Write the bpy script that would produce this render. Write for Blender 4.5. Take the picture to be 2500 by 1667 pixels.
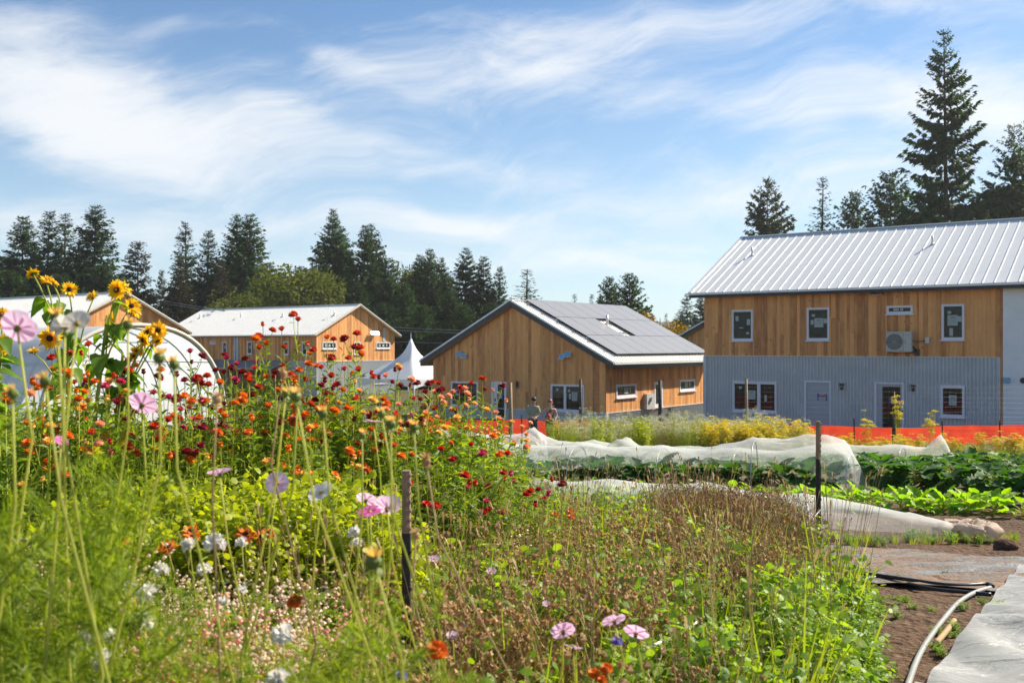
import bpy, math, random
import numpy as np
from mathutils import Matrix, Vector, noise as mnoise

for _o in list(bpy.data.objects):
    bpy.data.objects.remove(_o)
S = bpy.context.scene
COL = S.collection
R = math.radians
EYE = 3.75
FPX = 2431.0            # focal length in pixels of the 2500 px wide photograph
HOR = 845.0

# ------------------------------------------------------------------ camera
cam_d = bpy.data.cameras.new('camera')
cam = bpy.data.objects.new('camera', cam_d)
COL.objects.link(cam)
S.camera = cam
cam.location = (0, 0, EYE)
cam.rotation_euler = (R(90), 0, 0)
cam_d.sensor_width = 36
cam_d.lens = 35
cam_d.shift_y = 11.5 / 2500
cam_d.clip_end = 3000
cam_d.clip_start = 0.05
cam_d.dof.use_dof = True
cam_d.dof.focus_distance = 9.5
cam_d.dof.aperture_fstop = 5.0

# ------------------------------------------------------------------ light
SUN_AZ, SUN_EL = R(62), R(40)          # azimuth clockwise from +Y
SUN = Vector((math.sin(SUN_AZ) * math.cos(SUN_EL), math.cos(SUN_AZ) * math.cos(SUN_EL), math.sin(SUN_EL)))
sd = bpy.data.lights.new('sun', 'SUN')
sd.energy = 5.0
sd.angle = R(0.5)
sd.color = (1.0, 0.90, 0.74)
sun = bpy.data.objects.new('sun', sd)
COL.objects.link(sun)
sun.rotation_euler = (-SUN).to_track_quat('-Z', 'Y').to_euler()

S.view_settings.view_transform = 'Standard'
S.view_settings.look = 'None'
S.view_settings.exposure = 0.97
S.view_settings.gamma = 1.0
S.cycles.max_bounces = 8
S.cycles.transparent_max_bounces = 16
S.cycles.transmission_bounces = 5
S.cycles.sample_clamp_indirect = 4.0
S.cycles.use_denoising = True


class NT:
    """small helper round a node tree"""
    def __init__(s, tree):
        s.t = tree; s.n = tree.nodes; s.l = tree.links
    def new(s, kind, **kw):
        x = s.n.new(kind)
        for k, v in kw.items():
            if k.startswith('i_'):
                key = k[2:]
                x.inputs[int(key) if key.isdigit() else key.replace('_', ' ')].default_value = v
            else:
                setattr(x, k, v)
        return x
    def link(s, a, b): s.l.new(a, b)
    def set(s, sock, v):
        if hasattr(v, 'is_output'): s.l.new(v, sock)
        elif v is not None: sock.default_value = v
    def math(s, op, a, b=None, c=None, clamp=False):
        x = s.n.new('ShaderNodeMath'); x.operation = op; x.use_clamp = clamp
        s.set(x.inputs[0], a); s.set(x.inputs[1], b); s.set(x.inputs[2], c)
        return x.outputs[0]
    def vmath(s, op, a, b=None, sc=None):
        x = s.n.new('ShaderNodeVectorMath'); x.operation = op
        s.set(x.inputs[0], a); s.set(x.inputs[1], b)
        if sc is not None: s.set(x.inputs[3], sc)
        return x.outputs[1] if op in ('DOT_PRODUCT', 'LENGTH') else x.outputs[0]
    def mix(s, f, a, b):
        x = s.n.new('ShaderNodeMix'); x.data_type = 'RGBA'
        s.set(x.inputs[0], f); s.set(x.inputs[6], a); s.set(x.inputs[7], b)
        return x.outputs[2]
    def noise(s, vec, scale, detail=3, rough=.5, dist=0.0, dim='3D'):
        x = s.n.new('ShaderNodeTexNoise'); x.noise_dimensions = dim
        if vec is not None: s.set(x.inputs['Vector'], vec)
        x.inputs['Scale'].default_value = scale; x.inputs['Detail'].default_value = detail
        x.inputs['Roughness'].default_value = rough; x.inputs['Distortion'].default_value = dist
        return x
    def ramp(s, f, stops):
        x = s.n.new('ShaderNodeValToRGB'); s.set(x.inputs[0], f)
        e = x.color_ramp.elements
        while len(e) < len(stops): e.new(0.5)
        for k, (p, c) in enumerate(stops):
            e[k].position = p; e[k].color = (*c, 1) if len(c) == 3 else c
        return x.outputs[0]
    def smooth(s, v, a, b):
        x = s.n.new('ShaderNodeMapRange'); x.interpolation_type = 'SMOOTHSTEP'
        s.set(x.inputs[0], v); x.inputs[1].default_value = a; x.inputs[2].default_value = b
        return x.outputs[0]


# ------------------------------------------------------------------ sky with thin cirrus
W = bpy.data.worlds.new('World'); S.world = W; W.use_nodes = True
w = NT(W.node_tree)
bg = w.n['Background']
sky = w.new('ShaderNodeTexSky', sky_type='NISHITA', sun_disc=False)
sky.sun_elevation = SUN_EL; sky.sun_rotation = SUN_AZ
sky.air_density = 1.0; sky.dust_density = 0.3; sky.ozone_density = 2.5; sky.altitude = 50
tc = w.new('ShaderNodeTexCoord')
sep = w.new('ShaderNodeSeparateXYZ'); w.link(tc.outputs['Generated'], sep.inputs[0])
az = w.math('ARCTAN2', sep.outputs[0], sep.outputs[1])
el = w.math('ARCSINE', sep.outputs[2])
comb = w.new('ShaderNodeCombineXYZ'); w.link(az, comb.inputs[0]); w.link(el, comb.inputs[1])
ae = comb.outputs[0]
warp = w.noise(ae, 4.0, 2.5, .5)
wv = w.vmath('SUBTRACT', warp.outputs['Color'], (.5, .5, .5))
wv = w.vmath('MULTIPLY', wv, (.34, .10, 0))
aw = w.vmath('ADD', ae, wv)
def blob(px, py, rx, ry, rot, amp):
    a = math.atan((px - 1250) / FPX); e = math.atan((HOR - py) / FPX)
    d = w.vmath('SUBTRACT', aw, (a, e, 0))
    c, s_ = math.cos(R(rot)), math.sin(R(rot))
    X = w.vmath('DOT_PRODUCT', d, (c / (rx / FPX), s_ / (rx / FPX), 0))
    Y = w.vmath('DOT_PRODUCT', d, (-s_ / (ry / FPX), c / (ry / FPX), 0))
    q = w.math('ADD', w.math('MULTIPLY', X, X), w.math('MULTIPLY', Y, Y))
    g = w.math('EXPONENT', w.math('MULTIPLY', q, -1.0))
    return w.math('MULTIPLY', g, amp)
tot = None
for b in [(130, 260, 330, 130, -14, .95), (480, 370, 480, 95, -6, .95), (760, 300, 260, 55, 4, .45), (150, 590, 520, 60, -2, .60),
          (520, 560, 420, 55, 0, .5), (1060, 545, 260, 38, -4, .75), (250, 130, 420, 30, 5, .25),
          (1620, 70, 700, 70, 6, .70), (1350, 170, 330, 80, 8, .55), (1900, 265, 720, 70, -4, .75), (2420, 330, 260, 150, 0, .65),
          (2300, 60, 320, 60, 0, .45), (860, 180, 160, 45, -20, .45), (1780, 440, 160, 60, -25, .45), (1650, 580, 260, 60, 0, .40),
          (1250, 420, 420, 50, -8, .50), (1500, 500, 380, 55, 5, .45), (900, 640, 500, 40, 3, .45), (1500, 660, 400, 50, -3, .45), (2100, 480, 400, 90, 0, .45), (1420, 640, 200, 30, 0, .35)]:
    g = blob(*b)
    tot = g if tot is None else w.math('ADD', tot, g)
# streaky structure: two stretched noises
st1 = w.vmath('MULTIPLY', aw, (4.0, 15, 1))
n1 = w.noise(st1, 1.0, 9, .64, .12)
rotv = w.new('ShaderNodeVectorRotate', rotation_type='Z_AXIS'); w.link(aw, rotv.inputs[0]); rotv.inputs['Angle'].default_value = R(-16)
st2 = w.vmath('MULTIPLY', rotv.outputs[0], (10, 48, 1))
n2 = w.noise(st2, 1.0, 8, .66, .1)
f = w.math('ADD', w.math('MULTIPLY', n1.outputs[0], .62), w.math('MULTIPLY', n2.outputs[0], .38))
f = w.math('SUBTRACT', f, .50)
f = w.math('MULTIPLY', f, 2.5)
dens = w.math('ADD', f, w.math('MULTIPLY', tot, .80))
dens = w.smooth(dens, .02, 1.25)
dens = w.math('MULTIPLY', dens, .88)
lowh = w.smooth(el, 0.34, -0.02)
lowh = w.math('MULTIPLY', lowh, .5)
skyc = w.vmath('MULTIPLY', sky.outputs[0], (.72, .88, .98))
base = w.mix(lowh, skyc, (5.0, 6.1, 7.0, 1))
cl = w.mix(dens, base, (7.1, 7.2, 7.3, 1))
w.link(cl, bg.inputs[0])
bg.inputs[1].default_value = 0.072


# ------------------------------------------------------------------ helpers: terrain, projection, objects
def G(x, y):
    """height of the ground"""
    if y < 38.1: z = EYE - (1.31 + 0.064 * max(y, -10))
    elif y < 52: z = -0.021 * (y - 38.1)
    elif y < 85: z = -0.29 - 0.026 * (y - 52)
    else: z = -1.15 - 0.008 * (y - 85)
    if y > 46 and x > 3: z -= min(0.05 * (y - 46), .5) * min((x - 3) / 4, 1)
    return z

def pxx(px, d): return (px - 1250) / FPX * d
def pxz(py, d): return EYE - (py - HOR) / FPX * d
def P3(px, py, d): return Vector((pxx(px, d), d, pxz(py, d)))
def gpx(px, py):
    """ground point seen at a pixel (valid nearer than 38 m)"""
    d = 3185.0 / (py - 1001.0)
    return Vector((pxx(px, d), d, G(0, d)))
def proj_px(x, y): return 1250 + x / max(y, .1) * FPX

def link(o, parent=None):
    COL.objects.link(o)
    if parent is not None: o.parent = parent
    return o
def tag(o, label=None, cat=None, group=None, kind=None):
    if label: o['label'] = label
    if cat: o['category'] = cat
    if group: o['group'] = group
    if kind: o['kind'] = kind
    return o
def empty(name, loc=(0, 0, 0), rz=0.0, parent=None):
    o = bpy.data.objects.new(name, None); o.empty_display_size = .2
    o.location = loc; o.rotation_euler = (0, 0, rz)
    return link(o, parent)
ORD = ['first', 'second', 'third', 'fourth', 'fifth', 'sixth', 'seventh', 'eighth', 'ninth', 'tenth', 'eleventh', 'twelfth', 'thirteenth',
       'fourteenth', 'fifteenth', 'sixteenth', 'seventeenth', 'eighteenth', 'nineteenth', 'twentieth']
def ordn(i):
    if i < 20: return ORD[i]
    n = i + 1; T = {2: 'twenty', 3: 'thirty', 4: 'forty', 5: 'fifty', 6: 'sixty', 7: 'seventy'}[n // 10]
    if n % 10 == 0: return T[:-1] + 'ieth'
    return T + '-' + ORD[n % 10 - 1]
def label_row(objs, phrase, one=None):
    """label alike things by their order from the left in the photograph"""
    objs = sorted(objs, key=lambda o: proj_px(o.location.x, o.location.y))
    for i, o in enumerate(objs):
        o['label'] = (one or phrase) if len(objs) == 1 else '%s from left of the %s' % (ordn(i), phrase)


class MB:
    """collects geometry, numpy or lists, then builds one mesh"""
    def __init__(s): s.v = []; s.q = []; s.n = 0; s.m = []; s.t = []; s.tm = []; s.smooth = False; s.rnd = []
    def add(s, verts, quads=None, tris=None, mat=0):
        verts = np.asarray(verts, dtype=np.float32).reshape(-1, 3)
        if quads is not None and len(quads):
            q = np.asarray(quads, dtype=np.int32).reshape(-1, 4) + s.n
            s.q.append(q); s.m.append(np.full(len(q), mat, np.int32))
        if tris is not None and len(tris):
            t = np.asarray(tris, dtype=np.int32).reshape(-1, 3) + s.n
            s.t.append(t); s.tm.append(np.full(len(t), mat, np.int32))
        s.v.append(verts); s.n += len(verts)
    def box(s, x0, x1, y0, y1, z0, z1, mat=0):
        v = [(x, y, z) for z in (z0, z1) for y in (y0, y1) for x in (x0, x1)]
        s.add(v, [(0, 2, 3, 1), (4, 5, 7, 6), (0, 1, 5, 4), (2, 6, 7, 3), (0, 4, 6, 2), (1, 3, 7, 5)], mat=mat)
    def tube(s, path, r, n=6, mat=0, cap=True):
        path = [Vector(p) for p in path]; k = len(path)
        rr = r if hasattr(r, '__len__') else [r] * k
        vs = []
        prev = None
        for i, p in enumerate(path):
            d = (path[min(i + 1, k - 1)] - path[max(i - 1, 0)]).normalized()
            if prev is None:
                a = d.orthogonal().normalized()
            else:
                a = (prev - d * prev.dot(d)); a = a.normalized() if a.length > 1e-6 else d.orthogonal().normalized()
            prev = a; b = d.cross(a)
            for j in range(n):
                th = 2 * math.pi * j / n
                vs.append(p + (a * math.cos(th) + b * math.sin(th)) * rr[i])
        q = [(i * n + j, i * n + (j + 1) % n, (i + 1) * n + (j + 1) % n, (i + 1) * n + j) for i in range(k - 1) for j in range(n)]
        t = []
        if cap:
            vs.append(path[0]); vs.append(path[-1]); c0 = k * n
            t += [(c0, (j + 1) % n, j) for j in range(n)]
            t += [(c0 + 1, (k - 1) * n + j, (k - 1) * n + (j + 1) % n) for j in range(n)]
        s.add([tuple(x) for x in vs], q, t, mat)
    def ellipsoid(s, c, r, nu=8, nv=5, mat=0):
        vs = []
        for i in range(nv + 1):
            th = math.pi * i / nv
            for j in range(nu):
                ph = 2 * math.pi * j / nu
                vs.append((c[0] + r[0] * math.sin(th) * math.cos(ph), c[1] + r[1] * math.sin(th) * math.sin(ph), c[2] + r[2] * math.cos(th)))
        s.add(vs, [(i * nu + j, (i + 1) * nu + j, (i + 1) * nu + (j + 1) % nu, i * nu + (j + 1) % nu) for i in range(nv) for j in range(nu)], mat=mat)
    # vectorised leaves: P base, D direction, U up-ish normal, L length, Wd width
    def leaves(s, P, D, L, Wd, mat=0, t=(0, .35, .7, 1), wp=(.2, 1, .75, .05), droop=0.25, U=None):
        P = np.asarray(P, float); D = np.asarray(D, float); n = len(P)
        if n == 0: return
        L = np.broadcast_to(np.asarray(L, float), (n,)); Wd = np.broadcast_to(np.asarray(Wd, float), (n,))
        droop = np.broadcast_to(np.asarray(droop, float), (n,))
        D = D / np.maximum(np.linalg.norm(D, axis=1, keepdims=True), 1e-6)
        if U is None: U = np.tile(np.array([[0, 0, 1.0]]), (n, 1)) + np.random.default_rng(n).normal(0, .45, (n, 3))
        Sd = np.cross(D, U); Sd /= np.maximum(np.linalg.norm(Sd, axis=1, keepdims=True), 1e-6)
        t = np.array(t); wp = np.array(wp); k = len(t)
        pos = P[:, None, :] + D[:, None, :] * (L[:, None] * t[None, :])[..., None]
        pos[..., 2] -= droop[:, None] * L[:, None] * t[None, :] ** 2
        off = Sd[:, None, :] * (Wd[:, None] * wp[None, :] * .5)[..., None]
        V = np.stack([pos - off, pos + off], axis=2).reshape(-1, 3)
        base = (np.arange(n) * k * 2)[:, None]
        kk = np.arange(k - 1)[None, :] * 2
        a = base + kk
        Q = np.stack([a, a + 1, a + 3, a + 2], axis=-1).reshape(-1, 4)
        s.add(V, Q, mat=mat)
    def stems(s, A, B, r0, r1, mat=0, bend=None, k=4):
        """three-sided thin stems from A to B (n,3), bent by BEND (n,3) in the middle"""
        A = np.asarray(A, float).reshape(-1, 3); B = np.asarray(B, float).reshape(-1, 3); n = len(A)
        if n == 0: return
        t = np.linspace(0, 1, k)
        pos = A[:, None] * (1 - t)[None, :, None] + B[:, None] * t[None, :, None]
        if bend is not None: pos = pos + np.asarray(bend, float)[:, None] * (4 * t * (1 - t))[None, :, None]
        D = B - A; D /= np.maximum(np.linalg.norm(D, axis=1, keepdims=True), 1e-6)
        ref = np.where(np.abs(D[:, 2:3]) > .9, np.array([[1.0, 0, 0]]), np.array([[0, 0, 1.0]]))
        a = np.cross(D, ref); a /= np.linalg.norm(a, axis=1, keepdims=True); b = np.cross(D, a)
        r = np.broadcast_to(np.asarray(r0, float), (n,))[:, None] * (1 - t) + np.broadcast_to(np.asarray(r1, float), (n,))[:, None] * t
        V = np.stack([pos + (a[:, None] * math.cos(th) + b[:, None] * math.sin(th)) * r[..., None] for th in (0, 2.094, 4.189)], axis=2).reshape(-1, 3)
        base = (np.arange(n) * k * 3)[:, None, None]; kk = (np.arange(k - 1) * 3)[None, :, None]; j = np.arange(3)[None, None, :]
        i0 = base + kk + j; i1 = base + kk + (j + 1) % 3
        s.add(V, np.stack([i0, i1, i1 + 3, i0 + 3], -1).reshape(-1, 4), mat=mat)
    def balls(s, C, r, mat=0, squash=1.0):
        """small octahedra"""
        C = np.asarray(C, float).reshape(-1, 3); n = len(C)
        if n == 0: return
        r = np.broadcast_to(np.asarray(r, float), (n,))
        dirs = np.array([(1, 0, 0), (0, 1, 0), (-1, 0, 0), (0, -1, 0), (0, 0, 1), (0, 0, -1)], float); dirs[:, 2] *= squash
        V = (C[:, None] + dirs[None] * r[:, None, None]).reshape(-1, 3)
        T = np.array([(0, 1, 4), (1, 2, 4), (2, 3, 4), (3, 0, 4), (1, 0, 5), (2, 1, 5), (3, 2, 5), (0, 3, 5)])
        s.add(V, None, (np.arange(n)[:, None, None] * 6 + T[None]).reshape(-1, 3), mat)
    def mesh(s, name, mats, smooth=False, rnd=None):
        me = bpy.data.meshes.new(name)
        V = np.concatenate(s.v) if s.v else np.zeros((0, 3), np.float32)
        Q = np.concatenate(s.q) if s.q else np.zeros((0, 4), np.int32)
        T = np.concatenate(s.t) if s.t else np.zeros((0, 3), np.int32)
        M = np.concatenate((s.m or [np.zeros(0, np.int32)]) + (s.tm or []))
        me.vertices.add(len(V)); me.vertices.foreach_set('co', V.ravel())
        nl = len(Q) * 4 + len(T) * 3
        me.loops.add(nl); me.loops.foreach_set('vertex_index', np.concatenate([Q.ravel(), T.ravel()]).astype(np.int32))
        me.polygons.add(len(Q) + len(T))
        st = np.concatenate([np.arange(len(Q)) * 4, len(Q) * 4 + np.arange(len(T)) * 3]).astype(np.int32)
        me.polygons.foreach_set('loop_start', st)
        me.polygons.foreach_set('material_index', M.astype(np.int32))
        me.polygons.foreach_set('use_smooth', np.full(len(Q) + len(T), bool(smooth)))
        for m in (mats if isinstance(mats, (list, tuple)) else [mats]): me.materials.append(m)
        if rnd is not None:
            at = me.attributes.new('rnd', 'FLOAT', 'FACE'); at.data.foreach_set('value', np.asarray(rnd, np.float32))
        me.update(calc_edges=True); me.validate()
        return me
    def build(s, name, mats, parent=None, smooth=False, rnd=None):
        return link(bpy.data.objects.new(name, s.mesh(name, mats, smooth, rnd)), parent)

def inst(name, mesh, parent=None, loc=(0, 0, 0), rot=(0, 0, 0), sc=1.0, M=None):
    o = bpy.data.objects.new(name, mesh)
    if M is not None: o.matrix_basis = M
    else:
        o.location = loc; o.rotation_euler = rot
        o.scale = sc if hasattr(sc, '__len__') else (sc, sc, sc)
    return link(o, parent)

# ------------------------------------------------------------------ materials
def newmat(name):
    m = bpy.data.materials.new(name); m.use_nodes = True
    n = NT(m.node_tree); return m, n, n.n['Principled BSDF'], n.n['Material Output']
def plain(name, col, rough=.6, metal=0.0, spec=.5, var=0.08, nscale=6.0, bump=0.0):
    m, n, p, o = newmat(name)
    t = n.new('ShaderNodeTexCoord')
    nz = n.noise(t.outputs['Object'], nscale, 4, .6)
    a = [c * (1 - var) for c in col]; b = [min(c * (1 + var), 1) for c in col]
    c = n.ramp(nz.outputs[0], [(.3, a), (.7, b)])
    n.link(c, p.inputs['Base Color'])
    p.inputs['Roughness'].default_value = rough; p.inputs['Metallic'].default_value = metal
    p.inputs['Specular IOR Level'].default_value = spec
    if bump:
        bp = n.new('ShaderNodeBump'); bp.inputs['Strength'].default_value = bump; bp.inputs['Distance'].default_value = .02
        n2 = n.noise(t.outputs['Object'], nscale * 4, 5, .6); n.link(n2.outputs[0], bp.inputs['Height']); n.link(bp.outputs[0], p.inputs['Normal'])
    return m
def leafy(name, ca, cb, trans=.45, tcol=None, rough=.5, spec=.35, nscale=9.0, hue=0.0):
    """leaf or petal: diffuse with light shining through; colour varies from plant to plant and over the plant"""
    m, n, p, o = newmat(name)
    oi = n.new('ShaderNodeObjectInfo'); g = n.new('ShaderNodeNewGeometry')
    t = n.new('ShaderNodeTexCoord')
    nz = n.noise(t.outputs['Object'], nscale, 3, .6)
    f = n.math('ADD', n.math('MULTIPLY', oi.outputs['Random'], .5), n.math('MULTIPLY', nz.outputs[0], 1.0))
    f = n.math('ADD', f, n.math('MULTIPLY', g.outputs['Random Per Island'], .5))
    f = n.math('SUBTRACT', f, .5, clamp=True)
    c = n.mix(f, (*ca, 1), (*cb, 1))
    n.link(c, p.inputs['Base Color']); p.inputs['Roughness'].default_value = rough
    p.inputs['Specular IOR Level'].default_value = spec
    tr = n.new('ShaderNodeBsdfTranslucent')
    tm = n.vmath('MULTIPLY', c, tcol or (1.6, 1.5, .6))
    n.link(tm, tr.inputs[0])
    mx = n.new('ShaderNodeMixShader'); mx.inputs[0].default_value = trans
    n.link(p.outputs[0], mx.inputs[1]); n.link(tr.outputs[0], mx.inputs[2]); n.link(mx.outputs[0], o.inputs[0])
    return m

def wood_mat(name, light=(.88, .43, .15), dark=(.42, .165, .055)):
    m, n, p, o = newmat(name)
    oi = n.new('ShaderNodeObjectInfo'); at = n.new('ShaderNodeAttribute', attribute_name='rnd')
    t = n.new('ShaderNodeTexCoord')
    g = n.new('ShaderNodeNewGeometry')
    r = n.math('FRACT', n.math('ADD', oi.outputs['Random'], at.outputs['Fac']))
    pos = g.outputs['Position']
    off = n.new('ShaderNodeCombineXYZ'); n.link(n.math('MULTIPLY', r, 37.0), off.inputs[0]); n.link(n.math('MULTIPLY', r, 91.0), off.inputs[2])
    v = n.vmath('ADD', pos, off.outputs[0])
    gr = n.noise(n.vmath('MULTIPLY', v, (1, 1, .07)), 24, 4, .65, .6)
    bl = n.noise(n.vmath('MULTIPLY', v, (1, 1, .35)), 3.2, 4, .6, .4)
    kn = n.new('ShaderNodeTexVoronoi', i_Scale=2.6); n.set(kn.inputs['Vector'], n.vmath('MULTIPLY', v, (1, 1, .8)))
    knot = n.smooth(kn.outputs['Distance'], .16, .05)
    f = n.math('ADD', n.math('MULTIPLY', r, .80), n.math('MULTIPLY', bl.outputs[0], 1.05))
    f = n.math('ADD', f, n.math('MULTIPLY', gr.outputs[0], .45))
    f = n.math('SUBTRACT', f, .66, clamp=True)
    mid = tuple((a * .9 + b * .6) / 1.5 for a, b in zip(light, dark))
    c = n.ramp(f, [(0.0, dark), (.45, mid), (.95, light)])
    c = n.mix(n.math('MULTIPLY', knot, .65), c, (dark[0] * .55, dark[1] * .5, dark[2] * .5, 1))
    n.link(c, p.inputs['Base Color']); p.inputs['Roughness'].default_value = .62; p.inputs['Specular IOR Level'].default_value = .3
    bp = n.new('ShaderNodeBump', i_Strength=.25, i_Distance=.01); n.link(gr.outputs[0], bp.inputs['Height']); n.link(bp.outputs[0], p.inputs['Normal'])
    return m

M = {}
M['wood'] = wood_mat('cedar_boards')
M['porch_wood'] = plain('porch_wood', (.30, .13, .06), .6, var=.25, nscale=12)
M['raw_wood'] = plain('pale_timber', (.62, .44, .25), .6, var=.1)
M['roof'] = plain('roof_metal', (.74, .74, .72), .40, .12, .5, .05, 2.0)
M['roof_dark'] = plain('porch_roof_metal', (.34, .37, .40), .45, .3, .5, .05, 2.0)
M['cladding'] = plain('corrugated_metal', (.54, .57, .58), .42, .2, .5, .07, 1.3)
M['panel_grey'] = plain('pale_metal_cladding', (.50, .52, .53), .5, .2, .5, .06, 1.3)
M['black'] = plain('dark_fascia', (.025, .028, .033), .45, 0, .5, .1)
M['white'] = plain('white_vinyl', (.74, .73, .78), .4, 0, .5, .03)
M['whitewall'] = plain('white_board_wall', (.84, .84, .83), .7, 0, .3, .05, 1.5)
M['grey'] = plain('grey_door_paint', (.40, .42, .44), .45, 0, .5, .05, 2)
M['paper'] = plain('paper', (.40, .46, .43), .8, 0, .2, .04)
M['print'] = plain('grey_print', (.25, .28, .3), .8, 0, .2, .04)
M['red_print'] = plain('red_print', (.55, .05, .05), .7, 0, .3, .05)
M['blue_tape'] = plain('blue_tape', (.02, .14, .42), .6, 0, .4, .05)
M['blue_film'] = plain('blue_film', (.18, .42, .62), .35, 0, .5, .1)
M['steel'] = plain('bright_steel', (.62, .62, .6), .3, .9, .5, .05)
M['ac'] = plain('beige_ac_case', (.52, .50, .45), .5, 0, .4, .04)
M['ac_dark'] = plain('dark_grille', (.07, .075, .08), .5, 0, .4, .1)
M['soffit'] = plain('soffit_board', (.42, .27, .15), .6, 0, .3, .1)
def glass_mat():
    m, n, p, o = newmat('window_glass')
    t = n.new('ShaderNodeNewGeometry'); nz = n.noise(t.outputs['Position'], 1.3, 3, .6)
    c = n.ramp(nz.outputs[0], [(.3, (.008, .009, .009)), (.7, (.03, .03, .025))]); n.link(c, p.inputs['Base Color'])
    p.inputs['Roughness'].default_value = .04; p.inputs['IOR'].default_value = 1.42; p.inputs['Specular IOR Level'].default_value = .32
    return m
M['glass'] = glass_mat()
def solar_mat():
    m, n, p, o = newmat('solar_cells')
    t = n.new('ShaderNodeTexCoord')
    br = n.new('ShaderNodeTexBrick', offset=0.0, i_Scale=1.0); n.link(t.outputs['Object'], br.inputs['Vector'])
    br.inputs['Color1'].default_value = (.26, .245, .22, 1); br.inputs['Color2'].default_value = (.28, .265, .24, 1)
    br.inputs['Mortar'].default_value = (.24, .24, .24, 1); br.inputs['Mortar Size'].default_value = .006
    br.inputs['Brick Width'].default_value = .16; br.inputs['Row Height'].default_value = .16
    n.link(br.outputs[0], p.inputs['Base Color']); p.inputs['Roughness'].default_value = .28
    p.inputs['Coat Weight'].default_value = .35; p.inputs['Coat Roughness'].default_value = .3; p.inputs['Coat IOR'].default_value = 1.5
    return m
M['solar'] = solar_mat()
# ================================================================== GROUND
def ground_mat():
    m, n, p, o = newmat('farm_ground')
    g = n.new('ShaderNodeNewGeometry'); pos = g.outputs['Position']
    a = n.noise(pos, 1.1, 6, .65, .3); b = n.noise(pos, 14, 6, .7); c = n.noise(pos, .12, 4, .6)
    vo = n.new('ShaderNodeTexVoronoi', i_Scale=22.0); n.set(vo.inputs['Vector'], pos)
    soil = n.ramp(b.outputs[0], [(.25, (.055, .032, .02)), (.5, (.13, .078, .048)), (.78, (.23, .15, .10))])
    far = n.ramp(b.outputs[0], [(.3, (.05, .07, .02)), (.7, (.16, .14, .07))])
    s = n.new('ShaderNodeSeparateXYZ'); n.link(pos, s.inputs[0])
    ff = n.smooth(n.math('ADD', s.outputs[1], n.math('MULTIPLY', a.outputs[0], 8)), 24, 34)
    col = n.mix(ff, soil, far)
    col = n.mix(n.math('MULTIPLY', n.smooth(a.outputs[0], .35, .7), .35), col, (.07, .045, .03, 1))
    n.link(col, p.inputs['Base Color']); p.inputs['Roughness'].default_value = .95; p.inputs['Specular IOR Level'].default_value = .15
    h = n.math('ADD', n.math('MULTIPLY', b.outputs[0], .7), n.math('MULTIPLY', vo.outputs['Distance'], .5))
    bp = n.new('ShaderNodeBump', i_Strength=1.0, i_Distance=.05); n.link(h, bp.inputs['Height']); n.link(bp.outputs[0], p.inputs['Normal'])
    return m
M['ground'] = ground_mat()
def make_ground():
    ys = list(np.arange(-30, 4, 4.0)) + list(np.arange(4, 14, .07)) + list(np.arange(14, 56, 1.0)) + list(np.arange(56, 260, 8)) + list(np.arange(260, 2400, 120))
    xs = list(np.arange(-1500, -60, 120)) + list(np.arange(-60, -8, 4)) + list(np.arange(-8, 0, .5)) + list(np.arange(0, 6, .07)) + list(np.arange(6, 60, 3)) + list(np.arange(60, 1501, 120))
    V = []
    for y in ys:
        for x in xs:
            z = G(x, y)
            if 3.9 < y < 13.9 and .5 < x < 6:
                q = mnoise.noise(Vector((x * 1.7, y * 1.7, 3))) * .035 + mnoise.noise(Vector((x * 6, y * 6, 1))) * .018 + mnoise.noise(Vector((x * 15, y * 15, 5))) * .011
                z += q
            V.append((x, y, z))
    nx = len(xs)
    Q = [(j * nx + i, j * nx + i + 1, (j + 1) * nx + i + 1, (j + 1) * nx + i) for j in range(len(ys) - 1) for i in range(nx - 1)]
    mb = MB(); mb.add(V, Q)
    o = mb.build('ground', M['ground'], smooth=True); tag(o, 'brown soil and field ground sloping down to the houses', kind='structure')
make_ground()

# ================================================================== BUILDINGS
BA = R(36)
CA, SA = math.cos(BA), math.sin(BA)
UNIT = MB(); UNIT.box(0, 1, 0, 1, 0, 1)
def bevelled_board():
    mb = MB(); e = .07
    v = [(0, 1, 0), (0, .25, 0), (e, 0, 0), (1 - e, 0, 0), (1, .25, 0), (1, 1, 0)]
    V = [(x, y, z) for z in (0, 1) for x, y, _ in v]
    mb.add(V, [(i, i + 1, i + 7, i + 6) for i in range(5)] + [(5, 0, 6, 11)], None)
    mb.add(V, [(6, 7, 8, 9), (6, 9, 10, 11), (3, 2, 1, 0), (5, 4, 3, 0)])
    return mb.mesh('board', M['wood'])
BOARD = bevelled_board()

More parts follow.
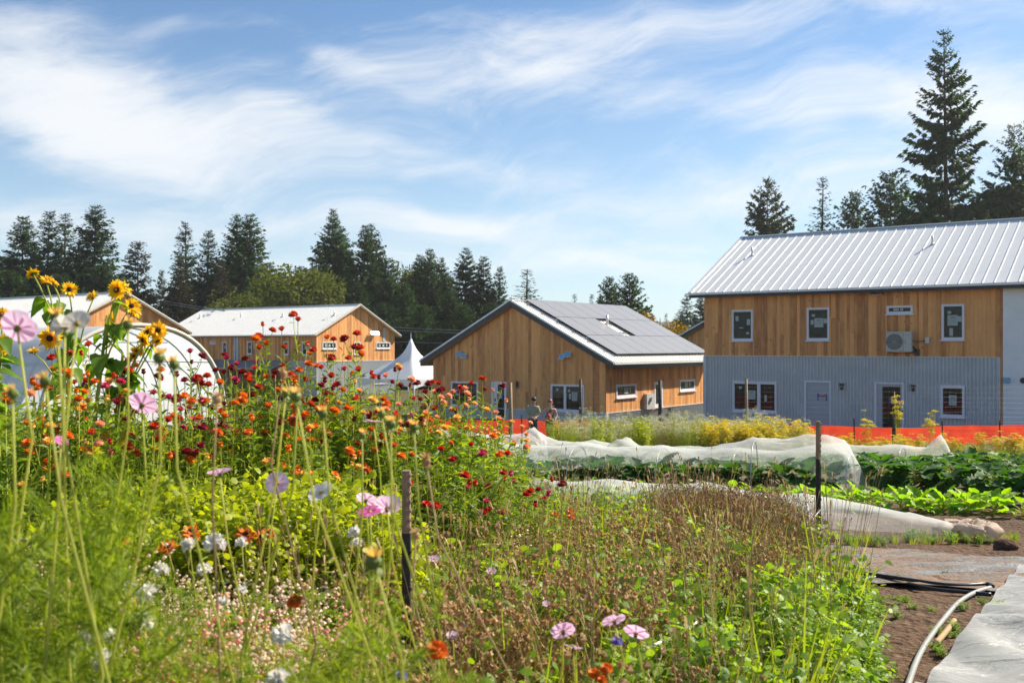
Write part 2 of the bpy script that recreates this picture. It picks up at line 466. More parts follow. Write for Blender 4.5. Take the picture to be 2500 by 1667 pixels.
class Wall:
    """a wall of a building: local x along the wall, local y inwards, z up (all in the wall object's own frame)"""
    def __init__(s, house, hp, ox, oy, rot, x0, x1, zb, ztop, name='wall', mat='black'):
        # hp: world (x,y) of the house origin; ox, oy, rot: where the wall starts in the house frame
        s.house = house; s.x0 = x0; s.x1 = x1; s.zb = zb; s.ztop = ztop; s.open = []
        wx = hp[0] + ox * CA + oy * SA; wy = hp[1] - ox * SA + oy * CA
        s.W0 = (wx, wy); a = -BA + rot; s.dx, s.dy = math.cos(a), math.sin(a)
        mb = MB()
        n = max(2, int((x1 - x0) / .5))
        xs = sorted(set(list(np.linspace(x0, x1, n)) + [(x0 + x1) / 2]))
        V = []
        for x in xs:
            for y in (0.0, .16):
                V += [(x, y, zb), (x, y, ztop(x) - .02)]
        Q = []
        for i in range(len(xs) - 1):
            b = i * 4; c = b + 4
            Q += [(b, c, c + 1, b + 1), (b + 2, b + 3, c + 3, c + 2), (b + 1, c + 1, c + 3, b + 3), (b, b + 2, c + 2, c)]
        e = (len(xs) - 1) * 4
        Q += [(0, 1, 3, 2), (e, e + 2, e + 3, e + 1)]
        mb.add(V, Q)
        s.o = mb.build(name, M[mat], house)
        s.o.location = (ox, oy, 0); s.o.rotation_euler = (0, 0, rot)
    def at(s, px, py):
        """pixel -> (x along wall, z)"""
        k = (px - 1250) / FPX
        t = (s.W0[1] * k - s.W0[0]) / (s.dx - s.dy * k)
        Y = s.W0[1] + t * s.dy
        return t, EYE + (HOR - py) / FPX * Y
    def rect(s, px0, py0, px1, py1):
        a, zt = s.at(px0, py0); b, zb_ = s.at(px1, py1)
        a2, zt2 = s.at(px1, py0); b2, zb2 = s.at(px0, py1)
        return a, b, (zb_ + zb2) / 2, (zt + zt2) / 2
    def cut(s, r): s.open.append(r)
    def boards(s, zb, width=.2, parts=True, ztop=None):
        ztop = ztop or s.ztop
        rng = random.Random(int(s.x0 * 100 + s.x1 * 10))
        e = [s.x0]
        while e[-1] < s.x1 - width * .6:
            e.append(e[-1] + width * rng.choice((.8, 1, 1, 1.15)))
        e[-1] = s.x1
        brk = sorted(set(e + [v for r in s.open for v in r[:2] if s.x0 < v < s.x1]))
        brk = [b for i, b in enumerate(brk) if i == 0 or b - brk[i - 1] > .012]
        jm = MB(); rn = []
        for a, b in zip(brk, brk[1:]):
            zt = max(ztop(a), ztop(b)); segs = [(zb, zt)]
            for r in s.open:
                if min(b, r[1]) - max(a, r[0]) > .004:
                    new = []
                    for z0, z1 in segs:
                        if r[3] <= z0 or r[2] >= z1: new.append((z0, z1)); continue
                        if r[2] > z0: new.append((z0, r[2]))
                        if r[3] < z1: new.append((r[3], z1))
                    segs = new
            for z0, z1 in segs:
                if z1 - z0 < .01: continue
                cuts = [z0, z1]
                if z1 - z0 > 2.2 and rng.random() < .3: cuts = [z0, z0 + rng.uniform(.8, z1 - z0 - .8), z1]
                for c0, c1 in zip(cuts, cuts[1:]):
                    pr = rng.uniform(0, .006)
                    if parts:
                        inst('board', BOARD, s.o, (a, -.026 - pr, c0), (0, 0, 0), (b - a - .0015, .0255, c1 - c0 - (.002 if c1 < z1 else 0)))
                    else:
                        jm.box(a, b - .012, -.026 - pr, -.001, c0, c1); rn += [rng.random()] * 6
        if not parts:
            o = jm.build('board_cladding', M['wood'], s.o, rnd=rn)
    def corrugated(s, zb, zt, per=.1, amp=.022, y=-.03, mat='cladding', x0=None, x1=None, step=8):
        x0 = s.x0 if x0 is None else x0; x1 = s.x1 if x1 is None else x1
        st = per / step; n = int((x1 - x0) / st)
        mb = MB(); V = []; Q = []
        for i in range(n):
            a = x0 + i * st; b = a + st; m = (a + b) / 2
            segs = [(zb, zt)]
            for r in s.open:
                if r[0] < m < r[1]:
                    new = []
                    for z0, z1 in segs:
                        if r[3] <= z0 or r[2] >= z1: new.append((z0, z1)); continue
                        if r[2] > z0: new.append((z0, r[2]))
                        if r[3] < z1: new.append((r[3], z1))
                    segs = new
            ya = y - amp * math.sin(2 * math.pi * a / per); yb = y - amp * math.sin(2 * math.pi * b / per)
            for z0, z1 in segs:
                k = len(V); V += [(a, ya, z0), (b, yb, z0), (b, yb, z1), (a, ya, z1)]; Q.append((k, k + 1, k + 2, k + 3))
        mb.add(V, Q)
        o = mb.build('metal_cladding', M[mat], s.o, smooth=False)
        return o
    def strip(s, name, x0, x1, z0, z1, y0=-.06, y1=-.001, mat='white'):
        mb = MB(); mb.box(x0, x1, y0, y1, z0, z1); return mb.build(name, M[mat], s.o)

def window(wall, r, mull=(), y=-.05, papers=(), sill=True, fr=.07, kind='window', frame='white', reveal=0):
    """window or glazed door in the wall plane; r = x0,x1,z0,z1 ; parented to the house"""
    x0, x1, z0, z1 = r
    h = wall.house; base = wall.o
    fm = MB()
    fm.box(x0, x0 + fr, y, -.002, z0, z1); fm.box(x1 - fr, x1, y, -.002, z0, z1)
    fm.box(x0 + fr, x1 - fr, y, -.002, z1 - fr, z1); fm.box(x0 + fr, x1 - fr, y, -.002, z0, z0 + fr * 1.2)
    for mx in mull: fm.box(mx - fr * .7, mx + fr * .7, y + .003, -.002, z0 + fr * 1.2, z1 - fr)
    # inner sash lip, set back
    e = [x0 + fr] + [v for mx in mull for v in (mx - fr * .7, mx + fr * .7)] + [x1 - fr]
    for a, b in zip(e[::2], e[1::2]):
        t = .03
        fm.box(a, a + t, y + .015, -.004, z0 + fr * 1.2, z1 - fr); fm.box(b - t, b, y + .015, -.004, z0 + fr * 1.2, z1 - fr)
        fm.box(a + t, b - t, y + .015, -.004, z1 - fr - t, z1 - fr); fm.box(a + t, b - t, y + .015, -.004, z0 + fr * 1.2, z0 + fr * 1.2 + t)
    if sill: fm.box(x0 - .05, x1 + .04, y - .07, -.002, z0 - .05, z0 - .004)
    f = fm.build(kind, M[frame], h)
    f.location = base.location; f.rotation_euler = base.rotation_euler
    for a, b in zip(e[::2], e[1::2]):
        g = MB(); g.box(a + .028, b - .028, -.014, -.006, z0 + fr * 1.2 + .02, z1 - fr - .02); g.build('pane', M['glass'], f)
    for (u0, u1, v0, v1, pr) in papers:
        xa = x0 + fr + .03; xb = x1 - fr - .03; za = z0 + fr * 1.2 + .03; zb_ = z1 - fr - .03
        X0, X1 = xa + (xb - xa) * u0, xa + (xb - xa) * u1; Z0, Z1 = za + (zb_ - za) * v0, za + (zb_ - za) * v1
        pm = MB(); pm.box(X0, X1, -.0175, -.0155, Z0, Z1)
        if pr:
            pm.box(X0 + (X1 - X0) * .25, X1 - (X1 - X0) * .25, -.019, -.0176, Z0 + (Z1 - Z0) * .68, Z0 + (Z1 - Z0) * .86, 1)
            for q in (.5, .38, .26): pm.box(X0 + (X1 - X0) * .1, X1 - (X1 - X0) * .1, -.019, -.0176, Z0 + (Z1 - Z0) * q, Z0 + (Z1 - Z0) * (q + .03), 1)
        pm.build('paper_notice', [M['paper'], M['print']], f)
    return f


def text_mesh(body, size, extrude, mat):
    cu = bpy.data.curves.new('lettering', 'FONT'); cu.body = body; cu.size = size; cu.extrude = extrude
    if body == 'STOP': cu.align_x = 'CENTER'
    tmp = bpy.data.objects.new('lettering', cu); COL.objects.link(tmp)
    dg = bpy.context.evaluated_depsgraph_get(); me = bpy.data.meshes.new_from_object(tmp.evaluated_get(dg))
    bpy.data.objects.remove(tmp); me.name = 'lettering'; me.materials.clear(); me.materials.append(mat)
    return me
def sign(wall, parent, x0, x1, z0, z1, y):
    """taped notice with STOP on a red band"""
    mb = MB(); mb.box(x0, x1, y - .004, y, z0, z1)
    wd, ht = x1 - x0, z1 - z0
    mb.box(x0 + .004, x1 - .004, y - .0065, y - .0042, z0 + ht * .5, z0 + ht * .84, 1)
    for q, a, b in ((.36, .12, .86), (.24, .3, .75), (.12, .12, .6)): mb.box(x0 + wd * a, x0 + wd * b, y - .006, y - .0042, z0 + ht * q, z0 + ht * (q + .045), 2)
    mb.box(x0 - .07, x0 + .008, y - .009, y - .0068, z0 - ht * .05, z1 + ht * .08, 3)
    mb.box(x1 - .008, x1 + .06, y - .009, y - .0068, z0 - ht * .1, z1 + ht * .03, 3)
    o = mb.build('notice', [M['paper'], M['red_print'], M['print'], M['blue_tape']], parent)
    cu = text_mesh('STOP', ht * .38, .0006, M['paper'])
    return o, cu

class Roof:
    """gable roof; the roof object's local x runs along the ridge, which is at local y=0"""
    def __init__(s, house, loc, rot, x0, x1, hw, zr, ze, thick=.17, mat='roof', under='black'):
        s.hw, s.zr, s.ze, s.x0, s.x1 = hw, zr, ze, x0, x1
        mb = MB()
        V = []
        for x in (x0, x1):
            V += [(x, -hw, ze), (x, 0, zr), (x, hw, ze), (x, hw, ze - thick), (x, 0, zr - thick), (x, -hw, ze - thick)]
        # top in roof metal, ends and underside in the fascia colour
        mb.add(V, [(0, 6, 7, 1), (1, 7, 8, 2)], mat=0)
        mb.add(V, [(3, 9, 10, 4), (4, 10, 11, 5)], mat=2)
        mb.add(V, [(2, 8, 9, 3), (5, 11, 6, 0), (0, 1, 4, 5), (1, 2, 3, 4), (6, 11, 10, 7), (7, 10, 9, 8)], mat=1)
        s.o = mb.build('roof', [M[mat], M[under], M['soffit']], house)
        s.o.location = loc; s.o.rotation_euler = (0, 0, rot)
        s.L = math.hypot(hw, zr - ze); s.th = math.atan2(zr - ze, hw)
    def panels(s, side, w, parts=True, rib=.045, mat='roof', ribw=.03, name='roof_panel'):
        c, sn = math.cos(s.th), math.sin(s.th)
        X = Vector((-side * -1.0, 0, 0)) if side < 0 else Vector((-1, 0, 0))
        # side -1: slope facing -y ; +1: facing +y
        Yv = Vector((0, side * c, -sn)); Zv = Vector((0, side * sn, c)); Xv = Yv.cross(Zv)
        n = max(1, int(round((s.x1 - s.x0) / w))); w = (s.x1 - s.x0) / n
        mb = MB(); mb.box(0, w - .003, .02, s.L + .03, .004, .012); mb.box(0, ribw, .02, s.L + .03, .012, rib)
        if parts:
            me = mb.mesh('roof_panel', M[mat])
            for i in range(n):
                x = s.x0 + i * w if Xv.x > 0 else s.x0 + (i + 1) * w
                T = Matrix.Translation(Vector((x, 0, s.zr))) @ Matrix((Xv, Yv, Zv)).transposed().to_4x4()
                inst(name, me, s.o, M=T)
        else:
            jm = MB()
            for i in range(n):
                x = s.x0 + i * w
                T = Matrix.Translation(Vector((x, 0, s.zr))) @ Matrix((Vector((1, 0, 0)), Yv, Zv)).transposed().to_4x4()
                v = [tuple(T @ Vector(p)) for p in [(a, b, d) for d in (.002, rib) for b in (.02, s.L + .02) for a in (0, ribw)]]
                jm.add(v, [(0, 2, 3, 1), (4, 5, 7, 6), (0, 1, 5, 4), (2, 6, 7, 3), (0, 4, 6, 2), (1, 3, 7, 5)])
            jm.build('roof_ribs', M[mat], s.o)
    def point(s, x, r, side=-1, up=0.0):
        return Vector((x, side * r, s.zr - (s.zr - s.ze) * r / s.hw + up))
    def trims(s, gutter_sides=(-1,), mat='roof', gmat='roof'):
        mb = MB(); mb.box(s.x0, s.x1, -.14, .14, s.zr + .0, s.zr + .0 + .055); mb.build('ridge_cap', M[mat], s.o)
        for xe, sg in ((s.x0, -1), (s.x1, 1)):
            for side in (-1, 1):
                rm = MB()
                a = Vector((xe, 0, s.zr)); b = Vector((xe, side * (s.hw + .02), s.ze - .01))
                n_ = Vector((0, side * math.sin(s.th), math.cos(s.th)))
                o0, o1 = (-.14, .035) if sg > 0 else (-.035, .14)
                V = []
                for p in (a, b):
                    for dx in (o0, o1):
                        for h in (-.03, .058): V.append(tuple(p + Vector((dx, 0, 0)) + n_ * h))
                rm.add(V, [(0, 1, 3, 2), (4, 6, 7, 5), (0, 4, 5, 1), (2, 3, 7, 6), (1, 5, 7, 3), (0, 2, 6, 4)])
                rm.build('rake_trim', M[mat], s.o)
        for side in gutter_sides:
            gm = MB(); y0, y1 = sorted((side * (s.hw + .012), side * (s.hw + .13)))
            z = s.ze - .02
            gm.box(s.x0, s.x1, y0, y1, z - .09, z - .08)
            yo = side * (s.hw + .13); gm.box(s.x0, s.x1, min(yo, yo - side * .012), max(yo, yo - side * .012), z - .08, z)
            gm.box(s.x0, s.x1, min(side * (s.hw + .012), side * (s.hw + .02)), max(side * (s.hw + .012), side * (s.hw + .02)), z - .08, z)
            gm.box(s.x0, s.x0 + .01, y0 + .013, y1 - .013, z - .08, z); gm.box(s.x1 - .01, s.x1, y0 + .013, y1 - .013, z - .08, z)
            gm.build('gutter', M[gmat], s.o)
    def vent(s, x, r, side=-1, h=.38, rad=.05):
        p = s.point(x, r, side)
        mb = MB(); mb.tube([p, p + Vector((0, 0, h + .05))], rad, 10); mb.tube([p + Vector((0, 0, .0)), p + Vector((0, 0, .09))], [rad * 2.0, rad * 1.15], 10)
        mb.build('vent_pipe', M['roof'], s.house if False else s.o, smooth=True)

def floodlight(name, wall, x, z, label, lit=None):
    """twin-headed flood light; a thing on the wall is a part of the house"""
    mb = MB(); mb.box(x - .09, x + .09, -.09, -.03, z - .07, z + .07)
    o = mb.build('wall_lamp', M['white'], wall.house); o.location = wall.o.location; o.rotation_euler = wall.o.rotation_euler
    return o

# ---------------- right house: two storeys, corrugated below, boards above
HR = (9.43, 48.7)
hr = empty('timber_house', (HR[0], HR[1], 0), -BA)
tag(hr, 'two-storey house with corrugated metal below and cedar boards above at right', 'house', 'new timber clad houses')
SOF = 6.13; MET = 3.28; HW = 5.87
wr = Wall(hr, HR, 0, 0, 0, 0, 20.5, -.6, lambda x: SOF)
q = lambda x, y: (1660 + x / 2.45, 480 + y / 2.45)
def rect4(w_, a, b, c, d): p0 = q(a, b); p1 = q(c, d); return w_.rect(p0[0], p0[1], p1[0], p1[1])
W1 = rect4(wr, 312, 677, 438, 862); W2 = rect4(wr, 760, 664, 896, 860); W3 = rect4(wr, 1238, 652, 1394, 702); W4 = rect4(wr, 1566, 643, 1703, 857)
L1 = rect4(wr, 318, 1108, 582, 1288); D1 = rect4(wr, 752, 1104, 904, 1400); D2 = rect4(wr, 1172, 1114, 1338, 1400); L2 = rect4(wr, 1560, 1132, 1706, 1318)
K1 = rect4(wr, 950, 1113, 990, 1158); K2 = rect4(wr, 1375, 1122, 1418, 1168)
D1 = (D1[0], D1[1], .02, D1[3]); D2 = (D2[0], D2[1], .02, D2[3])
for r_ in (W1, W2, W3, W4, L1, D1, D2, L2, K1, K2): wr.cut(r_)
XW = wr.at(1660 + 1934 / 2.45, 900)[0]        # where the white wall starts
wr.open.append((XW, 21, -1, 7))
wr.boards(MET + .02, .17)
wr.open.pop()
wr.corrugated(-.5, MET, .15, .036, y=-.045, x1=XW - .15)
wr.strip('metal_cap', .0, XW - .12, MET - .005, MET + .02, -.095, -.008, 'roof')
wr.strip('corner_trim', -.05, .12, -.5, MET - .006, -.065, -.001, 'cladding')
wr.strip('corner_trim', XW - .16, XW - .10, -.5, MET - .006, -.065, -.001, 'cladding')
wr.strip('corner_board', XW - .095, XW - .01, -.5, MET + .02, -.045, -.001, 'wood')
wr.strip('white_board_wall', XW, 20.5, -.5, SOF, -.05, -.001, 'whitewall')
wind = Wall(hr, HR, 0, 11.74, -R(90), 0, 11.74, -.6, lambda x: SOF + (HW - abs(x - HW)) * .512)   # left gable end (faces left)
wind.boards(MET, .2, parts=False)
pp = [(.15, .38, .8, .95, 0), (.3, .62, .33, .72, 1), (.66, .86, .5, .68, 0), (.08, .25, .45, .6, 0)]
window(wr, W1, papers=[(.1, .28, .66, .84, 0), (.75, .95, .5, .72, 0), (.3, .55, .38, .42, 0), (.72, .88, .16, .24, 0)], fr=.065)
window(wr, W2, papers=[(.15, .33, .76, .84, 0), (.3, .78, .38, .7, 1), (.8, .98, .52, .68, 0), (.1, .26, .48, .64, 0)], fr=.065)
window(wr, W3, papers=[(.2, .46, .2, .8, 0), (.52, .66, .25, .78, 0)], fr=.065)
window(wr, W4, papers=[(.2, .4, .76, .85, 0), (.2, .76, .38, .72, 1), (.76, .97, .5, .68, 0), (.3, .5, .05, .3, 0)], fr=.065)
a_, b_ = q(475, 1200), 0
mx = wr.at(a_[0], 960)[0]
window(wr, L1, mull=(mx,), papers=[(.1, .18, .8, .9, 0), (.32, .52, .4, .75, 1), (.74, .8, .33, .58, 0)], y=-.09)
window(wr, L2, papers=[(.3, .7, .34, .74, 1)], y=-.09)
for r_ in (L1, L2): wr.strip('window_trim', r_[0] - .03, r_[1] + .03, r_[3] + .002, r_[3] + .03, -.075, -.01, 'roof')
# doors
def plain_door(wall, r, glazed=None, frame='grey'):
    x0, x1, z0, z1 = r
    fm = MB(); y = -.07
    fm.box(x0 - .03, x0 + .05, y - .02, -.002, z0, z1 + .03); fm.box(x1 - .05, x1 + .03, y, -.002, z0, z1 + .03); fm.box(x0 + .05, x1 - .05, y, -.002, z1 - .05, z1 + .03)
    f = fm.build('door', M['white'], wall.house); f.location = wall.o.location; f.rotation_euler = wall.o.rotation_euler
    lm = MB()
    if glazed:
        a, b, c, d = glazed
        lm.box(x0 + .05, a, -.03, -.004, z0, z1 - .05); lm.box(b, x1 - .05, -.03, -.004, z0, z1 - .05)
        lm.box(a, b, -.03, -.004, d, z1 - .05); lm.box(a, b, -.03, -.004, z0, c)
        g = MB(); g.box(a, b, -.018, -.008, c, d); g.build('pane', M['glass'], f)
    else:
        lm.box(x0 + .05, x1 - .05, -.03, -.004, z0, z1 - .05)
        lm.box(x0 + .09, x1 - .09, -.033, -.0302, z0 + .12, z0 + .2); lm.box(x0 + .09, x1 - .09, -.033, -.0302, z1 - .3, z1 - .27)
    lm.build('door_leaf', M[frame], f)
    return f
d1 = plain_door(wr, D1)
s1 = rect4(wr, 832, 1180, 874, 1216); o_, cu = sign(wr, d1, s1[0], s1[1], s1[2], s1[3], -.034)
t_ = bpy.data.objects.new('lettering', cu); link(t_, d1); t_.rotation_euler = (R(90), 0, 0); t_.location = ((s1[0] + s1[1]) / 2, -.0412, s1[2] + (s1[3] - s1[2]) * .53)
ga = rect4(wr, 1212, 1136, 1320, 1372)
d2 = plain_door(wr, D2, (ga[0], ga[1], .12, ga[3]))
s1 = rect4(wr, 1262, 1202, 1308, 1234); o_, cu = sign(wr, d2, s1[0], s1[1], s1[2], s1[3], -.02)
t_ = bpy.data.objects.new('lettering', cu); link(t_, d2); t_.rotation_euler = (R(90), 0, 0); t_.location = ((s1[0] + s1[1]) / 2, -.0272, s1[2] + (s1[3] - s1[2]) * .53)
for zz in (1276, 1302):
    h_ = rect4(wr, 1330, zz, 1338, zz + 10); hb = MB(); hb.box(h_[0], h_[0] + .05, -.11, -.031, h_[2], h_[2] + .06); hb.build('door_lock', M['black'], d2)
for K in (K1, K2):
    km = MB(); x0, x1, z0, z1 = K
    km.box(x0 - .03, x1 + .03, -.075, -.002, z0 - .04, z0); km.box(x0 - .03, x0, -.075, -.002, z0, z1); km.box(x1, x1 + .03, -.075, -.002, z0, z1); km.box(x0 - .03, x1 + .03, -.075, -.002, z1, z1 + .02)
    km.box(x0, x1, -.02, -.003, z0, z1)
    f = km.build('lamp_niche', M['panel_grey'], hr)
    lm = MB(); cx = (x0 + x1) / 2; cz = (z0 + z1) / 2
    lm.box(cx - .085, cx + .085, -.12, -.02, cz + .02, cz + .14); lm.box(cx - .06, cx + .06, -.1, -.02, cz - .15, cz + .0); lm.build('wall_lamp', M['black'], f)
# heat pump on the wall
A_ = rect4(wr, 1253, 808, 1404, 928)
acx, acz, aw_, ah_ = A_[0], A_[2], A_[1] - A_[0], A_[3] - A_[2]
m_ = MB(); m_.box(acx, acx + aw_, -.52, -.16, acz, acz + ah_); m_.box(acx + .05, acx + .12, -.45, -.03, acz - .05, acz - .002, 1); m_.box(acx + aw_ - .14, acx + aw_ - .07, -.45, -.03, acz - .05, acz - .002, 1)
ac = m_.build('heat_pump', [M['ac'], M['black']], hr)
fm_ = MB(); cx, cz, rr = acx + aw_ * .33, acz + ah_ * .5, ah_ * .40
nn = 28
V = [(cx, -.522, cz)] + [(cx + rr * math.cos(2 * math.pi * i / nn), -.522, cz + rr * math.sin(2 * math.pi * i / nn)) for i in range(nn)]
fm_.add(V, None, [(0, i + 1, (i + 1) % nn + 1) for i in range(nn)]); fm_.build('fan', M['ac_dark'], ac)
gm_ = MB()
for i in range(-7, 8):
    zz = cz + i * rr / 7.5; hx = math.sqrt(max(rr * rr - (i * rr / 7.5) ** 2, 0))
    gm_.box(cx - hx, cx + hx, -.532, -.527, zz - .006, zz + .006)
for k in range(12):
    a = 2 * math.pi * k / 12; gm_.tube([(cx, -.536, cz), (cx + rr * math.cos(a), -.536, cz + rr * math.sin(a))], .004, 4)
gm_.build('fan_grille', M['ac'], ac)
em_ = MB(); e0, e1, e2, e3 = cx - rr - .03, cx + rr + .03, cz - rr - .03, cz + rr + .03
for b in ((e0, e0 + .012, e2, e3), (e1 - .012, e1, e2, e3), (e0 + .012, e1 - .012, e2, e2 + .012), (e0 + .012, e1 - .012, e3 - .012, e3)): em_.box(b[0], b[1], -.528, -.521, b[2], b[3])
em_.build('fan_frame', M['print'], ac)
sm_ = MB(); sm_.box(acx + aw_ * .69, acx + aw_ * .80, -.523, -.5205, acz + ah_ * .38, acz + ah_ * .58); sm_.box(acx + aw_ * .70, acx + aw_ * .74, -.525, -.5231, acz + ah_ * .52, acz + ah_ * .55, 1); sm_.build('rating_plate', [M['paper'], M['print']], ac)
cu = text_mesh('MITSUBISHI', .052, .0008, M['print'])
t_ = bpy.data.objects.new('lettering', cu); link(t_, ac); t_.rotation_euler = (R(90), 0, 0); t_.location = (acx + aw_ * .76, -.5212, acz + ah_ * .81); t_.scale = (.62, 1, 1)
lg = MB(); lx, lz, ls = acx + aw_ * .725, acz + ah_ * .83, .02
for ddx, ddz in ((0, ls), (-ls * .87, -ls * .5), (ls * .87, -ls * .5)):
    lg.add([(lx + ddx * 1.1, -.5225, lz + ddz + ls * .7), (lx + ddx * 1.1 + ls * .5, -.5225, lz + ddz), (lx + ddx * 1.1, -.5225, lz + ddz - ls * .7), (lx + ddx * 1.1 - ls * .5, -.5225, lz + ddz)], [(0, 1, 2, 3)])
lg.build('emblem', M['print'], ac)
J = rect4(wr, 1472, 842, 1497, 877)
m_ = MB(); m_.box(J[0], J[1], -.13, -.033, J[2], J[3]); m_.build('junction_box', M['cladding'], hr)
m_ = MB(); m_.tube([(acx + aw_, -.3, acz + ah_ * .55), (acx + aw_ + .12, -.2, acz + ah_ * .5), (J[0], -.08, J[2] + .1)], .016, 6); m_.tube([(acx + aw_ - .02, -.3, acz + .25), (acx + aw_ + .1, -.25, acz + .12), (acx + aw_ + .12, -.1, acz - .1), (acx + aw_ + .1, -.06, acz - .14)], .035, 6)
m_.build('refrigerant_hose', M['black'], hr, smooth=True)
m_ = MB(); m_.box(acx + aw_ + .04, acx + aw_ + .22, -.2, -.033, acz - .16, acz + .12); m_.build('pipe_cover', M['black'], hr)
for c_ in ((1143, 567, 1183, 590), (1183, 566, 1223, 589), (1355, 556, 1393, 571)):
    b_ = rect4(wr, *c_); m_ = MB(); m_.box(b_[0], b_[1] - .02, -.3, -.033, b_[2], b_[2] + .03); m_.box(b_[0] + .015, b_[1] - .035, -.28, -.04, b_[2] + .031, SOF, 1); m_.build('eave_bracket', [M['raw_wood'], M['black']], hr)
bx = rect4(wr, 1938, 1080, 1976, 1113); m_ = MB(); m_.box(bx[0], bx[1], -.2, -.052, bx[2], bx[3]); m_.build('blue_outlet_cover', M['blue_film'], hr)
bx = rect4(wr, 2044, 1086, 2066, 1112); m_ = MB(); m_.tube([((bx[0] + bx[1]) / 2, -.08, (bx[2] + bx[3]) / 2), ((bx[0] + bx[1]) / 2, -.052, (bx[2] + bx[3]) / 2)], .12, 14); m_.build('round_vent', M['black'], hr)
rr_ = Roof(hr, (0, HW, 0), 0, -.6, 20.8, 6.37, 9.60, 6.34, .25)
rr_.panels(-1, .46); rr_.trims((-1,))
for px_, py_ in ((1835, 625), (2277, 597)):
    # vent base on the slope: solve along the slope
    best = None
    for xi in np.arange(0, 19, .1):
        for ri in np.arange(.3, 6, .1):
            lp = rr_.point(xi, ri); wx = HR[0] + xi * CA + (HW + lp.y) * SA; wy = HR[1] - xi * SA + (HW + lp.y) * CA
            e = (1250 + wx / wy * FPX - px_) ** 2 + (HOR - (lp.z - EYE) / wy * FPX - py_) ** 2
            if best is None or e < best[0]: best = (e, xi, ri)
    rr_.vent(best[1], best[2])

# ---------------- centre house: single storey with solar panels, gable towards the field
HC = (4.93, 52.5)
hc = empty('timber_house', (HC[0], HC[1], 0), -BA)
tag(hc, 'single-storey cedar house with solar panels and its gable towards the field', 'house', 'new timber clad houses')
HWC = 5.95; ZE = 2.90; PIT = .513; ZR = ZE + PIT * (HWC + .7)
ztc = lambda x: ZR - PIT * abs(x + HWC) - .3
wc = Wall(hc, HC, 0, 0, 0, -2 * HWC, 0, -1.2, ztc)
wcs = Wall(hc, HC, 0, 0, R(90), 0, 12.0, -2.0, lambda x: ZR - PIT * HWC - .3)
q3 = lambda a, b, c, d: (1000 + a / 3.095, 680 + b / 3.095, 1000 + c / 3.095, 680 + d / 3.095)
DC = wc.rect(*q3(618, 783, 733, 1062)); WC = wc.rect(*q3(1070, 800, 1322, 1003)); WC0 = wc.rect(*q3(316, 778, 520, 965)); LC = wc.rect(*q3(808, 775, 830, 825))
MZ = .2
for r_ in (DC, WC, WC0): wc.cut(r_)
wc.boards(MZ + .03, .2)
wc.corrugated(-1.1, MZ, .1, .016, mat='panel_grey')
wc.strip('metal_cap', -2 * HWC, .0, MZ, MZ + .028, -.06, -.028, 'white')
wc.strip('corner_trim', -.02, .045, -1.0, MZ - .002, -.07, -.001, 'panel_grey')
WS1 = wcs.rect(*q3(1557, 797, 1708, 897)); WS2 = wcs.rect(*q3(2037, 762, 2152, 848)); DS = wcs.rect(*q3(1845, 780, 1908, 968))
for r_ in (WS1, WS2, DS): wcs.cut(r_)
wcs.boards(MZ + .03, .2)
wcs.corrugated(-1.9, MZ, .1, .016, mat='panel_grey')
wcs.strip('metal_cap', 0, 12.0, MZ, MZ + .028, -.06, -.028, 'white')
wcs.strip('corner_trim', 0.0, .2, -1.0, MZ - .002, -.06, -.001, 'panel_grey')
window(wc, WC, mull=(wc.at(1000 + 1177 / 3.095, 950)[0],), papers=[(.12, .2, .8, .9, 0), (.52, .58, .76, .86, 0), (.64, .82, .38, .76, 1), (.55, .61, .44, .68, 0)], y=-.06)
window(wc, WC0, papers=[(.12, .3, .4, .7, 1)], y=-.06)
window(wcs, WS1, papers=[(.42, .62, .15, .85, 1), (.7, .78, .3, .85, 0)], y=-.06, fr=.09)
window(wcs, WS2, papers=[(.35, .55, .2, .9, 1), (.65, .75, .35, .85, 0)], y=-.06, fr=.09)
f = window(wcs, (DS[0], DS[1], MZ + .05, DS[3]), y=-.06, fr=.13)
gl = wc.rect(*q3(657, 800, 728, 1053))
DCr = (DC[0] + .12, DC[1], DC[2], DC[3])
dc = plain_door(wc, DCr, (gl[0] + .1, DCr[1] - .15, DC[2] + .12, gl[3]), 'white')
wc.strip('side_light', DC[0], DC[0] + .085, DC[2], DC[3], -.05, -.002, 'panel_grey')
s1 = wc.rect(*q3(664, 865, 694, 903)); o_, cu = sign(wc, dc, s1[0] + .05, s1[1] + .05, s1[2], s1[3], -.021)
t_ = bpy.data.objects.new('lettering', cu); link(t_, dc); t_.rotation_euler = (R(90), 0, 0); t_.location = ((s1[0] + s1[1]) / 2 + .05, -.0282, s1[2] + (s1[3] - s1[2]) * .53); t_.scale = (.62, 1, 1)
hx, hz = wc.at(1000 + 646 / 3.095, 680 + 925 / 3.095)
m_ = MB(); m_.box(hx, hx + .07, -.06, -.031, hz, hz + .16); m_.box(hx, hx + .14, -.1, -.07, hz - .17, hz - .14); m_.box(hx + .01, hx + .05, -.07, -.031, hz - .19, hz - .12); m_.build('door_handle', M['black'], dc)
cx_, cz_ = (LC[0] + LC[1]) / 2, (LC[2] + LC[3]) / 2
m_ = MB(); m_.tube([(cx_, -.12, LC[2]), (cx_, -.12, LC[3])], .07, 12); m_.box(cx_ - .04, cx_ + .04, -.06, -.03, LC[2] + .08, LC[3] - .08); m_.build('wall_lamp', M['black'], hc, smooth=False)
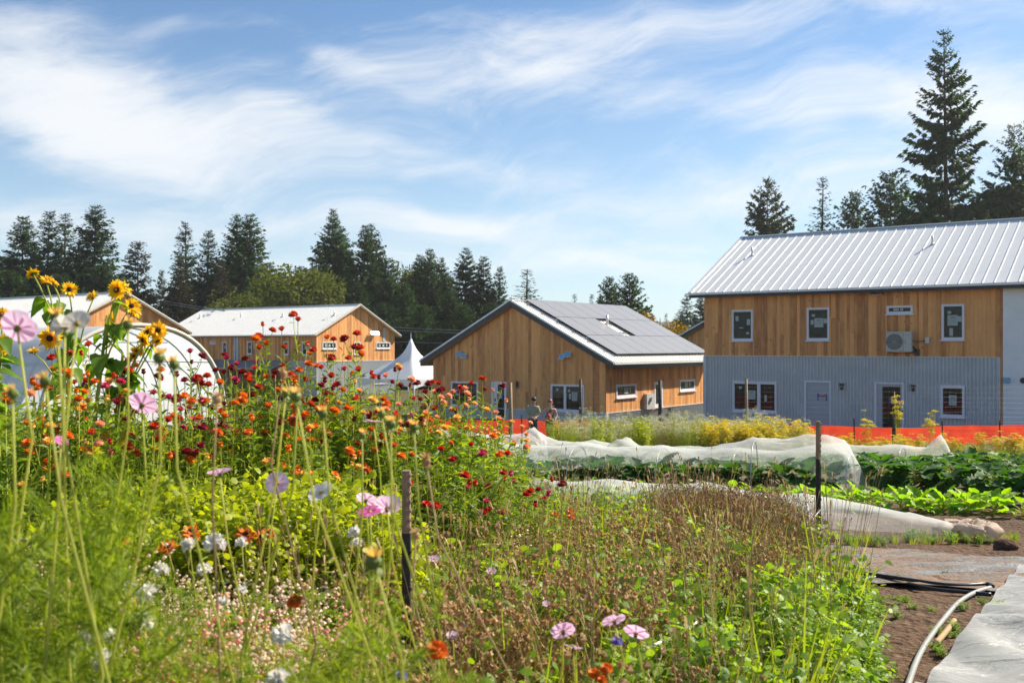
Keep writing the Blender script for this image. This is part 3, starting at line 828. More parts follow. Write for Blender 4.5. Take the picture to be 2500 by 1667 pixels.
def twin_flood(wall, x, z, s_, flip, mat='blue_film'):
    m_ = MB(); m_.box(x - .1 * s_, x + .1 * s_, -.1, -.032, z - .1 * s_, z + .05 * s_)
    o = m_.build('flood_lamp', M['white'], wall.house); o.location = wall.o.location; o.rotation_euler = wall.o.rotation_euler
    for k, (dx, dz) in enumerate(((-.21, -.05), (.17, .08)) if not flip else ((-.17, .08), (.21, -.05))):
        h = MB(); h.box(-.2 * s_, .2 * s_, -.035, .035, -.15 * s_, .15 * s_); h.box(-.18 * s_, .18 * s_, -.04, -.036, -.13 * s_, .13 * s_, 1)
        oo = h.build('lamp_head', [M['white'], M[mat]], o); oo.location = (x + dx * s_, -.2, z + dz * s_); oo.rotation_euler = (R(-28), 0, R(12 if dx > 0 else -12))
    return o
fx, fz = wc.at(1000 + 1188 / 3.095, 680 + 585 / 3.095); twin_flood(wc, fx, fz, 1.0, False)
fx, fz = wc.at(1000 + 402 / 3.095, 680 + 578 / 3.095); twin_flood(wc, fx, fz, .95, True)
MBX = wcs.rect(*q3(1772, 868, 1805, 985))
m_ = MB(); x0, x1, z0, z1 = MBX; m_.box(x0 - .1, x1 + .25, -.24, -.032, z0, z1); m_.tube([((x0 + x1) / 2 + .1, -.24, z1 - .3), ((x0 + x1) / 2 + .1, -.36, z1 - .3)], .12, 14); o = m_.build('meter_box', M['panel_grey'], hc); 
o.location = wcs.o.location; o.rotation_euler = wcs.o.rotation_euler
MBX = wcs.rect(*q3(1950, 974, 1975, 1000)); m_ = MB(); m_.box(MBX[0], MBX[1], -.2, -.05, MBX[2], MBX[3]); o = m_.build('tap_box', M['black'], hc); o.location = wcs.o.location; o.rotation_euler = wcs.o.rotation_euler
x0, z0 = wcs.at(1000 + 1850 / 3.095, 680 + 975 / 3.095)
m_ = MB(); m_.tube([(x0 - .9, -.1, z0 - .4), (x0 - .6, -.15, z0 - .1), (x0, -.18, z0), (x0 + .45, -.15, z0 - .3), (x0 + .5, -.14, z0 - .8), (x0 + .2, -.12, z0 - 1.2)], .02, 6); o = m_.build('red_hose', plain('red_hose', (.32, .05, .04)), hc, smooth=True); o.location = wcs.o.location; o.rotation_euler = wcs.o.rotation_euler
rc = Roof(hc, (-HWC, -.4, 0), R(90), 0, 12.9, HWC + .7, ZR, ZE, .34)
# roof x axis = house +y ; slope side -1 faces house +x
rc.panels(-1, .43); rc.trims((-1, 1))
PW, PH = 11.5 / 8, 2.24
fr_ = MB(); fr_.box(.006, PW - .006, .006, PH - .006, -.02, .014)
fr_.box(.02, PW - .02, .02, PH - .02, .0142, .0155, 1)
PANEL = fr_.mesh('solar_panel', [M['black'], M['solar']])
cth, sth = math.cos(rc.th), math.sin(rc.th)
for row in range(3):
    for colm in range(8):
        if row == 1 and colm == 3: continue
        Yv = Vector((0, -cth, -sth)); Zv = Vector((0, -sth, cth)); Xv = Yv.cross(Zv)     # Xv = -x
        r0 = .12 + row * (PH + .01)
        org = Vector((1.2 + (colm + 1) * PW, -r0 * cth, rc.zr - r0 * sth)) + Zv * .17
        inst('solar_panel', PANEL, rc.o, M=Matrix.Translation(org) @ Matrix((Xv, Yv, Zv)).transposed().to_4x4())
for k in range(6):
    r0 = .12 + (.25 + .5 * (k % 2) + k // 2) * (PH + .01)
    a = rc.point(.75, r0 * cth) + Vector((0, -sth, cth)) * .09; b = rc.point(12.7, r0 * cth) + Vector((0, -sth, cth)) * .09
    m_ = MB(); m_.tube([a, b], .03, 4); m_.build('panel_rail', M['black'], rc.o)
rc.vent(1.2 + 3.35 * PW, (.12 + PH * 1.32) * cth, h=.62, rad=.075)

# ---------------- the two houses on the left
def left_house(P, label, L, wins_px, gwins_px, base_drop, flood=None, porch=False, metal=2.19, sof=4.70):
    h = empty('timber_house', (P[0], P[1], 0), -BA); tag(h, label, 'house', 'new timber clad houses')
    D = 11.5; hw = D / 2
    zr = 8.13; ze = zr - .51 * (hw + .55)
    wf = Wall(h, P, 0, 0, 0, -L, 0, -2.2, lambda x: sof)
    wg = Wall(h, P, 0, 0, R(90), 0, D, -2.2, lambda x: zr - .51 * abs(x - hw) - .16)
    WN = [wf.rect(*r_) for r_ in wins_px]; GN = [wg.rect(*r_) for r_ in gwins_px]
    for r_ in WN: wf.cut(r_)
    for r_ in GN: wg.cut(r_)
    wf.boards(metal, .24, parts=False); wg.boards(metal, .24, parts=False)
    wf.corrugated(-2.1, metal - .01, .16, .02, mat='panel_grey', step=4); wg.corrugated(-2.1, metal - .01, .16, .02, mat='panel_grey', step=4)
    wf.strip('metal_cap', -L, 0, metal - .01, metal + .03, -.07, -.03, 'white'); wg.strip('metal_cap', 0, D, metal - .01, metal + .03, -.07, -.03, 'white')
    wg.strip('corner_trim', -.02, .12, -2, metal - .02, -.07, -.001, 'white')
    for i, r_ in enumerate(WN): window(wf, r_, papers=[(.3, .8, .4, .72, 1)] if r_[3] - r_[2] > .6 else [(.3, .6, .2, .8, 0)], y=-.07, fr=.09)
    for i, r_ in enumerate(GN): window(wg, r_, papers=[(.15, .3, .2, .85, 1), (.45, .6, .2, .8, 0), (.75, .85, .3, .8, 0)] if r_[1] - r_[0] > 1 else [], y=-.07, fr=.09)
    rf = Roof(h, (0, hw, 0), 0, -L - .5, .5, hw + .55, zr, ze, .16, under='raw_wood')
    rf.panels(-1, .42, parts=False, rib=.06, ribw=.05); rf.trims((-1,))
    return h, wf, wg, rf
p2 = lambda a, b, c, d: (440 + a / 3.734, 640 + b / 3.734, 440 + c / 3.734, 640 + d / 3.734)
P2 = (-.1966 * 100, 100.0)
h2, wf2, wg2, rf2 = left_house(P2, 'two-storey cedar house with pale metal roof left of the white tent', 25.3,
    [p2(120, 722, 166, 838), p2(275, 718, 322, 746), p2(388, 724, 429, 838), p2(613, 722, 656, 840), p2(717, 718, 773, 750), p2(945, 722, 990, 845), p2(1113, 722, 1172, 850), p2(390, 985, 420, 1030), p2(625, 1000, 665, 1100)],
    [p2(1293, 727, 1420, 793), p2(1583, 727, 1641, 843), p2(1785, 730, 1910, 788), p2(1765, 1068, 1900, 1105)], 0)
for px_, py_ in ((440 + 182 / 3.734, 640 + 510 / 3.734), (440 + 555 / 3.734, 640 + 500 / 3.734), (440 + 930 / 3.734, 640 + 492 / 3.734), (440 + 1403 / 3.734, 640 + 480 / 3.734)):
    best = None
    for xi in np.arange(-25, 0, .2):
        for ri in np.arange(.3, 6, .2):
            lp = rf2.point(xi, ri); wx = P2[0] + xi * CA + (5.75 + lp.y) * SA; wy = P2[1] - xi * SA + (5.75 + lp.y) * CA
            e = (1250 + wx / wy * FPX - px_) ** 2 + (HOR - (lp.z - EYE) / wy * FPX - py_) ** 2
            if best is None or e < best[0]: best = (e, xi, ri)
    rf2.vent(best[1], best[2], h=.42, rad=.07)
# downpipes
for a0, a1 in ((498, 512), (520, 538)):
    r_ = wf2.rect(*p2(a0, 672, a1, 905)); m_ = MB(); m_.box(r_[0], r_[1], -.16, -.035, r_[2], 4.68); m_.build('downpipe', M['panel_grey'], h2)
# porch roof along the left part of the long wall
x0, _ = wf2.at(440 + 200 / 3.734, 890); x1, _ = wf2.at(440 + 985 / 3.734, 890)
zt = 2.25; m_ = MB()
V = [(x0, -.04, zt), (x1, -.04, zt), (x1, -2.3, zt - .75), (x0, -2.3, zt - .75)]; V += [(a, b, c - .1) for a, b, c in V]
m_.add(V, [(0, 3, 2, 1), (4, 5, 6, 7), (0, 1, 5, 4), (1, 2, 6, 5), (2, 3, 7, 6), (3, 0, 4, 7)]); m_.box(x0, x1, -2.42, -2.31, zt - .93, zt - .76, 1)
n_ = int((x1 - x0) / .42)
for i in range(n_ + 1):
    xa = x0 + (x1 - x0) * i / n_; V = [(xa, -.05, zt + .002), (xa + .04, -.05, zt + .002), (xa + .04, -2.3, zt - .748), (xa, -2.3, zt - .748)]; V += [(a, b, c + .05) for a, b, c in V]
    m_.add(V, [(4, 7, 6, 5), (0, 4, 5, 1), (1, 5, 6, 2), (2, 6, 7, 3), (3, 7, 4, 0)])
pr = m_.build('porch_roof', [M['roof_dark'], M['raw_wood']], h2)
for i in range(5):
    xa = x0 + .2 + (x1 - x0 - .4) * i / 4; m_ = MB(); m_.box(xa - .08, xa + .08, -2.3, -2.14, -1.9, zt - .86); m_.build('porch_post', M['raw_wood'], pr)
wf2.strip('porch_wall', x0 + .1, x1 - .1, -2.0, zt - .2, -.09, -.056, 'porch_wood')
# flood lamp glinting in the sun
fx, fz = wg2.at(440 + 1755 / 3.734, 640 + 648 / 3.734)
mir, nn_, pp_, oo_ = newmat('polished_steel'); pp_.inputs['Base Color'].default_value = (.9, .9, .9, 1); pp_.inputs['Metallic'].default_value = 1; pp_.inputs['Roughness'].default_value = .12
M['mirror'] = mir
g = wg2; wpt = Vector((g.W0[0] + fx * g.dx, g.W0[1] + fx * g.dy, fz))
hv = ((Vector((0, 0, EYE)) - wpt).normalized() + SUN).normalized()
fl = MB(); fl.box(fx - .12, fx + .12, -.2, -.032, fz - .12, fz + .12); fo = fl.build('flood_lamp', M['white'], h2); fo.location = wg2.o.location; fo.rotation_euler = wg2.o.rotation_euler
inv = fo.rotation_euler.to_matrix().to_4x4(); wrot = (Matrix.Rotation(-BA, 4, 'Z') @ inv)
lh = wrot.inverted().to_3x3() @ hv
for dx in (-.3, .3):
    m_ = MB(); m_.box(-.26, .26, -.17, .17, -.05, .0); m_.box(-.25, .25, -.16, .16, .001, .004, 1)
    oh = m_.build('lamp_head', [M['white'], M['mirror']], fo); oh.location = (fx + dx, -.35, fz); oh.rotation_mode = 'QUATERNION'; oh.rotation_quaternion = lh.to_track_quat('Z', 'Y')
r_ = wg2.rect(*p2(1845, 600, 1866, 722)); m_ = MB(); m_.box(r_[0], r_[1], -.06, -.034, r_[2], r_[3]); o = m_.build('bare_strip', M['panel_grey'], h2); o.location = wg2.o.location; o.rotation_euler = wg2.o.rotation_euler

P1 = (-34.9, 75.9)
h1, wf1, wg1, rf1 = left_house(P1, 'cedar house with pale metal roof rising behind the white greenhouse at left', 25, [], [], 0)
for px_, py_ in ((93, 748),):
    rf1.vent(-8.5, 2.6, h=.45, rad=.07)
m_ = MB(); a = rf1.point(-.5, 3.4, 1) ; 
for k in range(2):
    V = [rf1.point(-3.5, 2.2 + k * 1.8, 1, .12), rf1.point(.2, 2.2 + k * 1.8, 1, .12), rf1.point(.2, 3.9 + k * 1.8, 1, .12), rf1.point(-3.5, 3.9 + k * 1.8, 1, .12)]
    m_.add([tuple(v) for v in V] + [tuple(v - Vector((0, 0, .05))) for v in V], [(0, 1, 2, 3), (7, 6, 5, 4), (0, 4, 5, 1), (1, 5, 6, 2), (2, 6, 7, 3), (3, 7, 4, 0)])
m_.build('solar_panel', M['solar'], rf1.o)

# ---------------- gable glimpsed between the centre and the right house
P5 = (12.95 + 12 * CA, 76 - 12 * SA)
h5 = empty('timber_house', (P5[0], P5[1], 0), -BA); tag(h5, 'cedar gable with dark fascia glimpsed between the solar house and the right house', 'house', 'new timber clad houses')
z5 = 4.35
w5 = Wall(h5, P5, 0, 0, 0, -11.4, -.2, -2, lambda x: z5 + PIT * (6.0 - abs(x + 6.0)) - .2)
w5.boards(0, .2, parts=False)
r5 = Roof(h5, (-6.0, -.4, 0), R(90), 0, 10, 6.4, z5 + PIT * 6.4, z5, .3); r5.trims((1,))

# ---------------- small grey-blue house far behind the tent
h6 = empty('bungalow', (-15.2, 128, 0), R(12)); tag(h6, 'small grey-blue house behind the tent with a grey roof', 'house')
m_ = MB(); m_.box(-4, 2.4, 0, 7, -1.8, 3.6); m_.build('wall', plain('blue_grey_siding', (.22, .28, .30), .7), h6)
m_ = MB(); V = [(-4.4, -.5, 3.5), (2.9, -.5, 3.5), (2.9, 7.5, 3.5), (-4.4, 7.5, 3.5), (-1.5, 3.5, 5.3), (.0, 3.5, 5.3)]; m_.add(V, [(0, 1, 5, 4), (2, 3, 4, 5), (3, 2, 1, 0)], [(1, 2, 5), (3, 0, 4)]); m_.build('roof', plain('shingle_roof', (.2, .2, .21), .8), h6)
m_ = MB(); m_.box(.7, 1.5, -.06, -.003, 1.2, 2.8); m_.build('window', M['white'], h6)

# ================================================================== GREENHOUSE
def sheet_mat(name, col, tr=.25, trans=.35, rough=.6, wrinkle=(3, 3, 1), facing=True, bump=.4, bdist=.03, colvar=.06):
    m, n, p, o = newmat(name)
    g = n.new('ShaderNodeNewGeometry'); t = n.new('ShaderNodeTexCoord')
    nz = n.noise(n.vmath('MULTIPLY', t.outputs['Object'], wrinkle), 2.4, 5, .6, .8)
    c = n.ramp(nz.outputs[0], [(.3, tuple(x * (1 - colvar) for x in col)), (.7, tuple(min(x * (1 + colvar), 1) for x in col))])
    n.link(c, p.inputs['Base Color']); p.inputs['Roughness'].default_value = rough; p.inputs['Specular IOR Level'].default_value = .3
    bp = n.new('ShaderNodeBump', i_Strength=bump, i_Distance=bdist); n.link(nz.outputs[0], bp.inputs['Height']); n.link(bp.outputs[0], p.inputs['Normal'])
    tl = n.new('ShaderNodeBsdfTranslucent'); n.link(c, tl.inputs[0])
    mx = n.new('ShaderNodeMixShader'); mx.inputs[0].default_value = trans; n.link(p.outputs[0], mx.inputs[1]); n.link(tl.outputs[0], mx.inputs[2])
    tp = n.new('ShaderNodeBsdfTransparent'); m2 = n.new('ShaderNodeMixShader')
    lw = n.new('ShaderNodeLayerWeight', i_Blend=.35)
    fac = n.math('ADD', n.math('MULTIPLY', n.math('SUBTRACT', 1.0, lw.outputs['Facing']), tr * .55), tr * .36) if facing else tr
    n.set(m2.inputs[0], fac); n.link(mx.outputs[0], m2.inputs[1]); n.link(tp.outputs[0], m2.inputs[2]); n.link(m2.outputs[0], o.inputs[0])
    return m
M['film'] = sheet_mat('greenhouse_film', (.70, .74, .78), .0, .45, .35, (.3, 1.5, 1.5), False, .15, .05)
M['hoop'] = plain('galvanised_hoop', (.35, .36, .35), .4, .6)
M['rim'] = plain('pale_rim', (.62, .57, .47), .6)
gx, gy = -.477 * 36.5, 36.5
gh = empty('greenhouse', (gx, gy, G(0, 40)), -BA); tag(gh, 'white plastic film greenhouse tunnel with arched open end behind the flowers', 'greenhouse')
GW, GHt, GL = 8.4, 4.62, 24.0
def arch(k, n=28, inset=0.0):
    th = math.pi * k / n
    yy = GW / 2 - (GW / 2 - inset) * math.copysign(abs(math.cos(th)) ** .86, math.cos(th)); zz = (GHt - inset) * math.sin(th) ** .80
    return yy, zz
mb = MB(); V = []; Q = []; NX = 60; n = 28
for i in range(NX + 1):
    x = -GL * i / NX
    for k in range(n + 1):
        y, z = arch(k); sag = .035 * math.sin(math.pi * ((x / 1.5) % 1.0)) + .01 * mnoise.noise(Vector((x, y, z)))
        V.append((x, y + (GW / 2 - y) / GW * sag * 2, z - sag))
for i in range(NX):
    for k in range(n): a = i * (n + 1) + k; Q.append((a, a + n + 1, a + n + 2, a + 1))
mb.add(V, Q); mb.build('film_cover', M['film'], gh, smooth=True)
for i in range(17):
    hm = MB(); hm.tube([(-1.5 * i, *arch(k, 28, .06)) for k in range(29)], .035, 6); hm.build('hoop', M['hoop'], gh, smooth=True)
hm = MB(); hm.tube([(.05, *arch(k, 28, -.02)) for k in range(29)], .085, 6); hm.build('end_rim', M['rim'], gh, smooth=True)
for z in (1.2, 3.0):
    for side in (0, 1):
        k = next(k for k in range(29) if arch(k)[1] > z); y, zz = arch(k, 28, .1); y = y if side == 0 else GW - y
        hm = MB(); hm.tube([(0, y, zz), (-GL, y, zz)], .025, 5); hm.build('purlin', M['hoop'], gh)
for (a, b) in (((0, 1.1, 2.2), (-1.5, 2.6, 4.0)), ((0, GW - .4, 1.4), (-1.5, GW - 1.4, 3.0))):
    hm = MB(); hm.tube([a, b], .03, 5); hm.build('brace', M['hoop'], gh)
hm = MB(); hm.tube([(0.02, GW / 2 - 1.3, arch(9)[1] - .1), (0.02, GW / 2 + 1.3, arch(19)[1] - .1)], .03, 5); hm.build('collar_tie', M['hoop'], gh)
# far end wall of the tunnel
mb = MB(); V = [(-GL + .02, *arch(k, 28, .01)) for k in range(29)]; mb.add(V + [(-GL + .02, GW / 2, 0)], None, [(29, k, k + 1) for k in range(28)]); mb.build('end_wall', M['film'], gh)

# ================================================================== TENT
M['canvas'] = sheet_mat('tent_canvas', (.80, .82, .86), .0, .3, .6, (1, 1, 1), False, .1, .05)
tx, ty = -.0983 * 80, 80.0
tent = empty('marquee_tent', (tx, ty, G(0, 80)), -BA); tag(tent, 'white high-peak marquee tent between the two cedar houses', 'tent')
gz = G(0, 80); TS = 6.3; ezz = 1.05 - gz; pk = 4.55 - gz
mb = MB(); V = []; Q = []; NN = 40
def tcan(u, v):
    """u,v in 0..1; peak in the middle"""
    X, Y = u * 2 - 1, v * 2 - 1
    r = max(abs(X), abs(Y)); rd = math.hypot(X, Y)
    h = (1 - min(r * .6 + rd * .4 / 1.25, 1.0))
    z = ezz + (pk - ezz) * (.62 * max(1 - r, 0) + .38 * max(1 - .6 * r - .4 * rd / 1.2, 0) ** 8)
    z -= .12 * (1 - abs(X)) * (abs(Y) > .99) if False else 0
    return (-TS + u * TS, v * TS, z)
for i in range(NN + 1):
    for j in range(NN + 1): V.append(tcan(i / NN, j / NN))
for i in range(NN):
    for j in range(NN): a = i * (NN + 1) + j; Q.append((a, a + NN + 1, a + NN + 2, a + 1))
mb.add(V, Q); cano = mb.build('canopy', M['canvas'], tent, smooth=True)
mb = MB(); pts = []
K = 10
for side in range(4):
    for k in range(K):
        t = k / K; c = [(0, 0), (-TS, 0), (-TS, TS), (0, TS), (0, 0)]
        a, b = c[side], c[side + 1]; pts.append((a[0] + (b[0] - a[0]) * t, a[1] + (b[1] - a[1]) * t, .34 + .42 * abs(2 * t - 1) ** 2.0 if side in (0, 3) else .4))
V = [(x, y, ezz) for x, y, d in pts] + [(x, y, ezz - d) for x, y, d in pts]; n = len(pts)
mb.add(V, [(i, (i + 1) % n, (i + 1) % n + n, i + n) for i in range(n)]); mb.build('valance', M['canvas'], tent)
for x, y in ((-.05, .05), (-TS + .05, .05), (-.05, TS - .05), (-TS + .05, TS - .05)):
    mb = MB(); mb.tube([(x, y, 0), (x, y, ezz)], .05, 8); mb.build('leg', M['white'], tent, smooth=True)
mb = MB(); mb.tube([(-TS / 2, TS / 2, pk - .3), (-TS / 2, TS / 2, pk + .38)], [.06, .02], 8); mb.build('spire', M['steel'], tent)

# white folding chair by the tent
def chair(loc, rz, label):
    c = empty('folding_chair', loc, rz); tag(c, label, 'chair')
    m_ = MB(); m_.box(-.22, .22, -.2, .2, .42, .45); m_.build('seat', M['white'], c)
    m_ = MB(); m_.box(-.22, .22, .2, .225, .55, .9); m_.build('backrest', M['white'], c)
    for sx in (-.21, .21):
        m_ = MB(); m_.tube([(sx, -.24, 0), (sx, .21, .92)], .014, 6); m_.build('leg', M['white'], c)
        m_ = MB(); m_.tube([(sx * .9, .26, 0), (sx * .9, -.16, .44)], .014, 6); m_.build('leg', M['white'], c)
chair((-4.85, 57.2, G(-4.85, 57.2)), R(-25), 'white folding chair standing at the left corner of the solar house')

# ================================================================== POWER LINES
def wire(pa, pb, sag, label):
    n = 24; a = Vector(pa); b = Vector(pb); mb = MB()
    mb.tube([a.lerp(b, i / n) - Vector((0, 0, sag * 4 * (i / n) * (1 - i / n))) for i in range(n + 1)], .035, 4)
    o = mb.build('power_line', M['print']); tag(o, label, 'cable', 'overhead power lines')
DL = 118
wire(P3(300, 716, DL + 5), P3(1420, 806, DL - 8), 1.5, 'uppermost thin power line crossing in front of the dark conifers')
wire(P3(300, 721, DL + 6), P3(1420, 814, DL - 8), 1.5, 'power line just below the uppermost one in front of the conifers')
wire(P3(600, 812, DL), P3(1500, 836, DL - 8), .6, 'lowest power line passing behind the tip of the white tent')
# ================================================================== TREES
rg = np.random.default_rng
M['needle'] = leafy('fir_needles', (.016, .042, .014), (.052, .105, .026), .28, (1.7, 1.7, .6), .6, .2, .35)
M['needle_brown'] = leafy('cedar_foliage', (.035, .036, .02), (.075, .072, .032), .25, (1.5, 1.3, .6), .7, .15, .35)
M['needle_pine'] = leafy('pine_needles', (.03, .05, .018), (.08, .10, .034), .28, (1.6, 1.4, .6), .6, .2, .35)
M['leaf_tree'] = leafy('broad_leaves', (.035, .055, .010), (.12, .14, .02), .4, (1.7, 1.6, .5), .6, .2, .25)
M['leaf_autumn'] = leafy('autumn_leaves', (.12, .12, .015), (.42, .22, .02), .4, (1.4, 1.2, .5), .6, .2, .3)
M['bark'] = plain('bark', (.075, .055, .042), .9, var=.3, nscale=3)

def conifer(seed, H, Rm, base=.12, nb=300, sp=16, droop=.35, tip=.5, mat='needle', size=1.0, shape=.85, gaps=.0, irregular=.25):
    r = rg(seed)
    mb = MB()
    lean = r.normal(0, .01, 2) * H
    k = 10; zs = np.linspace(0, 1, k)
    path = [(lean[0] * t * t, lean[1] * t * t, H * t) for t in zs]
    tr = MB(); tr.tube(path, [max(.012 * H * (1 - t) + .02, .015) for t in zs], 7)
    h = base + (1 - base) * (r.random(nb) ** .85)
    h = np.sort(h)
    # whorls
    wh = np.round(h * 26) / 26 + r.normal(0, .006, nb); h = np.clip(.72 * h + .28 * wh, base, .985)
    env = (1 - h) / (1 - base)
    lobes = 1 + irregular * (np.sin(h * 17 + seed) * .5 + np.sin(h * 7.3 + seed * 2) * .5) + irregular * r.normal(0, .75, nb)
    L = Rm * np.maximum(env, .02) ** shape * np.clip(lobes, .35, 1.5) * (.75 + .25 * r.random(nb)) + .012 * H
    low = np.clip((h - base) / .12, 0.35, 1); L *= low
    az = r.random(nb) * 2 * np.pi
    if gaps:
        keep = (np.sin(az * 2 + h * 21 + seed) > -1 + gaps) ; h, L, az, env = h[keep], L[keep], az[keep], env[keep]
    nb = len(h)
    pitch = .45 * (1 - env) ** 2 - droop * env + r.normal(0, .1, nb)
    B0 = np.stack([lean[0] * h * h, lean[1] * h * h, H * h], 1)
    dr = np.stack([np.cos(az) * np.cos(pitch), np.sin(az) * np.cos(pitch), np.sin(pitch)], 1)
    mb2 = tr
    mb2.stems(B0, B0 + dr * L[:, None] * .9, .006 * L + .01, .004, mat=0, bend=np.stack([np.zeros(nb), np.zeros(nb), -L * .03], 1), k=3)
    ns = np.maximum((sp * (L / Rm) ** .8).astype(int), 3)
    bi = np.repeat(np.arange(nb), ns); n = len(bi)
    t = r.random(n) ** .7 * .95 + .05
    P = B0[bi] + dr[bi] * (L[bi] * t)[:, None]
    P[:, 2] += L[bi] * (tip * t ** 3 * .25) - .02 * L[bi]
    P += r.normal(0, .05, (n, 3)) * size
    side = np.stack([-np.sin(az[bi]), np.cos(az[bi]), np.zeros(n)], 1) * r.choice([-1, 1], n)[:, None]
    D = dr[bi] * (.6 + .5 * t)[:, None] + side * (.9 * (1.1 - t))[:, None]
    D[:, 2] += r.normal(-.22, .3, n)
    sl = (.05 + .22 * (1 - t * .6)) * L[bi] * .9 * r.uniform(.6, 1.2, n) + .12 * size
    sl = np.minimum(sl, 1.5 * size)
    mb.leaves(P, D, sl, sl * .50, t=(0, .45, 1), wp=(.35, 1, .08), droop=.25, U=r.normal(0, .5, (n, 3)) + [0, 0, 1])
    # hanging secondary sprays fill the boughs
    m = int(n * .5); ix = r.integers(0, n, m)
    D2 = D[ix] * .3 + r.normal(0, .35, (m, 3)); D2[:, 2] -= .7
    mb.leaves(P[ix] + D[ix] * (sl[ix] * .5)[:, None] * .6, D2, sl[ix] * .6, sl[ix] * .28, t=(0, .4, 1), wp=(.4, 1, .1), droop=.0)
    return mb.mesh('crown', M[mat]), tr.mesh('trunk', M['bark'])

def broadleaf(seed, H, Rm, n=9000, mat='leaf_tree', leaf=.32, blobs=16, base=.15):
    r = rg(seed); mb = MB(); tr = MB()
    tr.tube([(0, 0, 0), (.02 * H, 0, H * .3), (0, .02 * H, H * .6), (0, 0, H * .85)], [.02 * H, .015 * H, .009 * H, .003 * H], 7)
    hz = base + (1 - base) * r.random(blobs)
    ang = r.random(blobs) * 6.28; rad = Rm * np.sqrt(np.clip(1 - ((hz - .5) / .58) ** 2, .05, 1)) * r.uniform(.25, .75, blobs)
    C = np.stack([np.cos(ang) * rad, np.sin(ang) * rad, hz * H * .92], 1)
    br = Rm * r.uniform(.28, .48, blobs)
    tr.stems(np.stack([np.zeros(blobs), np.zeros(blobs), C[:, 2] * .6], 1), C, .008 * H, .002 * H, k=4, bend=r.normal(0, .1, (blobs, 3)))
    bi = r.integers(0, blobs, n); v = r.normal(0, 1, (n, 3)); v /= np.linalg.norm(v, axis=1, keepdims=True)
    rr2 = r.random(n) ** .4
    P = C[bi] + v * (br[bi] * rr2)[:, None] * np.array([1, 1, .8])
    P[:, 2] = np.maximum(P[:, 2], .3)
    D = v + r.normal(0, .7, (n, 3)); D[:, 2] += .25
    mb.leaves(P, D, leaf * r.uniform(.6, 1.3, n), leaf * .6 * r.uniform(.7, 1.2, n), t=(0, .5, 1), wp=(.2, 1, .15), droop=.2, U=r.normal(0, 1, (n, 3)))
    return mb.mesh('crown', M[mat]), tr.mesh('trunk', M['bark'])

TP = {}
for i in range(5): TP['fir%d' % i] = conifer(10 + i, 25, 4.8 + .5 * (i % 3), .04, 900, 30, .22 + .05 * i, .6, 'needle', 1.15, .72, .12 if i % 2 else .05, .26)
for i in range(2): TP['slim%d' % i] = conifer(30 + i, 22, 3.3, .03, 700, 26, .16, .6, 'needle', .95, .75, .1, .3)
TP['spire'] = conifer(40, 18, 2.1, .04, 420, 22, .05, .5, 'needle', .8, .75, .12, .35)
TP['tall'] = conifer(51, 30, 5.6, .12, 640, 60, .14, .9, 'needle', .66, .88, .30, .34)
TP['tall2'] = conifer(57, 24, 5.2, .15, 420, 50, .10, .9, 'needle', .7, .75, .5, .42)
TP['col0'] = conifer(60, 18, 3.0, .0, 420, 22, -.35, .1, 'needle_brown', .8, .42, .0, .12)
TP['col1'] = conifer(61, 18, 2.6, .0, 420, 20, -.35, .1, 'needle_brown', .8, .45, .0, .15)
TP['pine'] = conifer(70, 16, 3.9, .0, 460, 40, -.15, .6, 'needle_pine', .75, .58, .2, .30)
TP['bushy'] = conifer(80, 15, 3.8, .0, 520, 36, -.15, .8, 'needle', .85, .55, .05, .28)
TP['broad0'] = broadleaf(90, 12, 5.2)
TP['broad1'] = broadleaf(91, 12, 5.8, leaf=.36)
TP['autumn'] = broadleaf(92, 10, 4.6, mat='leaf_autumn', leaf=.34)
TH = dict(fir0=25, fir1=25, fir2=25, fir3=25, fir4=25, slim0=22, slim1=22, spire=18, tall=30, tall2=24, col0=18, col1=18, pine=16, bushy=15, broad0=12, broad1=12, autumn=10)
NAMES = {'fir': 'fir_tree', 'sli': 'fir_tree', 'spi': 'spruce_tree', 'tal': 'fir_tree', 'col': 'cedar_tree', 'pin': 'pine_tree', 'bus': 'fir_tree', 'bro': 'broadleaf_tree', 'aut': 'broadleaf_tree'}
def tree(kind, px, py, d, wide=1.0, label=None, seed=0, group=None):
    zt = pxz(py, d); zb = G(pxx(px, d), d); H = zt - zb; s = H / TH[kind]
    if kind[:4] in ('fir0', 'fir1', 'fir2', 'fir3', 'fir4', 'slim'): wide *= 1.3
    rz = (px * 1.7 + seed * 2.1) % 6.28
    t = empty(NAMES[kind[:3]], (pxx(px, d), d, zb), rz)
    t.scale = (s * wide, s * wide, s)
    tag(t, label, 'tree', group)
    inst('crown', TP[kind][0], t); inst('trunk', TP[kind][1], t)
    return t
G_ = 'evergreens in the tree line behind the houses'
rows = {'left': [], 'mid': [], 'back': [], 'centre': []}
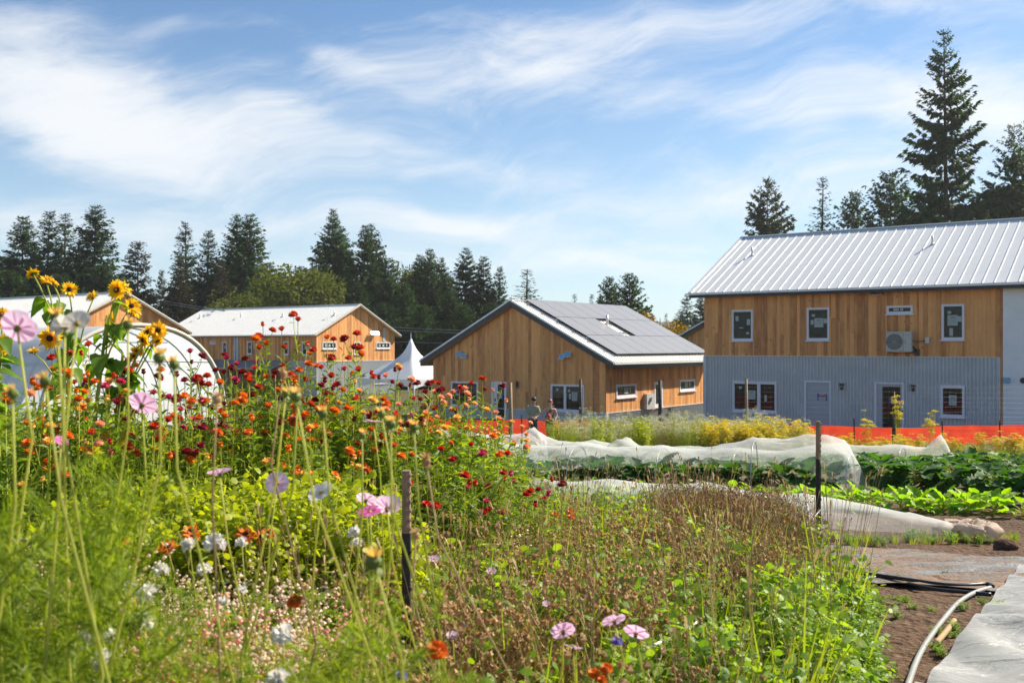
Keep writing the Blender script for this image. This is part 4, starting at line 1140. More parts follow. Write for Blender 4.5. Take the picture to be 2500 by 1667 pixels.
# pixel x, pixel y of the tip, distance, kind, width factor
Lst = [('fir0', 50, 528, 140, 1.0), ('slim0', 111, 513, 138, 1.1), ('slim1', 157, 521, 136, 1.1), ('fir2', 228, 502, 134, 1.0), ('fir3', -20, 600, 140, 1.1), ('fir1', 190, 600, 132, 1.1), ('fir4', 85, 620, 130, 1.1), ('bushy', 20, 660, 126, 1.4), ('bushy', 150, 670, 124, 1.4), ('bushy', 255, 650, 126, 1.2)]
for k, x, y, d, wd in Lst: rows['left'].append(tree(k, x, y, d, wd, group=G_))
label_row(rows['left'], 'dark firs above the roof behind the greenhouse')
Mst = [('slim1', 455, 541, 150, 1.0), ('slim0', 502, 562, 146, 1.05), ('fir1', 575, 523, 150, .8), ('fir2', 605, 523, 146, .95), ('slim0', 775, 606, 140, .9),
       ('fir4', 810, 508, 146, .75), ('slim1', 835, 550, 150, 1.0), ('fir0', 888, 550, 143, .75), ('fir3', 912, 548, 146, .75), ('fir1', 945, 628, 138, .9),
       ('fir2', 1025, 622, 146, .8), ('fir0', 1052, 608, 142, .8), ('fir4', 1075, 628, 146, .8), ('fir3', 1134, 606, 142, .9), ('fir1', 1178, 625, 140, .85), ('slim0', 1215, 650, 140, .9), ('fir2', 985, 690, 130, 1.1), ('fir4', 1100, 700, 128, 1.1), ('fir0', 870, 690, 128, 1.1), ('bushy', 940, 740, 124, 1.4), ('bushy', 1030, 745, 124, 1.4), ('bushy', 1130, 745, 124, 1.4), ('bushy', 1200, 740, 126, 1.2)]
for k, x, y, d, wd in Mst: rows['mid'].append(tree(k, x, y, d, wd, group=G_))
label_row(rows['mid'], 'dark firs behind the left houses and the tent')
Bst = [('fir2', 30, 620, 165, 1.5), ('fir0', 240, 640, 165, 1.4), ('fir1', 560, 610, 168, 1.4), ('fir3', 780, 640, 168, 1.4), ('fir4', 930, 640, 168, 1.3), ('fir2', 1090, 665, 166, 1.4), ('fir3', 300, 700, 158, 1.3), ('fir1', 370, 705, 155, 1.3), ('fir0', 440, 680, 160, 1.3), ('fir4', 530, 650, 158, 1.4), ('fir2', 650, 640, 160, 1.5), ('fir1', 730, 650, 160, 1.4), ('fir0', 850, 640, 162, 1.4), ('fir3', 960, 690, 160, 1.3), ('bushy', 330, 745, 150, 1.8), ('bushy', 470, 735, 146, 1.6), ('bushy', 640, 730, 150, 2.0), ('bushy', 780, 730, 148, 1.8), ('bushy', 60, 690, 150, 2.0)]
for k, x, y, d, wd in Bst: rows['back'].append(tree(k, x, y, d, wd, group=G_))
label_row(rows['back'], 'firs in the farthest row behind the left houses')
cs = [tree('col0', 335, 592, 122, 1.15, group='brownish cedars'), tree('col1', 438, 627, 124, 1.05, group='brownish cedars'), tree('col1', 542, 636, 128, .95, group='brownish cedars'), tree('col0', 394, 661, 122, .55, group='brownish cedars')]
label_row(cs, 'brownish columnar cedars behind the left roofs')
bs = [tree('broad0', 640, 648, 132, 1.05, group='broadleaf trees'), tree('broad1', 730, 650, 130, 1.0, group='broadleaf trees'), tree('broad0', 568, 712, 124, .9, group='broadleaf trees'), tree('broad1', 1003, 640, 152, .6, group='broadleaf trees'), tree('broad1', 690, 660, 127, 1.1, group='broadleaf trees'), tree('broad0', 610, 690, 122, .9, group='broadleaf trees')]
label_row(bs, 'yellow-green broadleaf trees among the dark firs')
tree('spire', 1284, 656, 125, 2.3, 'lone fir with spreading boughs above the ridge of the solar house')
cc = [tree('spire', 1404, 717, 150, 1.3, group='small firs over the solar roof'), tree('spire', 1447, 717, 150, 1.3, group='small firs over the solar roof'), tree('slim0', 1462, 722, 150, 1.0, group='small firs over the solar roof'),
      tree('bushy', 1485, 677, 112, .80, group='small firs over the solar roof'), tree('bushy', 1538, 668, 108, .92, group='small firs over the solar roof'), tree('fir2', 1500, 700, 120, .8, group='small firs over the solar roof')]
label_row(cc, 'firs rising behind the solar panels')
tree('autumn', 1612, 742, 105, 1.15, 'round tree turning yellow and orange behind the solar house')
tree('broad0', 1640, 775, 112, 1.0, 'greener broadleaf tree just right of the yellow autumn tree')
ff = [tree('slim1', 1678, 716, 170, 1.2, group='distant firs'), tree('fir0', 1708, 722, 165, .9, group='distant firs'), tree('fir3', 1655, 760, 175, 1.2, group='distant firs'), tree('spire', 1628, 765, 180, 1.2, group='distant firs'), tree('fir1', 1740, 735, 165, 1, group='distant firs')]
label_row(ff, 'far firs between the autumn tree and the right house')
# right, behind the big roof
tree('pine', 1876, 438, 138, .85, 'rounded pine with brownish needles left of the slender spruce behind the right roof')
tree('spire', 2004, 430, 138, 1.25, 'slender spruce standing alone above the right roof')
tree('bushy', 2083, 470, 138, .75, 'small fir between the slender spruce and the dense dark firs on the right')
tree('bushy', 2178, 422, 134, 1.0, 'dense dark fir just left of the tallest fir')
tree('tall', 2312, 72, 104, 1.0, 'tallest fir towering over the right house')
tree('bushy', 2262, 470, 108, 1.3, 'dark bushy fir at the foot of the tallest fir')
tree('tall2', 2475, 300, 104, 1.0, 'open-crowned fir at the right edge of the picture')
tree('tall2', 2512, 290, 108, .9, 'second open-crowned fir cut by the right edge of the picture')
tree('bushy', 2420, 450, 106, 1.3, 'bushy fir between the tallest fir and the right edge')
tree('bushy', 2520, 440, 108, 1.5, 'bushy fir low at the right edge behind the roof')
# distant wooded hill seen through the gap
mb = MB(); V = []; Q = []
nh = 60
for i in range(nh + 1):
    a = -.6 + 1.4 * i / nh; hgt = 27 + 4 * mnoise.noise(Vector((a * 5, 0, 0))) + 3 * mnoise.noise(Vector((a * 40, 0, 4)))
    for k, (dd, f_) in enumerate(((900, 0), (1000, 1), (1150, .85), (1300, .2))): V.append((math.sin(a) * dd * 1.0, math.cos(a) * dd, -8 + (hgt + 8) * f_))
for i in range(nh):
    for k in range(3): a = i * 4 + k; Q.append((a, a + 4, a + 5, a + 1))
mb.add(V, Q); o = mb.build('hill', plain('far_wood', (.05, .075, .06), .9, var=.4, nscale=.05), smooth=True); tag(o, 'low wooded hill on the horizon', kind='structure')

# ================================================================== LEAF AND FLOWER MATERIALS
M['green'] = leafy('garden_green', (0.111, 0.192, 0.018), (0.263, 0.371, 0.036), .52, (1.9, 1.75, .5))
M['dkgreen'] = leafy('flower_foliage', (0.090, 0.160, 0.015), (0.235, 0.333, 0.031), .52, (1.9, 1.75, .5))
M['lime'] = leafy('chartreuse_leaves', (0.221, 0.294, 0.015), (0.442, 0.486, 0.026), .5, (1.5, 1.45, .4))
M['weed'] = leafy('weed_leaves', (0.104, 0.205, 0.018), (0.276, 0.410, 0.038), .45, (1.8, 1.7, .5))
M['feather'] = leafy('feathery_leaves', (.10, .18, .012), (.34, .42, .035), .52, (1.6, 1.55, .4))
M['grassy'] = leafy('grass_blades', (0.138, 0.230, 0.018), (0.387, 0.435, 0.051), .45, (1.7, 1.6, .5))
M['straw'] = leafy('dry_stems', (.32, .21, .10), (.58, .43, .24), .25, (1.3, 1.2, .9), .7, .2)
M['seed'] = leafy('dry_seed_heads', (.32, .20, .09), (.64, .46, .25), .3, (1.3, 1.1, .8), .8, .1)
M['darkseed'] = leafy('dark_dry_heads', (.14, .075, .04), (.34, .20, .11), .2, (1.3, 1.1, .8), .8, .1)
M['stem'] = leafy('green_stems', (0.332, 0.397, 0.064), (0.608, 0.614, 0.154), .4, (1.5, 1.4, .5))
M['kale'] = leafy('kale_leaf', (.024, .078, .016), (.065, .155, .028), .4, (1.8, 2.0, .5), .55, .22, 5)
M['beet'] = leafy('beet_leaf', (0.124, 0.256, 0.015), (0.263, 0.435, 0.032), .5, (1.8, 1.8, .4), .5, .25, 5)
M['sunleaf'] = leafy('sunflower_leaf', (.08, .18, .02), (.17, .29, .04), .55, (1.9, 1.8, .5), .5, .3, 5)
def petal(name, a, b, trans=.4, t=(1.4, 1.1, 1.1)): M[name] = leafy(name, a, b, trans, t, .55, .25, 30)
petal('petal_orange', (.52, .09, .012), (.88, .34, .03)); petal('petal_red', (.36, .020, .012), (.72, .10, .03)); petal('petal_dark', (.17, .012, .018), (.34, .03, .05))
petal('petal_magenta', (.42, .02, .10), (.68, .09, .22)); petal('petal_yellow', (.78, .52, .08), (.85, .66, .22)); petal('petal_salmon', (.78, .36, .20), (.85, .60, .38))
petal('petal_scarlet', (.42, .008, .008), (.66, .03, .015)); petal('sun_petal', (.85, .50, .01), (.92, .68, .03), .45, (1.3, 1.2, .5)); petal('petal_white', (.78, .75, .70), (.88, .86, .82), .4, (1, 1, 1))
petal('petal_pink', (.74, .50, .66), (.86, .70, .80), .5, (1.05, .95, 1.05)); petal('petal_hot', (.68, .14, .42), (.82, .30, .58), .45, (1.1, .9, 1)); petal('petal_rose', (.68, .30, .27), (.82, .48, .42)); petal('petal_cream', (.62, .56, .40), (.80, .74, .58)); petal('petal_dill', (.60, .46, .02), (.80, .66, .06), .4, (1.2, 1.2, .5))
petal('petal_blue', (.16, .14, .55), (.34, .28, .72))
M['disc_gold'] = plain('flower_disc_gold', (.55, .28, .03), .8); M['disc_dark'] = plain('flower_disc_dark', (.035, .02, .012), .9, var=.4, nscale=60); M['bud'] = leafy('bud', (.10, .16, .03), (.20, .26, .05), .2, (1.4, 1.3, .5))

# ================================================================== PLANT PROTOTYPES
def strawflower(seed, H, ns=6, spread=.28, straight=.6, lean=(0, 0)):
    """returns foliage mesh and head positions with directions"""
    r = rg(seed); mb = MB(); heads = []
    for i in range(ns):
        a = r.random() * 6.28; b = np.array([math.cos(a), math.sin(a), 0]) * r.uniform(.01, .06)
        h = H * r.uniform(.78, 1.0) if i else H
        out = r.uniform(.15, 1) * spread
        T = b + np.array([math.cos(a) * out + lean[0], math.sin(a) * out + lean[1], h])
        mb.stems([b], [T], .0048, .0026, mat=1, bend=[np.array([math.cos(a), math.sin(a), 0]) * .03 * straight], k=6)
        n = int(h * 120); t = r.uniform(.08, .93, n); P = b + (T - b) * t[:, None]
        an = r.random(n) * 6.28; D = np.stack([np.cos(an), np.sin(an), r.uniform(.25, 1.0, n)], 1)
        Ll = (.105 - .055 * t) * r.uniform(.7, 1.25, n)
        mb.leaves(P, D, Ll * 1.15, Ll * .18, mat=0, droop=r.uniform(.15, .6, n))
        heads.append((T, (T - b) / np.linalg.norm(T - b)))
        for j in range(r.integers(0, 2)):
            t0 = r.uniform(.72, .92); Pb = b + (T - b) * t0; an2 = r.random() * 6.28
            Tb = Pb + np.array([math.cos(an2) * .08, math.sin(an2) * .08, (h * (1 - t0)) * r.uniform(.55, 1.05) + .02])
            mb.stems([Pb], [Tb], .0028, .002, mat=1, bend=[np.array([math.cos(an2), math.sin(an2), 0]) * .015], k=4)
            n = 7; t = r.uniform(.1, .85, n); P = Pb + (Tb - Pb) * t[:, None]; an = r.random(n) * 6.28
            mb.leaves(P, np.stack([np.cos(an), np.sin(an), r.uniform(.3, 1, n)], 1), .045 * r.uniform(.6, 1.2, n), .008, mat=0, droop=.3)
            heads.append((Tb, (Tb - Pb) / np.linalg.norm(Tb - Pb)))
    return mb.mesh('foliage', [M['dkgreen'], M['stem']]), heads
def strawhead(mat, seed=0, closed=False):
    r = rg(seed); mb = MB(); R0 = .023
    spec = [(1.0, .011, -.22, .55), (.92, .012, .12, .6), (.75, .012, .50, .6), (.52, .010, 1.0, .5)] if not closed else [(.5, .012, .9, .8), (.4, .012, 1.2, .8), (.25, .01, 1.4, .8)]
    for rr_, w_, p_, l_ in spec:
        n = 15; an = np.arange(n) / n * 6.28 + r.random() * 6 + r.normal(0, .06, n)
        D = np.stack([np.cos(an) * math.cos(p_), np.sin(an) * math.cos(p_), np.full(n, math.sin(p_))], 1)
        P = np.stack([np.cos(an), np.sin(an), np.zeros(n)], 1) * R0 * rr_ * .35; P[:, 2] = .001 + .014 * (1 - rr_)
        U = np.stack([-np.cos(an) * math.sin(p_), -np.sin(an) * math.sin(p_), np.full(n, math.cos(p_))], 1)
        mb.leaves(P, D, R0 * (.7 * rr_ + .28) * r.uniform(.85, 1.1, n), w_, mat=0, t=(0, .4, .75, 1), wp=(.6, 1, .85, .1), droop=-.15, U=U)
    mb.ellipsoid((0, 0, .003), (.015, .015, .009), 8, 4, 0)
    if not closed: mb.ellipsoid((0, 0, .0095), (.0085, .0085, .0055), 8, 4, 1)
    mb.ellipsoid((0, 0, -.002), (.010, .010, .008), 8, 3, 0)
    return mb.mesh('flower_head', [M[mat], M['disc_gold']])
HEAD = {c: [strawhead(c, i, i == 2) for i in range(3)] for c in ('petal_orange', 'petal_red', 'petal_dark', 'petal_magenta', 'petal_yellow', 'petal_salmon', 'petal_scarlet')}
def align(d, spin=0.0):
    return Vector(d).to_track_quat('Z', 'Y').to_matrix().to_4x4() @ Matrix.Rotation(spin, 4, 'Z')
SV = [strawflower(100 + i, 1.0, ns=3 + i % 3, spread=.22 + .03 * (i % 4)) for i in range(8)]
CW = {'petal_orange': 'orange', 'petal_red': 'red', 'petal_dark': 'dark red', 'petal_magenta': 'magenta', 'petal_yellow': 'yellow', 'petal_salmon': 'salmon', 'petal_scarlet': 'scarlet'}
straw_rows = {}
rs = random.Random(5)
def straw_plant(x, y, H, col, mix=None, v=None, where='', hs=1.0):
    v = rs.randrange(8) if v is None else v
    me, heads = SV[v]
    t = empty('strawflower_plant', (x, y, G(x, y) - .01), rs.random() * 6.28)
    tag(t, None, 'flower', 'strawflower plants in the flower bed')
    f = inst('foliage', me, t, sc=(1, 1, H))
    for p, d in heads:
        c = col if (mix is None or rs.random() < .72) else mix
        hm = HEAD[c][0 if rs.random() < .6 else rs.choice((1, 2))]
        dd = Vector(d) + Vector((rs.uniform(-.3, .3), rs.uniform(-.3, .3), .35)); dd.normalize()
        s = rs.uniform(.78, 1.15) * hs
        Mx = Matrix.Translation(Vector((p[0], p[1], p[2] * H))) @ align(dd, rs.random() * 6) @ Matrix.Scale(s, 4)
        inst('flower_head', hm, t, M=Mx)
    straw_rows.setdefault((CW[col], where), []).append(t)
    return t
def where_of(px):
    return 'in front of the greenhouse' if px < 560 else 'in front of the left cedar house' if px < 880 else 'in front of the tent' if px < 1080 else 'beside the row cover'
# column: px, top pixel y, distance, colour, second colour
SF = [(20, 925, 5.2, 'petal_orange', 'petal_yellow'), (70, 905, 5.6, 'petal_yellow', 'petal_orange'), (120, 900, 6.0, 'petal_orange', 'petal_yellow'), (165, 905, 5.4, 'petal_orange', 'petal_red'),
      (60, 960, 4.9, 'petal_orange', 'petal_yellow'), (130, 965, 5.0, 'petal_orange', 'petal_salmon'), (210, 930, 5.3, 'petal_yellow', 'petal_orange'),
      (218, 870, 5.8, 'petal_red', 'petal_orange'), (275, 838, 6.0, 'petal_red', 'petal_dark'), (300, 900, 5.5, 'petal_red', 'petal_orange'), (250, 905, 5.7, 'petal_red', 'petal_orange'), (330, 935, 5.4, 'petal_magenta', 'petal_dark'),
      (370, 900, 6.0, 'petal_orange', 'petal_dark'), (400, 905, 5.7, 'petal_dark', 'petal_magenta'), (428, 882, 6.2, 'petal_dark', 'petal_magenta'), (455, 930, 5.8, 'petal_dark', 'petal_orange'), (485, 855, 6.4, 'petal_dark', 'petal_magenta'), (505, 925, 5.9, 'petal_dark', 'petal_orange'),
      (540, 905, 6.2, 'petal_dark', 'petal_red'), (575, 895, 6.0, 'petal_dark', 'petal_orange'), (560, 935, 5.7, 'petal_orange', 'petal_red'), (600, 925, 5.9, 'petal_orange', 'petal_red'), (625, 885, 6.2, 'petal_magenta', 'petal_dark'), (645, 880, 6.4, 'petal_magenta', 'petal_dark'),
      (663, 835, 6.3, 'petal_orange', 'petal_red'), (690, 790, 6.5, 'petal_orange', 'petal_red'), (712, 775, 6.4, 'petal_red', 'petal_orange'), (705, 900, 6.0, 'petal_orange', 'petal_dark'), (740, 890, 6.3, 'petal_orange', 'petal_dark'), (672, 930, 5.8, 'petal_dark', 'petal_red'),
      (785, 860, 6.5, 'petal_red', 'petal_orange'), (822, 812, 6.6, 'petal_red', 'petal_orange'), (845, 825, 6.5, 'petal_red', 'petal_dark'), (865, 862, 6.3, 'petal_red', 'petal_orange'), (790, 930, 6.0, 'petal_orange', 'petal_dark'),
      (885, 890, 6.6, 'petal_yellow', 'petal_yellow'), (905, 915, 6.4, 'petal_salmon', 'petal_red'), (925, 925, 6.7, 'petal_yellow', 'petal_salmon'), (950, 930, 6.5, 'petal_red', 'petal_dark'), (968, 920, 6.8, 'petal_dark', 'petal_red'), (990, 900, 7.0, 'petal_red', 'petal_dark'), (985, 950, 6.6, 'petal_dark', 'petal_salmon'),
      (1010, 935, 6.9, 'petal_dark', 'petal_red'), (1030, 945, 6.8, 'petal_salmon', 'petal_red'), (880, 955, 6.2, 'petal_orange', 'petal_red'), (920, 975, 6.1, 'petal_orange', 'petal_salmon'), (845, 990, 5.9, 'petal_orange', 'petal_yellow'), (965, 990, 6.3, 'petal_salmon', 'petal_yellow'),
      (1100, 945, 7.2, 'petal_salmon', 'petal_yellow'), (1125, 935, 7.3, 'petal_dark', 'petal_red'), (1140, 922, 7.4, 'petal_red', 'petal_salmon'), (1165, 950, 7.3, 'petal_dark', 'petal_salmon'), (1110, 985, 7.0, 'petal_salmon', 'petal_yellow'), (1160, 985, 7.1, 'petal_yellow', 'petal_salmon'), (1075, 975, 6.9, 'petal_salmon', 'petal_salmon'),
      (1190, 1020, 7.5, 'petal_yellow', 'petal_salmon'), (1225, 1045, 7.6, 'petal_yellow', 'petal_salmon'), (1140, 1040, 7.0, 'petal_orange', 'petal_salmon'), (1070, 1020, 6.7, 'petal_orange', 'petal_yellow'),
      (515, 975, 5.4, 'petal_orange', 'petal_yellow'), (620, 990, 5.5, 'petal_orange', 'petal_yellow'), (455, 980, 5.3, 'petal_orange', 'petal_dark'), (340, 1000, 5.1, 'petal_red', 'petal_orange'), (260, 990, 5.0, 'petal_orange', 'petal_red'), (740, 975, 5.7, 'petal_orange', 'petal_red'), (690, 1010, 5.4, 'petal_orange', 'petal_yellow'), (400, 975, 5.2, 'petal_dark', 'petal_orange')]
_x = random.Random(44)
SF += [(px + _x.uniform(-30, 30), min(py + _x.uniform(25, 110), 1040), max(d - _x.uniform(.0, .5), 4.8), c2 if _x.random() < .5 else c1, c1) for px, py, d, c1, c2 in SF if _x.random() < .38]
for px, py, d, c1, c2 in SF:
    H = pxz(py, d) - G(0, d); straw_plant(pxx(px, d) + rs.uniform(-.02, .02), d, max(H, .5), c1, c2, where=where_of(px), hs=1.10)
# low scarlet clumps beside the stake
for px, py, d in [(1165, 1085, 5.6), (1190, 1105, 5.7), (1085, 1160, 5.4), (1235, 1095, 5.9), (1310, 1170, 5.9), (1270, 1195, 5.7)]:
    c = 'petal_scarlet' if px < 1210 or px > 1270 else 'petal_magenta'
    H = pxz(py, d) - G(0, d); straw_plant(pxx(px, d), d, max(H, .4), c, 'petal_red' if px < 1260 else 'petal_dark', where='between the stake and row cover', hs=1.05)
for (c, wh), obs in straw_rows.items(): label_row(obs, '%s strawflowers %s' % (c, wh))

# ------------------------------------------------------------------ sunflowers
def grid_leaf(prof, L=1.0, Wd=.6, nseg=7, fold=.18, droop=.35, ruffle=.03, seed=0, cols=4, stalk=.0, mats='kale', lobes=0):
    r = rg(seed); mb = MB(); V = []; Q = []
    for i in range(nseg + 1):
        t = i / nseg; x = stalk + (1 - stalk) * t; w_ = np.interp(t, [a for a, b in prof], [b for a, b in prof]) * Wd
        if lobes: w_ *= 1 + .16 * math.sin(t * lobes * 6.28 + seed)
        for j in range(cols + 1):
            s_ = j / cols * 2 - 1; y = s_ * w_ / 2
            z = -droop * x * x + abs(s_) * fold * w_ + ruffle * abs(s_) * math.sin(t * 19 + j * 2.3 + seed) + r.normal(0, ruffle * .25)
            V.append((x * L, y * L, z * L))
    c = cols + 1
    for i in range(nseg):
        for j in range(cols): a = i * c + j; Q.append((a, a + c, a + c + 1, a + 1))
    mb.add(V, Q)
    if stalk:
        mb.tube([(0, 0, 0), (stalk * L * .6, 0, -.0), (stalk * L, 0, -droop * stalk ** 2 * L), (L * .7, 0, -droop * .49 * L - .01)], [.03 * L, .022 * L, .018 * L, .006 * L], 5, 1)
    return mb.mesh('leaf', [M[mats], M['stem']], smooth=True)
heart = [(0, .55), (.08, .95), (.25, 1.0), (.5, .78), (.8, .35), (1, .03)]
SUNLEAF = [grid_leaf(heart, 1, .82, 7, .15, .45 + .1 * i, .03, i, 4, .0, 'sunleaf') for i in range(3)]
def sunhead(seed, dark=True):
    r = rg(seed); mb = MB(); Rr = .032
    for ring, (n, p_, L_) in enumerate(((21, .10, .066), (18, .40, .054))):
        an = np.arange(n) / n * 6.28 + ring * .2 + r.normal(0, .07, n); pp_ = p_ + r.normal(0, .22, n)
        D = np.stack([np.cos(an) * np.cos(pp_), np.sin(an) * np.cos(pp_), np.sin(pp_)], 1)
        P = np.stack([np.cos(an) * Rr * .55, np.sin(an) * Rr * .55, np.full(n, .0)], 1)
        U = np.stack([-np.cos(an) * np.sin(pp_), -np.sin(an) * np.sin(pp_), np.cos(pp_)], 1) + r.normal(0, .25, (n, 3))
        mb.leaves(P, D, L_ * r.uniform(.8, 1.1, n), .022, mat=0, t=(0, .3, .65, 1), wp=(.45, 1, .85, .05), droop=r.uniform(-.2, .35, n), U=U)
    mb.ellipsoid((0, 0, .006), (Rr * .66, Rr * .66, .012), 14, 5, 1)
    mb.ellipsoid((0, 0, .013), (Rr * .42, Rr * .42, .009), 12, 4, 2)
    n = 16; an = np.arange(n) / n * 6.28; D = np.stack([np.cos(an), np.sin(an), np.full(n, -.15)], 1)
    mb.leaves(D * Rr * .4 + [0, 0, -.006], D, .045, .016, mat=3, droop=.3); mb.ellipsoid((0, 0, -.010), (Rr * .8, Rr * .8, .014), 10, 4, 3)
    return mb.mesh('flower_head', [M['sun_petal'], M['disc_dark'], M['disc_dark'] if dark else M['disc_gold'], M['bud']])
SUNH = [sunhead(i, i % 2 == 0) for i in range(4)]
def sunflower(base_px, d, stalk_top, heads, label, seed):
    r = random.Random(seed)
    bx = pxx(base_px, d); base = Vector((bx, d, G(bx, d)))
    t = empty('sunflower_plant', base); tag(t, label, 'flower', 'branching sunflowers')
    top = P3(stalk_top[0], stalk_top[1], d) - base
    mb = MB()
    main = [Vector((0, 0, 0)), Vector((top.x * .3 + .02, 0, top.z * .35)), Vector((top.x * .7 - .02, .03, top.z * .7)), top]
    mb.tube(main, [.016, .014, .012, .008], 7)
    br = []
    for i, (px, py, dd, size, face) in enumerate(heads):
        hp = P3(px, py, d + dd) - base
        k = min(max((hp.z - .25 - r.random() * .25) / top.z, .25), .97)
        j = min(int(k * 3), 2); st = main[j].lerp(main[j + 1], k * 3 - j)
        mid = st.lerp(hp, .5) + Vector((0, 0, -.05)) + Vector((r.uniform(-.03, .03), r.uniform(-.05, .05), 0))
        q1 = st.lerp(mid, .5) + Vector((0, 0, -.02)); q2 = mid.lerp(hp, .55) + Vector((0, 0, .01))
        mb.tube([st, q1, mid, q2, hp - Vector(face) * .02 * size], [.007, .006, .005, .0045, .004], 5)
        br.append((st, mid, hp, face, size))
    mb.build('stem', M['stem'], t, smooth=True)
    for st, mid, hp, face, size in br:
        f = Vector(face).normalized()
        inst('flower_head', SUNH[r.randrange(4)], t, M=Matrix.Translation(hp) @ align(f, r.random() * 6) @ Matrix.Scale(size * .62, 4))
        for k in range(r.choice((2, 3, 3))):
            p = st.lerp(mid, r.uniform(.4, 1)) if k else mid.lerp(hp, r.uniform(.2, .7))
            s = r.uniform(.08, .13)
            inst('leaf', SUNLEAF[r.randrange(3)], t, M=Matrix.Translation(p) @ Matrix.Rotation(r.random() * 6.28, 4, 'Z') @ Matrix.Rotation(R(r.uniform(-10, 45)), 4, 'Y') @ Matrix.Rotation(R(r.uniform(-35, 35)), 4, 'X') @ Matrix.Scale(s, 4))
    for k in range(24):
        u = .2 + .8 * k / 24; j = min(int(u * 3), 2); p = main[j].lerp(main[j + 1], u * 3 - j)
        s = r.uniform(.10, .17) * (1.1 - .3 * u)
        inst('leaf', SUNLEAF[k % 3], t, M=Matrix.Translation(p) @ Matrix.Rotation(k * 2.4 + r.random(), 4, 'Z') @ Matrix.Translation((.03, 0, 0)) @ Matrix.Rotation(R(r.uniform(0, 35)), 4, 'Y') @ Matrix.Scale(s, 4))
    return t
F = (0, -1, .1)
sunflower(205, 5.9, (160, 760), [(80, 668, 0, .85, (-.5, .3, .6)), (114, 684, .05, .9, (.3, -.5, .8)), (134, 690, 0, .7, (.6, .2, .6)), (169, 707, -.05, 1.05, (.5, -.8, .3)), (224, 723, 0, .95, (-.4, -.5, .6)), (82, 856, 0, .8, (0, -.3, 1)), (122, 825, -.2, 1.5, (.05, -1, -.35))],
          'tall branching sunflower whose tip reaches above the left roof ridge', 3)
sunflower(178, 5.6, (262, 770), [(285, 708, -.05, 1.25, (-.1, -1, .15)), (306, 704, .05, 1.15, (.7, .1, .5)), (321, 747, 0, 1.1, (.5, -.7, .35)), (330, 760, .05, .9, (.6, -.2, .1)), (268, 778, .1, .8, (-.2, -.6, .5))],
          'branching sunflower with a dark-centred bloom in front of the cedar gable peak', 7)
sunflower(250, 5.7, (300, 860), [(361, 811, 0, 1.15, (-.3, -.6, .5)), (386, 806, 0, 1.15, (.4, -.8, .3)), (350, 830, -.05, 1.1, (-.5, -.6, -.2)), (384, 832, 0, 1.0, (.5, -.3, -.7)), (335, 856, 0, 1.0, (-.1, -.5, -.8)), (326, 868, 0, .7, (.3, -.4, -.6))],
          'sunflower with a bright cluster of blooms over the greenhouse hoops', 9)
sunflower(-30, 5.0, (-10, 800), [(5, 768, 0, .9, (.1, -.9, .4)), (8, 838, 0, 1.0, (.3, -.9, .1)), (-12, 790, 0, 1, (0, -.9, .4)), (2, 862, .1, .9, (.1, -.9, 0))],
          'sunflower cut by the left edge of the picture', 12)

# ------------------------------------------------------------------ cosmos: flowers and buds on tall stalks, close to the camera
def cosmos_head(mat, seed, cup=.2):
    r = rg(seed); mb = MB(); n = 8; Rr = .036
    for i in range(n):
        a = i / n * 6.28 + r.normal(0, .05); ca, sa = math.cos(a), math.sin(a); cp = cup + r.normal(0, .1)
        V = []; prof = [(.08, .10), (.35, .34), (.7, .56), (.92, .60), (1.0, .42)]
        for t, w_ in prof:
            for s_ in (-1, -.35, .35, 1):
                ee = 1.0 - (.05 if abs(s_) == 1 and t > .9 else 0) + (.03 * math.sin(s_ * 9) if t == 1 else 0)
                x, y = Rr * t * ee, s_ * w_ * Rr * .72; z = x * cp - .12 * x * t * 2 * (1 if seed % 2 else -.3) + abs(s_) * .002
                V.append((x * ca - y * sa, x * sa + y * ca, z + .001 * i % .003))
        Q = [(k * 4 + j, (k + 1) * 4 + j, (k + 1) * 4 + j + 1, k * 4 + j + 1) for k in range(4) for j in range(3)]
        mb.add(V, Q)
    mb.ellipsoid((0, 0, .003), (.0075, .0075, .005), 9, 4, 1); mb.ellipsoid((0, 0, -.004), (.006, .006, .006), 8, 4, 2)
    return mb.mesh('flower_head', [M[mat], M['disc_gold'], M['bud']], smooth=True)
CH = {c: [cosmos_head(c, i, .15 + .2 * i) for i in range(3)] for c in ('petal_pink', 'petal_hot', 'petal_white')}
def bud_mesh(seed, dry=False):
    r = rg(seed); mb = MB(); mb.ellipsoid((0, 0, 0), (.0085, .0085, .0075), 9, 5, 0)
    n = 10; an = np.arange(n) / n * 6.28; D = np.stack([np.cos(an) * .5, np.sin(an) * .5, np.full(n, .8)], 1); mb.leaves(D * .005, D, .012, .005, mat=1, droop=0)
    D = np.stack([np.cos(an), np.sin(an), np.full(n, -.5)], 1); mb.leaves(D * .003 + [0, 0, -.004], D, .010, .003, mat=0, droop=.2)
    return mb.mesh('seed_head', [M['seed'] if dry else M['bud'], M['seed'] if dry else M['petal_yellow']], smooth=False)
BUD = [bud_mesh(0), bud_mesh(1), bud_mesh(2, True)]
def threads(seed, n=240, L=.055, r0=.11, mat='feather'):
    """one feathery leaf cluster"""
    r = rg(seed); mb = MB(); nb = 7
    for i in range(nb):
        a = r.random() * 6.28; el_ = r.uniform(.1, 1.2); d = np.array([math.cos(a) * math.cos(el_), math.sin(a) * math.cos(el_), math.sin(el_)]); Lb = r0 * r.uniform(.7, 1.3)
        m = n // nb; t = r.random(m); P = d * (Lb * t)[:, None]; D = d * .7 + r.normal(0, .55, (m, 3))
        mb.leaves(P, D, L * r.uniform(.4, 1.1, m), .0016, t=(0, .5, 1), wp=(1, 1, .3), droop=.2)
        mb.stems([[0, 0, 0]], [d * Lb], .0012, .0008, k=3)
    return mb
